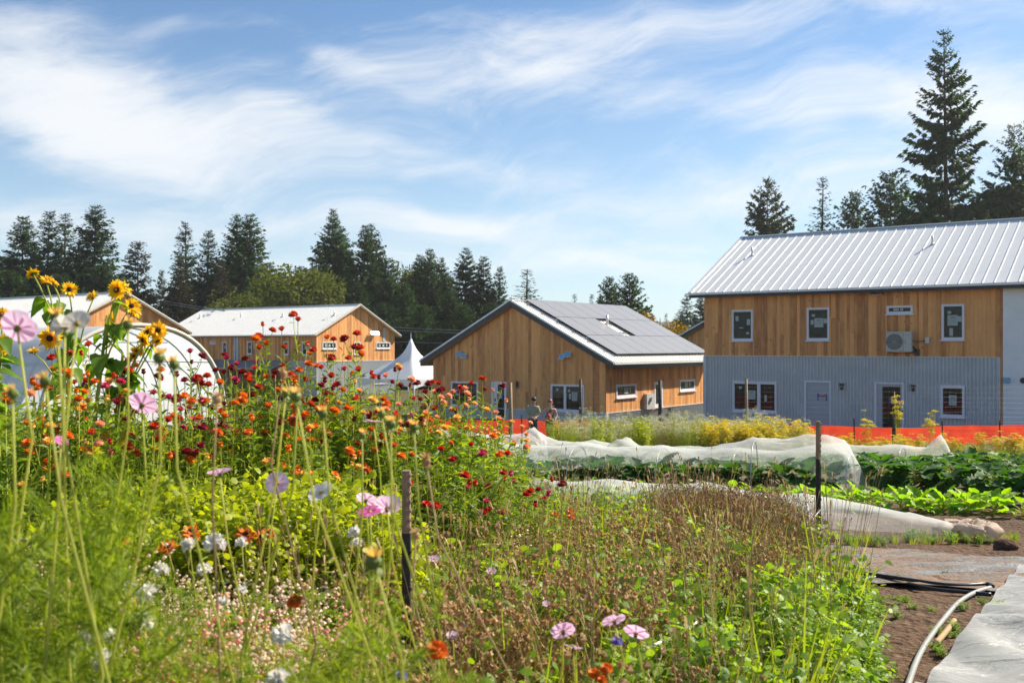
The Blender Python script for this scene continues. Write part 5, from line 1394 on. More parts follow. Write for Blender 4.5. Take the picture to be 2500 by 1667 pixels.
def cosmos_foliage(seed, H=1.0):
    r = rg(seed); mb = MB()
    for i in range(4):
        a = r.random() * 6.28; T = np.array([math.cos(a) * .24, math.sin(a) * .24, H * r.uniform(.6, 1)]); B = np.array([math.cos(a) * .02, math.sin(a) * .02, 0])
        mb.stems([B], [T], .0022, .0012, mat=0, bend=[r.normal(0, .06, 3)], k=6)
        for j in range(11):
            t = r.uniform(.3, 1.0); c = B + (T - B) * t; m = 66
            a2 = r.random() * 6.28; d = np.array([math.cos(a2) * .8, math.sin(a2) * .8, r.uniform(.1, .8)]); Lb = .11 * r.uniform(.7, 1.2)
            tt = r.random(m); P = c + d * (Lb * tt)[:, None]; D = d * .6 + r.normal(0, .5, (m, 3))
            mb.leaves(P, D, .045 * r.uniform(.4, 1.1, m), .0017, mat=0, t=(0, .5, 1), wp=(1, 1, .3), droop=.15)
            mb.stems([c], [c + d * Lb], .0012, .0008, mat=0, k=3)
    return mb.mesh('feathery_leaves', [M['feather'], M['stem']])
CF = [cosmos_foliage(200 + i) for i in range(4)]
rc_ = random.Random(21)
stalks = {'flower': [], 'bud': []}
def stalk(px, py, d, kind, mesh, face, size=1.0, base_dx=None, thick=.0026, dry=False, foliage=True, nm='cosmos_plant'):
    hp = P3(px, py, d); dx = base_dx if base_dx is not None else rc_.uniform(-60, 60)
    bx = pxx(px + dx, d); by = d + rc_.uniform(-.05, .12); base = Vector((bx, by, G(bx, by)))
    t = empty(nm, base); hp = hp - base
    mb = MB(); mid = hp * .55 + Vector((rc_.uniform(-.12, .12), rc_.uniform(-.05, .05), 0)); q3_ = hp * .85 + Vector((rc_.uniform(-.03, .03), 0, 0))
    mb.tube([Vector((0, 0, 0)), hp * .3 + Vector((rc_.uniform(-.07, .07), 0, 0)), mid, q3_, hp], [thick * 1.7, thick * 1.45, thick * 1.2, thick, thick * .85], 6)
    mb.build('stem', M['straw'] if dry else M['stem'], t, smooth=True)
    inst('flower_head' if kind == 'flower' else 'seed_head', mesh, t, M=Matrix.Translation(hp) @ align(face, rc_.random() * 6) @ Matrix.Scale(size, 4))
    if foliage: inst('feathery_leaves', CF[rc_.randrange(4)], t, rot=(0, 0, rc_.random() * 6), sc=(1, 1, max(hp.z * rc_.uniform(.55, .75), .25)))
    tag(t, None, 'flower', 'cosmos plants close to the camera')
    return t
C1 = [(42, 802, 2.0, 'petal_pink', (.0, .8, .5), 1.0, 'pale lilac cosmos seen from behind near the left edge'), (346, 990, 2.55, 'petal_pink', (.05, .7, .6), 1.05, 'large pink cosmos seen from behind in front of the greenhouse'),
      (677, 1180, 2.9, 'petal_pink', (.1, -.9, .45), .95, 'open pink cosmos facing the camera above the yellow-green bush'), (785, 1205, 2.7, 'petal_white', (-.3, -.5, .8), 1.0, 'whitish cosmos right of the open pink cosmos'),
      (945, 1243, 2.7, 'petal_pink', (.0, .8, .5), .98, 'pale pink cosmos beside the magenta-pink one left of the stake'), (903, 1252, 2.65, 'petal_hot', (-.1, -.35, .9), .85, 'magenta-pink cosmos left of the wooden stake'),
      (893, 1222, 2.9, 'petal_pink', (.2, .6, .7), .85, 'faint pink cosmos behind the magenta-pink one'), (536, 1157, 2.5, 'petal_pink', (-.2, .3, .95), .85, 'side-on pink cosmos left of the open pink cosmos'), (911, 1031, 3.6, 'petal_pink', (.1, .1, 1), .9, 'small pink cosmos among the green stalks before the strawflowers'),
      (1375, 1543, 2.75, 'petal_pink', (-.1, .75, .6), .95, 'pink cosmos at bottom centre seen from behind'), (1500, 1518, 2.8, 'petal_pink', (-.2, .6, .7), .95, 'upper of two overlapping pale cosmos at bottom centre'), (1552, 1548, 2.7, 'petal_pink', (.3, .6, .7), 1.0, 'lower right of two overlapping pale cosmos at bottom centre'),
      (1400, 1583, 2.7, 'petal_pink', (.2, .3, .9), .7, 'small half-open cosmos below the pink one at bottom centre'), (148, 1078, 2.4, 'petal_hot', (.6, -.3, .7), .45, 'withering magenta cosmos at left'), (188, 790, 1.9, 'petal_white', (-.5, .5, .6), .75, 'blurred white cosmos in front of the sunflower'), (158, 800, 1.9, 'petal_white', (-.8, .1, .3), .6, 'blurred white cosmos petal tilted left of another')]
for px, py, d, c, fc, sz, lb in C1:
    t = stalk(px, py, d, 'flower', CH[c][rc_.randrange(3)], fc, sz, foliage=True); t['label'] = lb
B1_ALL = [(138, 776, 1.9, 1.5, 0), (196, 745, 2.3, 1.2, 0), (312, 793, 2.2, 1.3, 0), (388, 873, 2.0, 1.5, 0), (517, 883, 1.8, 1.6, 0), (722, 968, 1.9, 1.4, 0), (698, 960, 2.3, 1.1, 0), (738, 940, 1.8, 1.6, 0), (726, 985, 2.3, 1.3, 0), (788, 1010, 2.2, 1.3, 0), (951, 992, 2.0, 1.5, 0), (931, 1010, 2.3, 1.2, 0), (954, 1035, 2.2, 1.4, 0),
      (982, 1085, 2.1, 1.5, 0), (1010, 1042, 2.3, 1.3, 0), (884, 1062, 2.5, 1.2, 0), (624, 935, 2.1, 1.4, 2), (692, 912, 2.3, 1.1, 2), (1040, 1125, 2.3, 1.4, 2), (1020, 1160, 2.5, 1.0, 2), (530, 975, 2.0, 1.2, 2), (912, 1370, 1.6, 1.7, 1), (283, 975, 2.0, 1.2, 2), (1015, 1305, 2.4, 1.2, 2), (425, 890, 2.0, 1.3, 0), (590, 1090, 2.2, 1.2, 2), (110, 930, 1.7, 1.2, 0), (30, 960, 1.8, 1.2, 0)]
B1 = [b for i, b in enumerate(B1_ALL) if i % 3 != 1]
bl = []
for px, py, d, sz, bi in B1:
    t = stalk(px, py, d, 'bud', BUD[bi], (rc_.uniform(-.4, .4), rc_.uniform(-.4, .2), 1), sz, base_dx=rc_.uniform(-120, 260), thick=.0023 if bi == 2 else .0026, dry=bi == 2, foliage=rc_.random() < .5 and px < 560); bl.append((t, bi))
label_row([t for t, b in bl if b != 2], 'tall green cosmos stalks ending in a round seed head'); label_row([t for t, b in bl if b == 2], 'dry brown stalks ending in a seed head')
# feathery plants without flowers
fl_ = []
for i in range(48):
    d = rc_.uniform(1.6, 3.2); px = rc_.uniform(-140, 170) if i < 20 else rc_.uniform(-80, 480) if i < 38 else rc_.uniform(560, 900); py = rc_.uniform(1080, 1330) if px < 500 else rc_.uniform(1330, 1520)
    if px < 130: py = rc_.uniform(960, 1250)
    elif px < 560: py = rc_.uniform(1330, 1480); d = rc_.uniform(2.8, 3.4)
    x = pxx(px, d); H = pxz(py, d) - G(x, d)
    t = empty('cosmos_plant', (x, d, G(x, d)), rc_.random() * 6); inst('feathery_leaves', CF[i % 4], t, sc=(1.1, 1.1, H)); tag(t, None, 'plant', 'feathery cosmos plants without flowers'); fl_.append(t)
label_row(fl_, 'feathery green cosmos plants without blooms in the foreground')
# white pompom flowers
def pom(seed):
    r = rg(seed); mb = MB(); n = 46; v = r.normal(0, 1, (n, 3)); v[:, 2] = np.abs(v[:, 2]) * .8; v /= np.linalg.norm(v, axis=1, keepdims=True)
    mb.leaves(v * .006, v, .018 * r.uniform(.8, 1.2, n), .011, t=(0, .5, .85, 1), wp=(.3, .9, 1, .5), droop=.1, U=r.normal(0, 1, (n, 3))); mb.ellipsoid((0, 0, 0), (.012, .012, .01), 8, 4, 0)
    return mb.mesh('flower_head', [M['petal_white'], M['bud']])
PM = [pom(i) for i in range(3)]; pl = []
for px, py, d, sz in [(462, 1330, 2.6, 1.0), (525, 1328, 2.5, 1.25), (498, 1392, 2.7, .95), (393, 1393, 2.7, 1.0), (305, 1435, 2.5, 1.1), (358, 1452, 2.4, 1.25), (350, 1518, 2.3, 1.2), (200, 1562, 2.2, 1.0), (270, 1556, 2.3, .9), (690, 1552, 2.3, 1.25), (252, 1612, 2.1, 1.1), (865, 1300, 3.0, .95), (870, 1325, 3.1, .8), (590, 1440, 2.6, .7), (545, 1470, 2.6, .7), (680, 1660, 2.1, 1.1), (590, 1325, 2.8, .8)]:
    t = stalk(px, py, d, 'flower', PM[rc_.randrange(3)], (rc_.uniform(-.3, .3), -.5, .8), sz * .95, thick=.0015, foliage=False, nm='scabious_plant'); t['group'] = 'white pompom flowers'; pl.append(t)
label_row(pl, 'white pompom flowers in the foreground bed')
# ================================================================== GROUND COVER: uncountable stuff scattered over the beds
def scatter(name, label, protos, pts, rots, scl, idx):
    """one object: points that carry tufts (geometry nodes)"""
    col = bpy.data.collections.new(name + '_tufts')
    for i, me in enumerate(protos):
        o = bpy.data.objects.new('%s_tuft_%02d' % (name, i), me); col.objects.link(o)
    me = bpy.data.meshes.new(name); n = len(pts)
    me.vertices.add(n); me.vertices.foreach_set('co', np.asarray(pts, np.float32).ravel())
    a = me.attributes.new('rot', 'FLOAT_VECTOR', 'POINT'); a.data.foreach_set('vector', np.asarray(rots, np.float32).ravel())
    a = me.attributes.new('scl', 'FLOAT_VECTOR', 'POINT'); a.data.foreach_set('vector', np.asarray(scl, np.float32).ravel())
    a = me.attributes.new('pick', 'INT', 'POINT'); a.data.foreach_set('value', np.asarray(idx, np.int32))
    o = bpy.data.objects.new(name, me); COL.objects.link(o)
    ng = bpy.data.node_groups.new(name, 'GeometryNodeTree')
    ng.interface.new_socket('Geometry', in_out='INPUT', socket_type='NodeSocketGeometry'); ng.interface.new_socket('Geometry', in_out='OUTPUT', socket_type='NodeSocketGeometry')
    N = ng.nodes; gi = N.new('NodeGroupInput'); go = N.new('NodeGroupOutput'); ip = N.new('GeometryNodeInstanceOnPoints'); ci = N.new('GeometryNodeCollectionInfo')
    ci.inputs['Collection'].default_value = col; ci.inputs['Separate Children'].default_value = True; ci.inputs['Reset Children'].default_value = True
    def attr(nm, dt):
        x = N.new('GeometryNodeInputNamedAttribute'); x.data_type = dt; x.inputs[0].default_value = nm; return x.outputs[0]
    ip.inputs['Pick Instance'].default_value = True
    L_ = ng.links.new
    L_(gi.outputs[0], ip.inputs['Points']); L_(ci.outputs[0], ip.inputs['Instance']); L_(attr('pick', 'INT'), ip.inputs['Instance Index'])
    e2r = N.new('FunctionNodeEulerToRotation'); L_(attr('rot', 'FLOAT_VECTOR'), e2r.inputs[0]); L_(e2r.outputs[0], ip.inputs['Rotation']); L_(attr('scl', 'FLOAT_VECTOR'), ip.inputs['Scale'])
    L_(ip.outputs[0], go.inputs[0])
    md = o.modifiers.new('tufts', 'NODES'); md.node_group = ng
    tag(o, label, kind='stuff')
    return o
def field(name, label, protos, n, sample, seed, smin=.8, smax=1.25, hfun=None, tilt=.12):
    """sample(r) -> x, y (metres) or None"""
    r = random.Random(seed); pts = []; rot = []; sc = []; ix = []
    tries = 0
    while len(pts) < n and tries < n * 30:
        tries += 1
        p = sample(r)
        if p is None: continue
        x, y = p[0], p[1]; s = r.uniform(smin, smax); h = (hfun(x, y) if hfun else 1.0)
        pts.append((x, y, G(x, y) - .01)); rot.append((r.gauss(0, tilt), r.gauss(0, tilt), r.random() * 6.28)); sc.append((s, s, s * h)); ix.append(r.randrange(len(protos)))
    return scatter(name, label, protos, pts, rot, sc, ix)
# prototypes
def grass_tuft(seed, n=46, H=.42, sp=.07, mat='grassy', seeds=False):
    r = rg(seed); mb = MB(); a = r.random(n) * 6.28; rr2 = r.random(n) * sp
    P = np.stack([np.cos(a) * rr2, np.sin(a) * rr2, np.zeros(n)], 1); D = np.stack([np.cos(a) * r.uniform(.05, .55, n), np.sin(a) * r.uniform(.05, .55, n), np.ones(n)], 1)
    L = H * r.uniform(.4, 1.1, n); mb.leaves(P, D, L, r.uniform(.004, .008, n), t=(0, .4, .75, 1), wp=(.8, 1, .7, .1), droop=r.uniform(.05, .5, n), U=r.normal(0, 1, (n, 3)))
    if seeds:
        k = 7; D2 = D[:k]; B = P[:k]; T = B + D2 * (H * 1.15); mb.stems(B, T, .0012, .0008, mat=1); mb.leaves(T, D2 + [0, 0, .2], .06, .007, mat=1, droop=.6)
    return mb.mesh(name_(seed), [M[mat], M['straw']])
def name_(s): return 'tuft_%d' % s
def leaf_bush(seed, n=420, H=.45, Rb=.2, L=.035, wr=.6, mat='weed', top=False, stems=9, smat='stem', flowers=None, fn=0):
    r = rg(seed); mb = MB(); a = r.random(stems) * 6.28; tips = np.stack([np.cos(a) * Rb * r.uniform(.2, 1, stems), np.sin(a) * Rb * r.uniform(.2, 1, stems), H * r.uniform(.7, 1, stems)], 1)
    mb.stems(np.zeros((stems, 3)), tips, .0035, .0015, mat=1, bend=r.normal(0, .03, (stems, 3)), k=5)
    si = r.integers(0, stems, n); t = r.uniform(.12, 1.02, n) ** (.6 if top else .85); P = tips[si] * t[:, None] + r.normal(0, .028, (n, 3)) * np.array([1, 1, .6])
    an = r.random(n) * 6.28; D = np.stack([np.cos(an), np.sin(an), r.uniform(-.1, .7, n)], 1); LL = L * r.uniform(.6, 1.3, n)
    mb.leaves(P, D, LL, LL * wr, mat=0, t=(0, .3, .7, 1), wp=(.15, .95, .8, .05), droop=r.uniform(.0, .5, n))
    if flowers:
        k = fn; P2 = tips[r.integers(0, stems, k)] + r.normal(0, .03, (k, 3)) + [0, 0, .02]; mb.balls(P2, r.uniform(.004, .009, k), mat=2, squash=.6)
    return mb.mesh(name_(seed), [M[mat], M[smat]] + ([M[flowers]] if flowers else []))
def dry_weed(seed, H=.65, ns=10, sp=.2, mat='seed', smat='straw', balls=5, br=.007, bits=120):
    r = rg(seed); mb = MB(); a = r.random(ns) * 6.28; T = np.stack([np.cos(a) * sp * r.uniform(.2, 1, ns), np.sin(a) * sp * r.uniform(.2, 1, ns), H * r.uniform(.6, 1, ns)], 1)
    mb.stems(np.zeros((ns, 3)), T, .0026, .0012, mat=1, bend=r.normal(0, .03, (ns, 3)), k=5)
    nb = ns * balls; si = r.integers(0, ns, nb); t = r.uniform(.45, 1, nb); P = T[si] * t[:, None]; an = r.random(nb) * 6.28
    E = P + np.stack([np.cos(an), np.sin(an), r.uniform(.5, 1.4, nb)], 1) * (H * .13 * r.uniform(.5, 1.1, nb))[:, None]
    mb.stems(P, E, .0012, .0008, mat=1, k=3); mb.balls(E, br * r.uniform(.6, 1.25, nb), mat=0, squash=1.2)
    n = nb; D = np.repeat((E - P), 4, 0) + r.normal(0, .03, (n * 4, 3)); mb.leaves(np.repeat(E, 4, 0), D, br * 2.0, br * .9, mat=0, droop=.1)
    n = bits; si = r.integers(0, ns, n); P = T[si] * r.uniform(.05, .9, n)[:, None]; mb.leaves(P, r.normal(0, 1, (n, 3)) + [0, 0, .2], .035 * r.uniform(.5, 1.3, n), .005, mat=1, droop=.9)
    return mb.mesh(name_(seed), [M[mat], M[smat]])
def umbel_plant(seed, H=1.0, ns=7, sp=.16, fmat='petal_dill', smat='stem', rays=20, ur=.07, leafm='feather', thr=160, pet=.011):
    r = rg(seed); mb = MB(); a = r.random(ns) * 6.28; T = np.stack([np.cos(a) * sp * r.uniform(.2, 1, ns), np.sin(a) * sp * r.uniform(.2, 1, ns), H * r.uniform(.65, 1, ns)], 1)
    mb.stems(np.zeros((ns, 3)), T, .004, .002, mat=1, bend=r.normal(0, .03, (ns, 3)), k=5)
    tops = [T]
    k2 = ns * 2; si = r.integers(0, ns, k2); P = T[si] * r.uniform(.55, .9, k2)[:, None]; an = r.random(k2) * 6.28; T2 = P + np.stack([np.cos(an) * .09, np.sin(an) * .09, r.uniform(.08, .2, k2)], 1); mb.stems(P, T2, .002, .0015, mat=1, k=3); tops.append(T2)
    TT = np.concatenate(tops); m = len(TT)
    ci = np.repeat(np.arange(m), rays); n = len(ci); an = r.random(n) * 6.28; q_ = np.sqrt(r.random(n)); E = TT[ci] + np.stack([np.cos(an) * q_ * ur, np.sin(an) * q_ * ur, .035 - .02 * q_ + r.normal(0, .004, n)], 1)
    mb.stems(TT[ci], E, .0008, .0006, mat=1, k=2)
    e2 = np.repeat(E, 3, 0) + r.normal(0, .006, (n * 3, 3)); D = r.normal(0, 1, (n * 3, 3)); D[:, 2] = np.abs(D[:, 2]) * .3; mb.leaves(e2, D, pet * 1.6, pet * 1.3, mat=0, t=(0, .5, 1), wp=(.5, 1, .5), droop=0, U=np.tile([[0, 0, 1.0]], (n * 3, 1)) + r.normal(0, .3, (n * 3, 3)))
    n = thr; si = r.integers(0, ns, n); P = T[si] * r.uniform(.1, .85, n)[:, None]; mb.leaves(P, r.normal(0, 1, (n, 3)) + [0, 0, .6], .09 * r.uniform(.4, 1.1, n), .003, mat=2, t=(0, .5, 1), wp=(1, 1, .3), droop=.3)
    return mb.mesh(name_(seed), [M[fmat], M[smat], M[leafm]])
GT = [grass_tuft(300 + i, 46, .42, .07) for i in range(3)]; GTS = [grass_tuft(310 + i, 30, .40, .06, seeds=True) for i in range(3)]; GLONG = [grass_tuft(320 + i, 60, .62, .06, 'green') for i in range(3)]
WB = [leaf_bush(330 + i, 460, .30, .20, .033, .6, 'weed') for i in range(4)]
LB = [leaf_bush(340 + i, 760, .62, .24, .032, .8, 'lime', True, 14) for i in range(4)]
DW = [dry_weed(350 + i, .62, 10, .2, balls=7, br=.0115) for i in range(5)]
DWF = [dry_weed(360 + i, .60, 16, .24, 'darkseed', 'straw', 9, .0045, 160) for i in range(4)]
CL_P = [leaf_bush(370 + i, 130, .46, .13, .03, .25, 'green', False, 12, flowers='petal_rose', fn=110) for i in range(2)]
CL_W = [leaf_bush(375 + i, 130, .44, .13, .03, .25, 'green', False, 12, flowers='petal_cream', fn=90) for i in range(2)]
UD = [umbel_plant(380 + i) for i in range(4)]
UW = [umbel_plant(390 + i, 1.0, 8, .2, 'petal_white', 'stem', 9, .05, 'feather', 420, .005) for i in range(4)]
LS = [leaf_bush(400 + i, 320, 1.0, .1, .07, .3, 'lime', False, 7) for i in range(3)]
BR = [dry_weed(410 + i, .8, 16, .22, 'darkseed', 'straw', 8, .007, 200) for i in range(2)]
DK = [leaf_bush(415 + i, 360, .9, .2, .085, .17, 'dkgreen', False, 9) for i in range(4)]
DKL = [leaf_bush(425 + i, 300, .5, .2, .05, .5, 'green', False, 9) for i in range(3)]

def right_edge(d):        # right border of the flower bed in pixels by distance
    return float(np.interp(d, [0, 4.8, 6, 6.8, 7.6, 8.3, 9, 10, 13], [1900, 2080, 2040, 1980, 1935, 1925, 1860, 1500, 1250]))
def in_px(r, x0, x1, d0, d1, dens=None):
    """uniform over ground inside a wedge between two picture columns and two distances"""
    d = math.sqrt(r.uniform(d0 * d0, d1 * d1)); px = r.uniform(x0, x1)
    if px > right_edge(d): return None
    if dens is not None and r.random() > dens(px, d): return None
    return pxx(px, d), d
def hn(x, y, s=1.0, k=.9): return mnoise.noise(Vector((x * k + 7, y * k, s)))
# green undergrowth of the strawflower bed
field('flower_bed_undergrowth', 'dense green strawflower foliage filling the bed below the blooms', DK, 760, lambda r: in_px(r, -250, 620, 5.3, 7.4) if r.random() < .5 else in_px(r, 600, 1215, 6.0, 7.8), 1, .85, 1.15, lambda x, y: 1.30 + .25 * hn(x, y, 1, 2.2) if x < -.8 else 1.12 + .25 * hn(x, y, 1, 2.2))
field('low_green_growth', 'low green growth between the tall flowers', DKL, 480, lambda r: in_px(r, -300, 1300, 3.6, 5.4), 2, .8, 1.3)
field('lime_ground_cover', 'bright yellow-green bushy growth in front of the strawflowers', LB, 230, lambda r: in_px(r, 240, 930, 4.1, 5.0) if r.random() < .66 else in_px(r, 1060, 1560, 5.6, 8.5, lambda p, d: .8), 3, .8, 1.15, lambda x, y: 1.42 + .2 * hn(x, y, 4, 2) if y < 5.1 else .8)
field('grass', 'green grass among the flowers in the middle of the bed', GT + GLONG, 720, lambda r: in_px(r, -200, 1500, 3.1, 8.5, lambda p, d: .25 + .75 * (hn(*[(p - 1250) / FPX * d, d]) > -.05)), 4, .7, 1.3)
field('tall_grass', 'clump of long green grass behind the wooden stake', GLONG, 120, lambda r: in_px(r, 850, 1230, 4.5, 6.6), 14, .9, 1.35)
field('dry_weeds', 'brown dried seed heads covering the middle of the bed', DW, 400, lambda r: in_px(r, 560, 2000, 2.6, 7.6, lambda p, d: np.interp(p, [560, 900, 1200, 1700, 2000], [.25, .55, 1, .75, .25]) * (1 if d > 3.2 else .7) * (0.12 if (p > 1560 and d < 5.6) else 1)), 5, .7, 1.15, lambda x, y: .95 + .25 * hn(x, y))
field('dry_brush', 'fine dark brown dried brush at the right end of the bed', DWF, 270, lambda r: in_px(r, 1560, 2080, 6.3, 9.0), 6, .7, 1.2, lambda x, y: 1.05 if x > 1.3 and y > 7.2 else .62)
field('weeds', 'bright green leafy weeds at the bottom right of the bed', WB, 1000, lambda r: in_px(r, 1560, 2110, 4.0, 6.6, lambda p, d: 1 if p > 1560 + 60 * (d - 4) else .3), 7, .7, 1.15, lambda x, y: .95)
field('mixed_greens', 'mixed green leaves between the dried weeds', WB + GTS + [GT[0]], 760, lambda r: in_px(r, 560, 2050, 2.6, 9.5), 8, .8, 1.5, lambda x, y: 1.35)
field('pink_white_blossom', 'small clustered pink and white blossoms in the lower left bed', CL_P + CL_W + CL_W, 190, lambda r: in_px(r, -50, 800, 2.4, 4.0) if r.random() < .78 else in_px(r, 800, 1280, 3.6, 5.4), 9, .8, 1.3, lambda x, y: 1.25 if x < -.6 else 1.0)
field('straw_bits', 'dry stalks mixed through the lower left bed', DW, 130, lambda r: in_px(r, -100, 1000, 2.0, 3.6), 10, .7, 1.1, lambda x, y: .9)
# sprouting weeds on bare soil
def soil_w(r):
    p = gpx(r.uniform(1850, 2500), r.uniform(1400, 1667)); return (p.x, p.y) if proj_px(p.x, p.y) > right_edge(p.y) - 40 and hn(p.x, p.y, 5, 2.2) > .12 else None
field('seedlings', 'small weed seedlings on the bare soil', WB, 90, soil_w, 11, .12, .3, lambda x, y: .8)
field('cover_edge_weeds', 'weeds growing along the foot of the front row cover', WB + GT, 60, lambda r: (lambda u: (3.2 + u * 1.9 + r.gauss(0, .08), 9.65 + .35 * u + r.gauss(0, .12)))(r.random()), 12, .25, .5)
# back field: dill and wispy plants beyond the row covers
def band(r, x0, x1, y0, y1):
    d = r.uniform(y0, y1); px = r.uniform(x0, x1); return pxx(px, d), d
field('wispy_white_flowers', 'wispy pale-flowered growth behind the row covers', UW, 330, lambda r: band(r, 1370, 1900, 25.5, 31), 13, .8, 1.2, lambda x, y: 1.0 + .35 * hn(x, y, 2, .6))
field('lime_spikes', 'upright lime green spikes behind the row covers', LS, 60, lambda r: band(r, *r.choice(((1345, 1378), (1460, 1500), (1555, 1580), (1690, 1740), (1350, 1900))), 25, 27), 15, .8, 1.15, lambda x, y: 1.05)
field('yellow_dill', 'flowering yellow dill behind the row covers', UD + UD + UD + UW, 270, lambda r: band(r, *((1725, 1970) if r.random() < .68 else (1970, 2560)), 24.5, 27.5), 16, .62, 1.15, lambda x, y: 1.02 if x < 7.8 else .66)
field('dry_stalks', 'brown dried stalks among the pale flowers', BR, 40, lambda r: band(r, 1560, 1660, 26, 29), 17, .9, 1.3)
field('far_grass', 'grass and weeds on the field by the orange fence', GTS + WB, 900, lambda r: band(r, 900, 2600, 19, 33), 18, .8, 1.2)
for i, (px, d, H) in enumerate([(2190, 27, 1.75), (2270, 26, 1.3), (2120, 27, 1.3)]):
    t = inst('dill_plant', UD[i], None, (pxx(px, d), d, G(0, d)), (0, 0, i), (1.1, 1.1, H)); tag(t, None, 'plant', 'tall dill plants'); t['label'] = ['tall dill standing above the orange fence in front of the glazed door', 'dill clump in front of the orange fence right of the tallest dill', 'dill clump in front of the orange fence left of the tallest dill'][i]
# lone marigold-like blooms low in the bed
rb = random.Random(8); lst = {'orange': [], 'rudbeckia': [], 'pink': [], 'blue': []}
def small_bloom(px, py, d, mesh, sz, key, nm, face=(0, -.4, .9)):
    t = stalk(px, py, d, 'flower', mesh, face, sz, base_dx=rb.uniform(-20, 20), thick=.0016, foliage=False, nm=nm); t['group'] = 'small blooms low in the bed'; lst[key].append(t)
RUD = SUNH[0].copy(); RUD.materials[0] = M['petal_orange']
for px, py, d, s in [(410, 1335, 3.9, .55), (465, 1295, 4.0, .5), (600, 1305, 4.0, .6), (470, 1310, 3.9, .45), (290, 1330, 3.8, .55), (640, 1310, 4.1, .55), (655, 1300, 4.1, .4)]: small_bloom(px, py, d, RUD, s, 'rudbeckia', 'rudbeckia_plant')
for px, py, d, s in [(1355, 1258, 6.5, 1.0), (1390, 1250, 6.5, 1.0), (1395, 1262, 6.4, .9), (1450, 1645, 2.5, .6), (1480, 1632, 2.5, .6), (1470, 1660, 2.5, .5), (1065, 1590, 2.2, 1.0), (720, 1470, 2.6, .8), (1220, 1110, 5.6, 1)]: small_bloom(px, py, d, HEAD['petal_orange'][0], s, 'orange', 'calendula_plant')
for px, py, d, s in [(1285, 1425, 4.6, .5), (1105, 1552, 3.2, .55), (1885, 1345, 7.2, .55), (1900, 1355, 7.2, .5), (1893, 1370, 7.1, .5), (1880, 1340, 7.3, .5), (2055, 1445, 6.8, .5), (1200, 1395, 4.2, .6), (1060, 1365, 4.0, .6), (1335, 1475, 3.8, .5), (1860, 1345, 7.2, .5)]: small_bloom(px, py, d, CH['petal_pink'][0], s, 'pink', 'cornflower_plant')
for px, py, d, s in [(1674, 1408, 5.3, .5), (1622, 1454, 4.8, .5), (1507, 1566, 2.8, .6), (980, 1648, 2.4, .6), (855, 1550, 3.0, .5)]: small_bloom(px, py, d, HEAD['petal_magenta'][0].copy(), s, 'blue', 'cornflower_plant')
for o in lst['blue']:
    for c in o.children:
        if c.name.startswith('flower_head'): c.data.materials[0] = M['petal_blue']
label_row(lst['rudbeckia'], 'drooping orange-brown rudbeckias in the yellow-green bush'); label_row(lst['orange'], 'small orange blooms low in the bed'); label_row(lst['pink'], 'tiny pink blooms among the dried weeds'); label_row(lst['blue'], 'tiny blue-violet blooms among the dried weeds')

# ================================================================== STAKES, POSTS, STRINGS
M['stake'] = plain('weathered_stake', (.30, .20, .12), .8, var=.3, nscale=20, bump=.5)
M['stake_dark'] = plain('dark_wood', (.02, .018, .014), .7, var=.3, nscale=20)  # near-black wood tone for lower stake shafts and dark posts
M['string'] = plain('white_string', (.75, .74, .68), .7)
def stake(px, top, bot, d, wd, split, label, knots=7):
    b = Vector((pxx(px, d), d, G(0, d) - .05)); zt = pxz(top, d); zs = pxz(split, d)
    t = empty('wooden_stake', b, .4); tag(t, label, 'stake', 'stakes in the flower bed')
    h0 = .0; hs = zs - b.z; ht = zt - b.z
    def seg(a, c, m, nm, rw):
        mb = MB(); n = 9; path = [(mnoise.noise(Vector((px, i, a))) * .004, mnoise.noise(Vector((px, i, 9))) * .004, a + (c - a) * i / n) for i in range(n + 1)]
        mb.tube(path, [rw * (1 + .12 * mnoise.noise(Vector((px, i * 2.3, 2)))) for i in range(n + 1)], 7)
        r = random.Random(px)
        for i in range(knots):
            z = a + (c - a) * (i + .5) / knots; an = -1.0 + r.uniform(-.2, .2); mb.ellipsoid((math.cos(an) * rw * .9, math.sin(an) * rw * .9, z), (rw * .45, rw * .45, rw * .5), 6, 4)
        mb.build(nm, M[m], t, smooth=False)
    seg(0, hs, 'stake_dark', 'lower_shaft', wd * .52); seg(hs, ht, 'stake', 'upper_shaft', wd * .5)
    return t
stake(992, 1148, 1540, 3.55, .033, 1300, 'wooden stake with dark lower half standing left of centre in the flowers')
stake(1998, 1028, 1378, 8.4, .042, 1120, 'dark notched stake in front of the row cover end with white string tied to it')
def line(name, pts, r, label, cat, mat='string', n=5):
    mb = MB(); mb.tube(pts, r, n); o = mb.build(name, M[mat], smooth=True); tag(o, label, cat); return o
a = P3(2003, 1244, 8.36)
g1 = gpx(1925, 1390)
line('string', [a, a.lerp(Vector((g1.x, g1.y, G(0, g1.y) + .22)), .5) - Vector((0, 0, .02)), Vector((g1.x, g1.y, G(0, g1.y) + .2))], .0035, 'white string running left from the dark notched stake', 'string')
g2 = gpx(1985, 1352); line('string', [a + Vector((-.005, -.01, 0)), P3(1990, 1290, 8.5), Vector((g2.x, g2.y, G(0, g2.y)))], .0035, 'white string hanging down from the dark notched stake', 'string')
zc = lambda px, py, d: P3(px, py, d)
line('tape', [zc(1562, 1590, 3.6), zc(1610, 1568, 3.8), zc(1660, 1550, 4.1), zc(1705, 1515, 4.5), zc(1760, 1482, 4.9), zc(1800, 1470, 5.2), zc(1850, 1458, 5.5), zc(1915, 1445, 6.0)], .006, 'white tape running slantwise over the weeds at lower centre right', 'tape')
line('twine', [zc(1575, 1255, 6.6), zc(1640, 1300, 6.4), zc(1690, 1335, 6.2)], .004, 'short tan stalk lying slantwise over the weeds', 'stalk', 'straw')
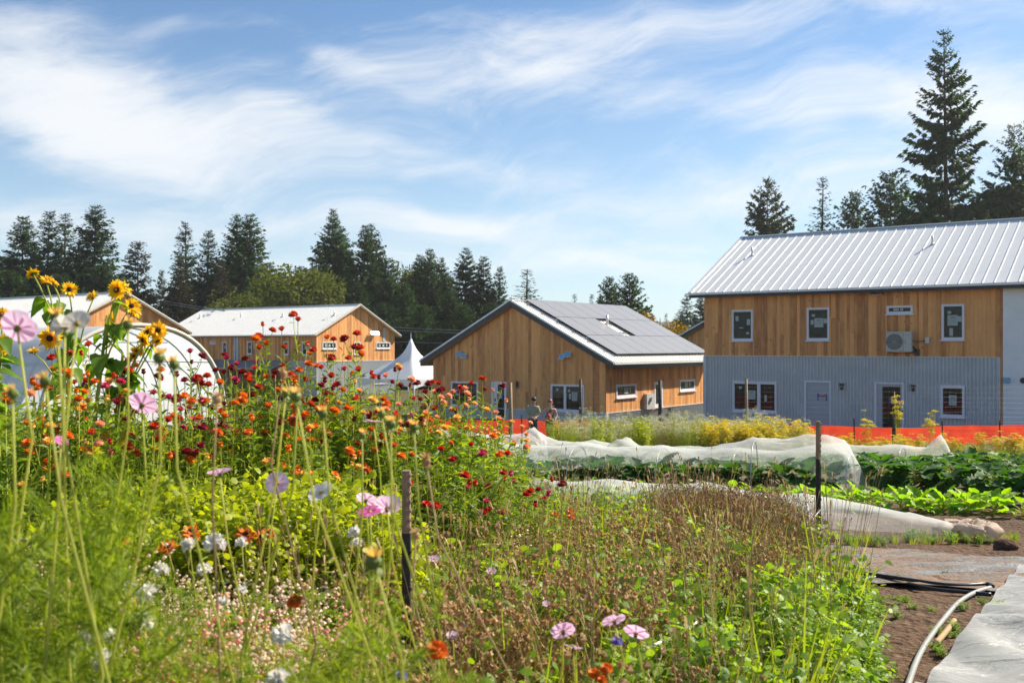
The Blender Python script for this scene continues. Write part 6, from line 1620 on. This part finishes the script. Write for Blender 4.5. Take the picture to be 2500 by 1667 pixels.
# wire fence across the field with its posts
FN = []
def fpost(px, top, d, r_, mat, label):
    zt = pxz(top, d); b = Vector((pxx(px, d), d, G(0, d) - .1)); mb = MB(); mb.tube([(0, 0, 0), (.01, 0, (zt - b.z) * .5), (0, 0, zt - b.z)], [r_ * 1.3, r_ * 1.1, r_ * .8], 7)
    o = mb.build('fence_post', M[mat], smooth=True); o.location = b; tag(o, label, 'post', 'posts of the wire fence'); FN.append((px, d)); return o
fpost(1246, 934, 29.5, .06, 'stake', 'wooden fence post left of the man in front of the glazed door')
fpost(1417, 926, 29.5, .05, 'stake_dark', 'dark fence post in front of the double window of the solar house')
fpost(1611, 928, 29.5, .06, 'stake_dark', 'dark fence post in front of the sunlit side wall')
fpost(1822, 924, 29.5, .045, 'stake', 'thin fence post in front of the lower double window at right')
fpost(2182, 956, 29.5, .05, 'stake_dark', 'dark fence post in front of the glazed door of the right house')
fpost(2530, 940, 29.5, .05, 'stake_dark', 'fence post just outside the right edge')
mb = MB(); x0, x1 = pxx(1100, 29.4), pxx(2560, 29.4); zt = pxz(945, 29.4); zb_ = zt - 1.5
hz = np.arange(zb_, zt + .01, .15); nv = int((x1 - x0) / .15)
xs_ = np.linspace(x0, x1, 40)
for z in hz:
    A_ = np.stack([xs_[:-1], np.full(39, 29.4), z + .02 * np.sin(xs_[:-1] * 1.3 + z * 5)], 1); B_ = np.stack([xs_[1:], np.full(39, 29.4), z + .02 * np.sin(xs_[1:] * 1.3 + z * 5)], 1); mb.stems(A_, B_, .0014, .0014, k=2)
xv = np.linspace(x0, x1, nv); mb.stems(np.stack([xv, np.full(nv, 29.4), np.full(nv, zb_)], 1), np.stack([xv, np.full(nv, 29.4), np.full(nv, zt)], 1), .0010, .0010, k=2)
M['wire'] = plain('grey_wire', (.30, .30, .29), .5, .3)
o = mb.build('wire_fence', M['wire']); tag(o, 'thin grey wire mesh stretched between the field posts', 'fence')
# orange silt fence
def orange_mat():
    m, n, p, o = newmat('orange_netting'); g = n.new('ShaderNodeNewGeometry'); nz = n.noise(g.outputs['Position'], 2.5, 4, .6)
    c = n.ramp(nz.outputs[0], [(.3, (.62, .045, .018)), (.7, (.80, .085, .03))]); n.link(c, p.inputs['Base Color']); p.inputs['Roughness'].default_value = .6
    tl = n.new('ShaderNodeBsdfTranslucent'); n.link(c, tl.inputs[0]); mx = n.new('ShaderNodeMixShader'); mx.inputs[0].default_value = .5; n.link(p.outputs[0], mx.inputs[1]); n.link(tl.outputs[0], mx.inputs[2]); n.link(mx.outputs[0], o.inputs[0]); return m
M['orange'] = orange_mat()
def silt(pts, label, posts):
    """pts: px, top py, distance"""
    t = empty('silt_fence', (0, 0, 0)); tag(t, label, 'fence', 'orange silt fences'); mb = MB(); V = []; Q = []; n = 160
    P = np.array(pts, float)
    for i in range(n + 1):
        u = i / n; px = P[0, 0] + (P[-1, 0] - P[0, 0]) * u; ty = np.interp(px, P[:, 0], P[:, 1]); d = np.interp(px, P[:, 0], P[:, 2]); x = pxx(px, d)
        z1 = pxz(ty, d) + .07 * mnoise.noise(Vector((x * .9, 0, 0))) - .05 * abs(math.sin(x * 1.1)) + .02; z0 = G(x, d) - .05
        for k in range(6):
            f_ = k / 5; V.append((x, d + .05 * mnoise.noise(Vector((x * 1.1, f_ * 1.5, 1))) + .03 * mnoise.noise(Vector((x * 4, f_ * 2, 3))), z0 + (z1 - z0) * f_))
    for i in range(n):
        for k in range(5): a = i * 6 + k; Q.append((a, a + 6, a + 7, a + 1))
    mb.add(V, Q); mb.build('netting', M['orange'], t, smooth=True)
    for px, up in posts:
        d = float(np.interp(px, P[:, 0], P[:, 2])); ty = float(np.interp(px, P[:, 0], P[:, 1])); x = pxx(px, d); m2 = MB(); m2.tube([(x, d - .07, G(x, d) - .1), (x - .03, d - .07, pxz(ty - up, d))], .022, 5); m2.build('stake', M['stake_dark'], t)
silt([(1040, 1021, 40.5), (1180, 1024, 40), (1300, 1025, 39.5), (1450, 1028, 39), (1600, 1034, 38.5), (1960, 1040, 36.5)], 'bright orange silt fence behind the man and woman', [(1275, 12), (1105, 10)])
silt([(1700, 1036, 35.5), (1950, 1037, 35), (2080, 1040, 34.5), (2160, 1044, 34), (2300, 1041, 33), (2370, 1036, 32.6), (2600, 1038, 31.5)], 'orange-red silt fence running along the right house', [(2085, 20), (2300, 14), (2440, 10), (1960, 6)])

# ================================================================== CROPS
kprof = [(0, .12), (.12, .6), (.3, 1.0), (.55, .98), (.8, .75), (.95, .4), (1, .12)]
bprof = [(0, .15), (.15, .55), (.4, .75), (.65, .7), (.85, .45), (1, .06)]
KL = [grid_leaf(kprof, 1, .72, 9, .22, .5 + .12 * i, .06, i, 4, .32, 'kale', 3) for i in range(4)]
BLf = [grid_leaf(bprof, 1, .62, 7, .25, .35 + .1 * i, .05, i, 4, .35, 'beet') for i in range(3)]
rk = random.Random(11)
def rosette(nm, x, y, leaves, n, L, lift, group, z0=.05, cat='vegetable'):
    t = empty(nm, (x, y, G(x, y)), rk.random() * 6); tag(t, None, cat, group)
    for i in range(n):
        u = i / n; el_ = R(lift + 50 * (u ** 1.3) + rk.uniform(-12, 12)); l = L * (1.05 - .35 * u) * rk.uniform(.85, 1.15)
        inst('leaf', leaves[rk.randrange(len(leaves))], t, M=Matrix.Translation((0, 0, z0 + .14 * u * L / .4)) @ Matrix.Rotation(i * 2.4 + rk.uniform(-.3, .3), 4, 'Z') @ Matrix.Rotation(-el_, 4, 'Y') @ Matrix.Rotation(rk.uniform(-.3, .3), 4, 'X') @ Matrix.Scale(l, 4))
    return t
# open kale field at right
kr = [[], [], [], []]
for row, (ya, yb, xa, xb, st) in enumerate(((13.9, 12.9, 6.7, 9.2, .5), (15.4, 14.4, 5.75, 10.2, .5), (17.0, 16.0, 5.75, 11.0, .55), (18.6, 17.6, 6.0, 12.0, .6))):
    x = xa
    while x < xb:
        y = ya + (yb - ya) * (x - xa) / (xb - xa) + rk.uniform(-.1, .1)
        kr[row].append(rosette('kale_plant', x, y, KL, 18, rk.uniform(.33, .46), 12, 'kale plants in the open rows', .22)); x += st * rk.uniform(.85, 1.15)
for i, nm in enumerate(('nearest', 'second', 'third', 'farthest')): label_row(kr[i], 'large dark green kale plants in the %s open row' % nm)
# beet and chard row, bright green
br_ = []; x = .9
while x < 6.3:
    for k in (0, 1):
        y = 14.3 - (x - .9) * .37 + k * .42 + rk.uniform(-.08, .08)
        br_.append(rosette('beet_plant', x + rk.uniform(-.05, .05), y, BLf, 9, rk.uniform(.26, .36), 25, 'beet plants in the bright green row', .02))
    x += .27
label_row(br_, 'bright green beet plants between the two row covers')
# kale under the covers
kc = []
x = -1.9
while x < 5.0:
    y = 17.7 - (x + 2.2) * .335; kc.append(rosette('kale_plant', x, y + rk.uniform(-.12, .12), KL, 11, rk.uniform(.40, .52), 32, 'kale plants under the netting', .1)); x += .36
label_row(kc, 'kale plants growing under the big row cover')
kb = []
x = -1.2
while x < 8.2:
    y = 23.2 - (x + 1.2) * .42; kb.append(rosette('kale_plant', x, y + rk.uniform(-.1, .1), KL, 7, rk.uniform(.3, .4), 20, 'kale plants under the netting', .08)); x += .5
label_row(kb, 'kale plants growing under the rear row cover')

# ================================================================== ROW COVERS
M['net'] = sheet_mat('row_cover_fabric', (.84, .86, .84), .92, .5, .6, (.5, 2.5, 3), True, .35, .05)
M['net_thick'] = sheet_mat('bunched_netting', (.62, .50, .40), .12, .4, .7, (3, 3, 3), True, .6, .04)
def cover(name, label, path, n, ncs=22, seed=0, hem=None, wr=.03, hoopstep=1.5, hoops=True):
    """path: list of (x, y, height, half width); hem(u)-> how far the near edge is lifted (0..1 of the arch)"""
    t = empty(name, (path[0][0], path[0][1], 0)); tag(t, label, 'row cover', 'white row covers')
    P = np.array(path, float); seg = np.r_[0, np.cumsum(np.hypot(np.diff(P[:, 0]), np.diff(P[:, 1])))]; tot_ = seg[-1]
    V = []; Q = []; hp = []
    def at(s_): return [np.interp(s_, seg, P[:, i]) for i in range(4)]
    for i in range(n + 1):
        s_ = tot_ * i / n; x, y, h, hw = at(s_); x2, y2, _, _ = at(min(s_ + .05, tot_)); x1_, y1_, _, _ = at(max(s_ - .05, 0)); d = Vector((x2 - x1_, y2 - y1_, 0)).normalized(); nrm = Vector((-d.y, d.x, 0))
        ph = (s_ / hoopstep) % 1.0; sag = .10 * h * math.sin(math.pi * ph) ** .8 if h > .25 else 0
        a0 = -1.0; lift = hem(s_ / tot_) if hem else 0.0
        if nrm.y > 0: nrm = -nrm          # near side = towards the camera
        for k in range(ncs + 1):
            a = (1 - 2 * k / ncs)          # +1 near edge ... -1 far edge
            if a > 0: a *= (1 - lift)
            th = a * math.pi / 2; off = hw * math.copysign(abs(math.sin(th)) ** .9, th) ; z = (h - sag) * max(math.cos(th), 0) ** .55
            fold = mnoise.noise(Vector((s_ * 1.1 + a * 1.6 + seed, a * 2.2, seed))) * wr * 1.6 + mnoise.noise(Vector((s_ * 4.0 + a * 5, a * 3.0, seed + 5))) * wr * .7 + abs(mnoise.noise(Vector((s_ * 2.2 - a * 3.4, a * 1.2, seed + 9)))) * wr * 1.2
            pz = z + fold * min(h, .8) + .015; q_ = Vector((x, y, 0)) + nrm * (off + fold * .8 * (1 if a > 0 else -1))
            V.append((q_.x - path[0][0], q_.y - path[0][1], G(q_.x, q_.y) + max(pz, .012)))
    c = ncs + 1
    for i in range(n):
        for k in range(ncs): a = i * c + k; Q.append((a, a + c, a + c + 1, a + 1))
    mb = MB(); mb.add(V, Q); mb.build('fabric', M['net'], t, smooth=True)
    if hoops:
        s_ = 0.0
        while s_ < tot_ - .1:
            x, y, h, hw = at(s_); x2, y2, _, _ = at(min(s_ + .05, tot_)); d = Vector((x2 - x, y2 - y, 0)).normalized(); nrm = Vector((-d.y, d.x, 0))
            hm = MB(); hm.tube([(x - path[0][0] + nrm.x * hw * .96 * math.sin(a), y - path[0][1] + nrm.y * hw * .96 * math.sin(a), G(x, y) + (h - .04) * max(math.cos(a), 0) ** .55) for a in np.linspace(-1.57, 1.57, 17)], .009, 5); hm.build('hoop', M['hoop'], t, smooth=True)
            s_ += hoopstep
    return t
cover('row_cover', 'big white net tunnel over kale ending at the notched stake',
      [(-3.0, 18.2, .70, .62), (-1.0, 17.5, .72, .66), (1.2, 16.7, .74, .68), (2.6, 16.2, .72, .68), (3.8, 15.85, .84, .68), (4.55, 15.6, .98, .66), (4.9, 15.48, .95, .60), (5.15, 15.38, .80, .48), (5.3, 15.3, .45, .32), (5.38, 15.22, .05, .22)], 150, 24, 3,
      hem=lambda u: float(np.interp(u, [0, .38, .5, .62, .74, .86, .93, 1], [0, 0, .16, .26, .30, .26, .06, 0])), wr=.055, hoopstep=1.45)
cover('row_cover', 'low white net cover lying rolled down in front of the beet row',
      [(.2, 13.1, .40, .50), (1.3, 12.1, .46, .52), (2.2, 11.2, .46, .52), (3.0, 10.5, .42, .50), (3.7, 10.22, .34, .42), (4.2, 10.15, .22, .30), (4.5, 10.2, .14, .2)], 130, 20, 12, wr=.035, hoopstep=1.3, hoops=False)
cover('row_cover', 'rear white net cover stretched low over crops in front of the people',
      [(-2.6, 24.0, .85, .7), (-.8, 23.2, .80, .7), (.4, 22.6, .75, .7), (.46, 22.55, .95, .7), (.75, 22.5, .68, .7), (2.2, 21.9, .55, .65), (2.45, 21.8, .74, .65), (2.7, 21.7, .53, .65), (4.2, 21.0, .5, .62), (5.6, 20.4, .5, .6), (6.6, 20.0, .62, .6), (7.6, 19.6, .62, .6), (8.05, 19.35, .60, .6), (8.3, 19.2, .92, .35), (8.42, 19.15, .55, .3), (8.8, 18.95, .05, .2)], 150, 18, 22, wr=.07, hoopstep=1.6)
# bunched roll of netting
mb = MB(); V = []; Q = []; n, m = 60, 26; c0 = gpx(2390, 1325)
path = [P3(2290, 1305, 10.15), P3(2330, 1312, 10.0), P3(2385, 1318, 9.9), P3(2422, 1308, 9.95), P3(2415, 1296, 10.25), P3(2370, 1290, 10.35), P3(2310, 1296, 10.4)]
for i in range(n + 1):
    u = i / n * (len(path) - 1); j = min(int(u), len(path) - 2); p = path[j].lerp(path[j + 1], u - j); dv = (path[j + 1] - path[j]).normalized(); s_ = dv.cross(Vector((0, 0, 1))).normalized(); zb0 = G(0, p.y)
    for k in range(m):
        a = 6.28 * k / m; rr2 = .085 * (1 + .35 * mnoise.noise(Vector((u * 2.5, math.cos(a) * 1.5, math.sin(a) * 1.5))) + .22 * mnoise.noise(Vector((u * 9, math.cos(a) * 4, math.sin(a) * 4)))); q_ = p + s_ * math.cos(a) * rr2 * 1.15; V.append((q_.x, q_.y, max(zb0 + .085 + math.sin(a) * rr2, zb0 + .005)))
for i in range(n):
    for k in range(m): Q.append((i * m + k, (i + 1) * m + k, (i + 1) * m + (k + 1) % m, i * m + (k + 1) % m))
mb.add(V, Q); o = mb.build('netting_bundle', M['net_thick'], smooth=True); tag(o, 'crumpled beige bundle of netting at the end of the low cover', 'netting')
def rock(c, r_, label, mat='ground', nm='soil_clod'):
    mb = MB(); mb.ellipsoid((0, 0, 0), (1, .8, .7), 14, 9); v = mb.v[0]
    for i in range(len(v)): q_ = Vector(v[i]); v[i] = q_ * (1 + .3 * mnoise.noise(q_ * 1.6 + c) + .12 * mnoise.noise(q_ * 5 + c)) * r_
    o = mb.build(nm, M[mat], smooth=True); o.location = c; tag(o, label, 'soil'); return o
g_ = gpx(2455, 1345); rock(Vector((g_.x, g_.y, G(0, g_.y) + .04)), .11, 'dark heap of soil right of the netting bundle')

# ================================================================== GROUND SHEETS, PIPES
def sheet(name, poly_rows, label, mat, lift=.02, amp=.02, cat='sheet', nu=70, kind=None, thick=True):
    """poly_rows: list of (left px,py),(right px,py) edge pairs, far to near"""
    mb = MB(); V = []; Q = []; rows_ = [(gpx(*a), gpx(*b)) for a, b in poly_rows]; nv = 90
    for i in range(nv + 1):
        u = i / nv * (len(rows_) - 1); j = min(int(u), len(rows_) - 2); f_ = u - j; A_ = rows_[j][0].lerp(rows_[j + 1][0], f_); B_ = rows_[j][1].lerp(rows_[j + 1][1], f_)
        for k in range(nu + 1):
            p = A_.lerp(B_, k / nu); ay = 3.2 if amp < .04 else 1.1; w1 = abs(mnoise.noise(Vector((p.x * 1.2 + p.y * .6, p.y * ay, 2)))) * amp * 1.6 + mnoise.noise(Vector((p.x * 3, p.y * ay * 2.2, 7))) * amp * .5;  V.append((p.x, p.y, G(p.x, p.y) + lift + max(w1, 0)))
    c = nu + 1
    for i in range(nv):
        for k in range(nu): a = i * c + k; Q.append((a, a + 1, a + c + 1, a + c))
    mb.add(V, Q); o = mb.build(name, mat, smooth=True); tag(o, label, cat); return o
def dirty(name, col, soil_amt, rough=.45, grain=1.0):
    m, n, p, o = newmat(name); g = n.new('ShaderNodeNewGeometry'); pos = g.outputs['Position']
    a = n.noise(n.vmath('MULTIPLY', pos, (.55, 2.0, 1)), 1.6, 5, .65, .8); b = n.noise(pos, 26, 5, .7); s_ = n.ramp(b.outputs[0], [(.3, (.13, .08, .05)), (.7, (.27, .185, .125))])
    v = n.math('ADD', a.outputs[0], n.math('MULTIPLY', b.outputs[0], .25)); f_ = n.smooth(v, soil_amt + .10, soil_amt - .08) if False else n.smooth(v, soil_amt - .06, soil_amt + .08)
    cc_ = n.noise(pos, 3, 4, .6); base_ = n.ramp(cc_.outputs[0], [(.3, tuple(x * .75 for x in col)), (.7, tuple(min(x * 1.2, 1) for x in col))])
    n.link(n.mix(f_, base_, s_), p.inputs['Base Color']); n.set(p.inputs['Roughness'], n.math('ADD', rough, n.math('MULTIPLY', f_, .4)))
    bp = n.new('ShaderNodeBump', i_Strength=.7, i_Distance=.02); n.link(n.math('ADD', n.math('MULTIPLY', f_, 1.2), b.outputs[0]), bp.inputs['Height']); n.link(bp.outputs[0], p.inputs['Normal']); return m
M['mulch'] = dirty('mulch_film', (.16, .16, .155), .60, .5)
M['tarp'] = sheet_mat('draped_sheet', (.50, .51, .49), .12, .3, .4, (.7, 2.2, 1), False, .8, .08, .18)
sheet('mulch_sheet', [((1880, 1322), (2560, 1372)), ((1850, 1352), (2560, 1392)), ((1900, 1395), (2500, 1425)), ((2010, 1418), (2440, 1450))], 'grey plastic mulch sheet half covered with soil beside the flower bed', M['mulch'], .012, .03)
sheet('tarp', [((2520, 1366), (2900, 1380)), ((2462, 1425), (2900, 1440)), ((2400, 1505), (2900, 1520)), ((2335, 1590), (2900, 1610)), ((2265, 1690), (2900, 1720)), ((2200, 1800), (2900, 1850))], 'pale translucent fabric sheet edge running along the lower right corner', M['tarp'], .03, .10)
M['pvc'] = plain('pale_pvc', (.28, .285, .26), .45, var=.12, nscale=8); M['hosem'] = plain('black_hose', (.02, .022, .025), .4)
def ground_tube(name, px_pts, r_, label, mat, cat, lift=0.0):
    pts = [gpx(*p) for p in px_pts]; out = []
    for i in range(len(pts) - 1):
        for k in range(6):
            t = k / 6; p0 = pts[max(i - 1, 0)]; p1 = pts[i]; p2 = pts[i + 1]; p3 = pts[min(i + 2, len(pts) - 1)]
            q_ = .5 * ((2 * p1) + (-p0 + p2) * t + (2 * p0 - 5 * p1 + 4 * p2 - p3) * t * t + (-p0 + 3 * p1 - 3 * p2 + p3) * t ** 3); q_.z = G(0, q_.y) + r_ + lift; out.append(q_)
    e = pts[-1].copy(); e.z = G(0, e.y) + r_ + lift; out.append(e)
    mb = MB(); mb.tube(out, r_, 12); o = mb.build(name, M[mat], smooth=True); tag(o, label, cat)
ground_tube('pvc_pipe', [(2418, 1443), (2380, 1455), (2340, 1480), (2305, 1520), (2275, 1560), (2250, 1600), (2232, 1640), (2212, 1700)], .0155, 'pale curved plastic pipe on the soil at lower right', 'pvc', 'pipe', .01)
ground_tube('drip_hose', [(2060, 1405), (2140, 1415), (2210, 1425), (2300, 1438), (2360, 1440), (2410, 1437), (2424, 1443)], .015, 'black hose lying along the near edge of the mulch sheet', 'hosem', 'hose', .02)
ground_tube('drip_hose', [(2215, 1432), (2280, 1446), (2340, 1452), (2420, 1460)], .014, 'second black hose just below the longer one', 'hosem', 'hose', .01)
ground_tube('drip_hose', [(2080, 1432), (2100, 1424), (2130, 1417), (2158, 1413)], .012, 'short pale hose end near the dried brush', 'pvc', 'hose', .01)
ground_tube('stick', [(2330, 1525), (2312, 1550), (2285, 1582)], .016, 'short pale stick lying beside the curved pipe', 'straw', 'stick', .01)
for i, (px, py) in enumerate(((1620, 1050), (1685, 1050))):
    pass

# ================================================================== HAZE: thin volume added to lift the shadows and pale the far trees
def haze():
    mb = MB(); mb.box(-420, 420, -60, 1400, -14, 75)
    m = bpy.data.materials.new('added_haze'); m.use_nodes = True; t = m.node_tree; t.nodes.clear()
    v = t.nodes.new('ShaderNodeVolumePrincipled'); v.inputs['Color'].default_value = (.92, .95, 1, 1); v.inputs['Density'].default_value = .00018; v.inputs['Anisotropy'].default_value = .3
    o = t.nodes.new('ShaderNodeOutputMaterial'); t.links.new(v.outputs[0], o.inputs['Volume'])
    h = mb.build('haze', m); tag(h, 'thin pale haze added to lift the shadows', kind='stuff')
haze()
S.cycles.volume_bounces = 1
# ================================================================== PEOPLE
M['skin'] = plain('skin', (.55, .30, .20), .55, var=.05); M['hair_dark'] = plain('dark_hair', (.03, .018, .012), .6); M['hair_red'] = plain('red_hair', (.30, .085, .03), .5)
M['shirt'] = plain('sage_shirt', (.27, .30, .22), .8); M['jeans'] = plain('dark_jeans', (.035, .05, .09), .8); M['vest'] = plain('black_tank_top', (.02, .02, .025), .8); M['greytr'] = plain('grey_trousers', (.14, .14, .145), .8); M['redbag'] = plain('red_bag', (.42, .03, .03), .6); M['olive'] = plain('olive_cloth', (.16, .13, .08), .8); M['shoe'] = plain('brown_boot', (.06, .04, .03), .7)
def skinned(name, verts, edges, radii, mat, parent, root=0, sub=2):
    me = bpy.data.meshes.new(name); me.from_pydata([tuple(v) for v in verts], edges, []); me.materials.append(M[mat])
    o = bpy.data.objects.new(name, me); link(o, parent)
    me.skin_vertices.new() if hasattr(me.skin_vertices, 'new') and not me.skin_vertices else None
    md = o.modifiers.new('skin', 'SKIN'); 
    if not me.skin_vertices:
        bpy.context.view_layer.objects.active = o; bpy.ops.mesh.customdata_skin_add()
    for i, r_ in enumerate(radii): me.skin_vertices[0].data[i].radius = (r_, r_) if not hasattr(r_, '__len__') else r_
    me.skin_vertices[0].data[root].use_root = True
    md.use_smooth_shade = True
    ss = o.modifiers.new('sub', 'SUBSURF'); ss.levels = sub; ss.render_levels = sub
    return o
def face_parts(t, c, s, fwd, side):
    pass
def person(loc, label, J, hair, look):
    """J: joints dict in local metres: pelvis, chest, neck, head, L/R sh el ha, hip kn an"""
    t = empty('person', loc); tag(t, label, 'person')
    k = ['pelvis', 'waist', 'chest', 'neck', 'head0', 'head1', 'shL', 'elL', 'wrL', 'shR', 'elR', 'wrR', 'hipL', 'knL', 'anL', 'toL', 'hipR', 'knR', 'anR', 'toR']
    rad = {'pelvis': (.13, .10), 'waist': (.115, .085), 'chest': (.14, .095), 'neck': .05, 'head0': .075, 'head1': .088, 'sh': .055, 'el': .04, 'wr': .027, 'hip': .085, 'kn': .055, 'an': .038, 'to': .035}
    V = [Vector(J[n]) for n in k]; ix = {n: i for i, n in enumerate(k)}
    E = [('pelvis', 'waist'), ('waist', 'chest'), ('chest', 'neck'), ('neck', 'head0'), ('head0', 'head1'), ('chest', 'shL'), ('shL', 'elL'), ('elL', 'wrL'), ('chest', 'shR'), ('shR', 'elR'), ('elR', 'wrR'), ('pelvis', 'hipL'), ('hipL', 'knL'), ('knL', 'anL'), ('anL', 'toL'), ('pelvis', 'hipR'), ('hipR', 'knR'), ('knR', 'anR'), ('anR', 'toR')]
    edges = [(ix[a], ix[b]) for a, b in E]; radii = [rad.get(n, rad.get(n[:2] if n[:3] != 'hip' else 'hip')) for n in k]
    # hands with five fingers in the same continuous body
    for sd_ in 'LR':
        w_ = Vector(J['wr' + sd_]); d = (w_ - Vector(J['el' + sd_])).normalized(); s_ = d.cross(Vector((0, 0, 1))).normalized(); pm = len(V); V.append(w_ + d * .075); edges.append((ix['wr' + sd_], pm)); radii.append((.036, .018))
    body = skinned('body', V, edges, radii, 'skin', t)
    for sd_ in 'LR':
        w_ = Vector(J['wr' + sd_]); d = (w_ - Vector(J['el' + sd_])).normalized(); s_ = d.cross(Vector((0, 0, 1))).normalized(); dn = s_.cross(d).normalized(); dn = dn if dn.z < 0 else -dn; hm = MB()
        for q_ in range(4):
            b0 = w_ + d * .085 + s_ * (q_ - 1.5) * .019; L = (.07, .078, .072, .058)[q_]; hm.tube([b0, b0 + d * L * .5 + dn * .006, b0 + d * L * .85 + dn * .03, b0 + d * L * .95 + dn * .045], [.0095, .009, .008, .006], 6)
        b0 = w_ + d * .03 + s_ * -.034; hm.tube([b0, b0 + d * .03 - s_ * .02 + dn * .01, b0 + d * .06 - s_ * .022 + dn * .02], [.012, .011, .008], 6); hm.build('hand', M['skin'], t, smooth=True)
    h = Vector(J['head1']); f_ = Vector(look).normalized(); s_ = f_.cross(Vector((0, 0, 1))).normalized(); u_ = s_.cross(f_).normalized(); fm_ = MB()
    c = (Vector(J['head0']) + h) / 2 + u_ * .03
    fm_.ellipsoid(tuple(c + f_ * .098 - u_ * .025), (.016, .016, .024), 6, 4, 0)
    for s2 in (-1, 1):
        fm_.ellipsoid(tuple(c + f_ * .082 + s_ * .033 * s2 + u_ * .012), (.012, .012, .008), 6, 4, 1); fm_.ellipsoid(tuple(c + s_ * .088 * s2 - u_ * .01), (.016, .016, .03), 6, 4, 0)
    fm_.ellipsoid(tuple(c + f_ * .082 - u_ * .065), (.026, .014, .008), 6, 4, 2); fm_.build('face', [M['skin'], M['black'], M['redbag']], t, smooth=True)
    return t, c, f_, s_, u_
# man: sage shirt, looking down at his hands
d = 37.0; mx_, my_ = pxx(1301, d), d; zg = G(mx_, my_)
Jm = dict(pelvis=(0, 0, .95), waist=(0, 0, 1.12), chest=(.0, 0, 1.33), neck=(.02, -.02, 1.5), head0=(.03, -.06, 1.60), head1=(.03, -.05, 1.69), shL=(-.19, 0, 1.42), elL=(-.19, -.08, 1.14), wrL=(-.03, -.24, 1.05), shR=(.19, 0, 1.40), elR=(.24, -.05, 1.14), wrR=(.10, -.26, 1.06),
          hipL=(-.09, 0, .9), knL=(-.04, -.08, .5), anL=(.0, .04, .09), toL=(.0, -.1, .04), hipR=(.09, 0, .9), knR=(.12, -.02, .5), anR=(.13, .02, .09), toR=(.14, -.12, .04))
man, c, f_, s_, u_ = person((mx_, my_, zg), 'bearded man in a sage green shirt and dark jeans looking down at his hands', Jm, 'hair_dark', (.25, -.9, -.45))
hm = MB(); hm.ellipsoid(tuple(c - f_ * .022 + u_ * .04), (.098, .102, .092), 12, 8); hm.build('hair', M['hair_dark'], man, smooth=True)
hm = MB(); hm.ellipsoid(tuple(c + f_ * .03 - u_ * .075), (.07, .065, .045), 10, 6); hm.build('beard', M['hair_dark'], man, smooth=True)
V = [Jm[n] for n in ('pelvis', 'waist', 'chest', 'shL', 'elL', 'shR', 'elR')]; V[0] = (0, 0, .88); V[4] = tuple(Vector(Jm['shL']).lerp(Vector(Jm['elL']), .95)); V[6] = tuple(Vector(Jm['shR']).lerp(Vector(Jm['elR']), .9)); V.append((.01, -.01, 1.47))
skinned('shirt', V, [(0, 1), (1, 2), (2, 3), (3, 4), (2, 5), (5, 6), (2, 7)], [(.175, .14), (.165, .13), (.175, .13), .085, .068, .085, .068, .075], 'shirt', man)
V = [(0, 0, .96)] + [Jm[n] for n in ('hipL', 'knL', 'anL', 'hipR', 'knR', 'anR')]
skinned('jeans', V, [(0, 1), (1, 2), (2, 3), (0, 4), (4, 5), (5, 6)], [(.155, .125), .105, .078, .062, .105, .078, .062], 'jeans', man)
# woman: black top, red bag, arm stretched towards him
wx_, wy_ = pxx(1343, 36.6), 36.6; zg = G(wx_, wy_)
Jw = dict(pelvis=(-.02, 0, .93), waist=(0, 0, 1.08), chest=(.0, 0, 1.26), neck=(.0, -.01, 1.43), head0=(-.02, -.03, 1.52), head1=(-.02, -.02, 1.60), shL=(-.16, -.02, 1.36), elL=(-.33, -.12, 1.20), wrL=(-.54, -.18, 1.10), shR=(.17, 0, 1.35), elR=(.25, .03, 1.10), wrR=(.17, -.12, .95),
          hipL=(-.09, 0, .88), knL=(-.06, -.06, .49), anL=(.03, .02, .09), toL=(.0, -.11, .04), hipR=(.08, 0, .88), knR=(.09, .03, .49), anR=(.12, .06, .09), toR=(.1, -.08, .04))
wom, c, f_, s_, u_ = person((wx_, wy_, zg), 'red-haired woman in a black tank top with a red bag reaching towards the man', Jw, 'hair_red', (-.75, -.6, -.12))
hm = MB(); hm.ellipsoid(tuple(c - f_ * .025 + u_ * .035), (.095, .1, .092), 12, 8); hm.ellipsoid(tuple(c - f_ * .10 - u_ * .05), (.045, .05, .05), 9, 6); hm.build('hair', M['hair_red'], wom, smooth=True)
V = [(0, 0, .95), Jw['waist'], Jw['chest'], (0, -.0, 1.33)]; skinned('tank_top', V, [(0, 1), (1, 2), (2, 3)], [(.15, .115), (.13, .105), (.155, .115), (.11, .10)], 'vest', wom)
V = [(0, 0, .93)] + [Jw[n] for n in ('hipL', 'knL', 'anL', 'hipR', 'knR', 'anR')]; skinned('trousers', V, [(0, 1), (1, 2), (2, 3), (0, 4), (4, 5), (5, 6)], [(.15, .125), .105, .082, .075, .105, .082, .075], 'greytr', wom)
bag = empty('shoulder_bag', (wx_, wy_, zg)); tag(bag, 'red bag slung across the front of the red-haired woman', 'bag')
m_ = MB(); m_.ellipsoid((-.08, -.20, 1.02), (.12, .06, .16), 12, 8); m_.build('pouch', M['redbag'], bag, smooth=True); m_ = MB(); m_.tube([(-.1, -.17, 1.14), (-.04, -.14, 1.28), (.08, -.09, 1.42), (.13, .0, 1.45)], .016, 6); m_.build('strap', M['olive'], bag, smooth=True)
m_ = MB(); m_.tube([(.06, -.12, 1.0), (.08, -.16, .8), (.12, -.14, .55), (.14, -.1, .45)], [.05, .06, .05, .03], 8); o = m_.build('jacket', M['olive'], wom, smooth=True)

tg = {}
for o in COL.objects:
    if o.parent is None and o.get('category') and not o.get('label'): print('NOLABEL', o.name)
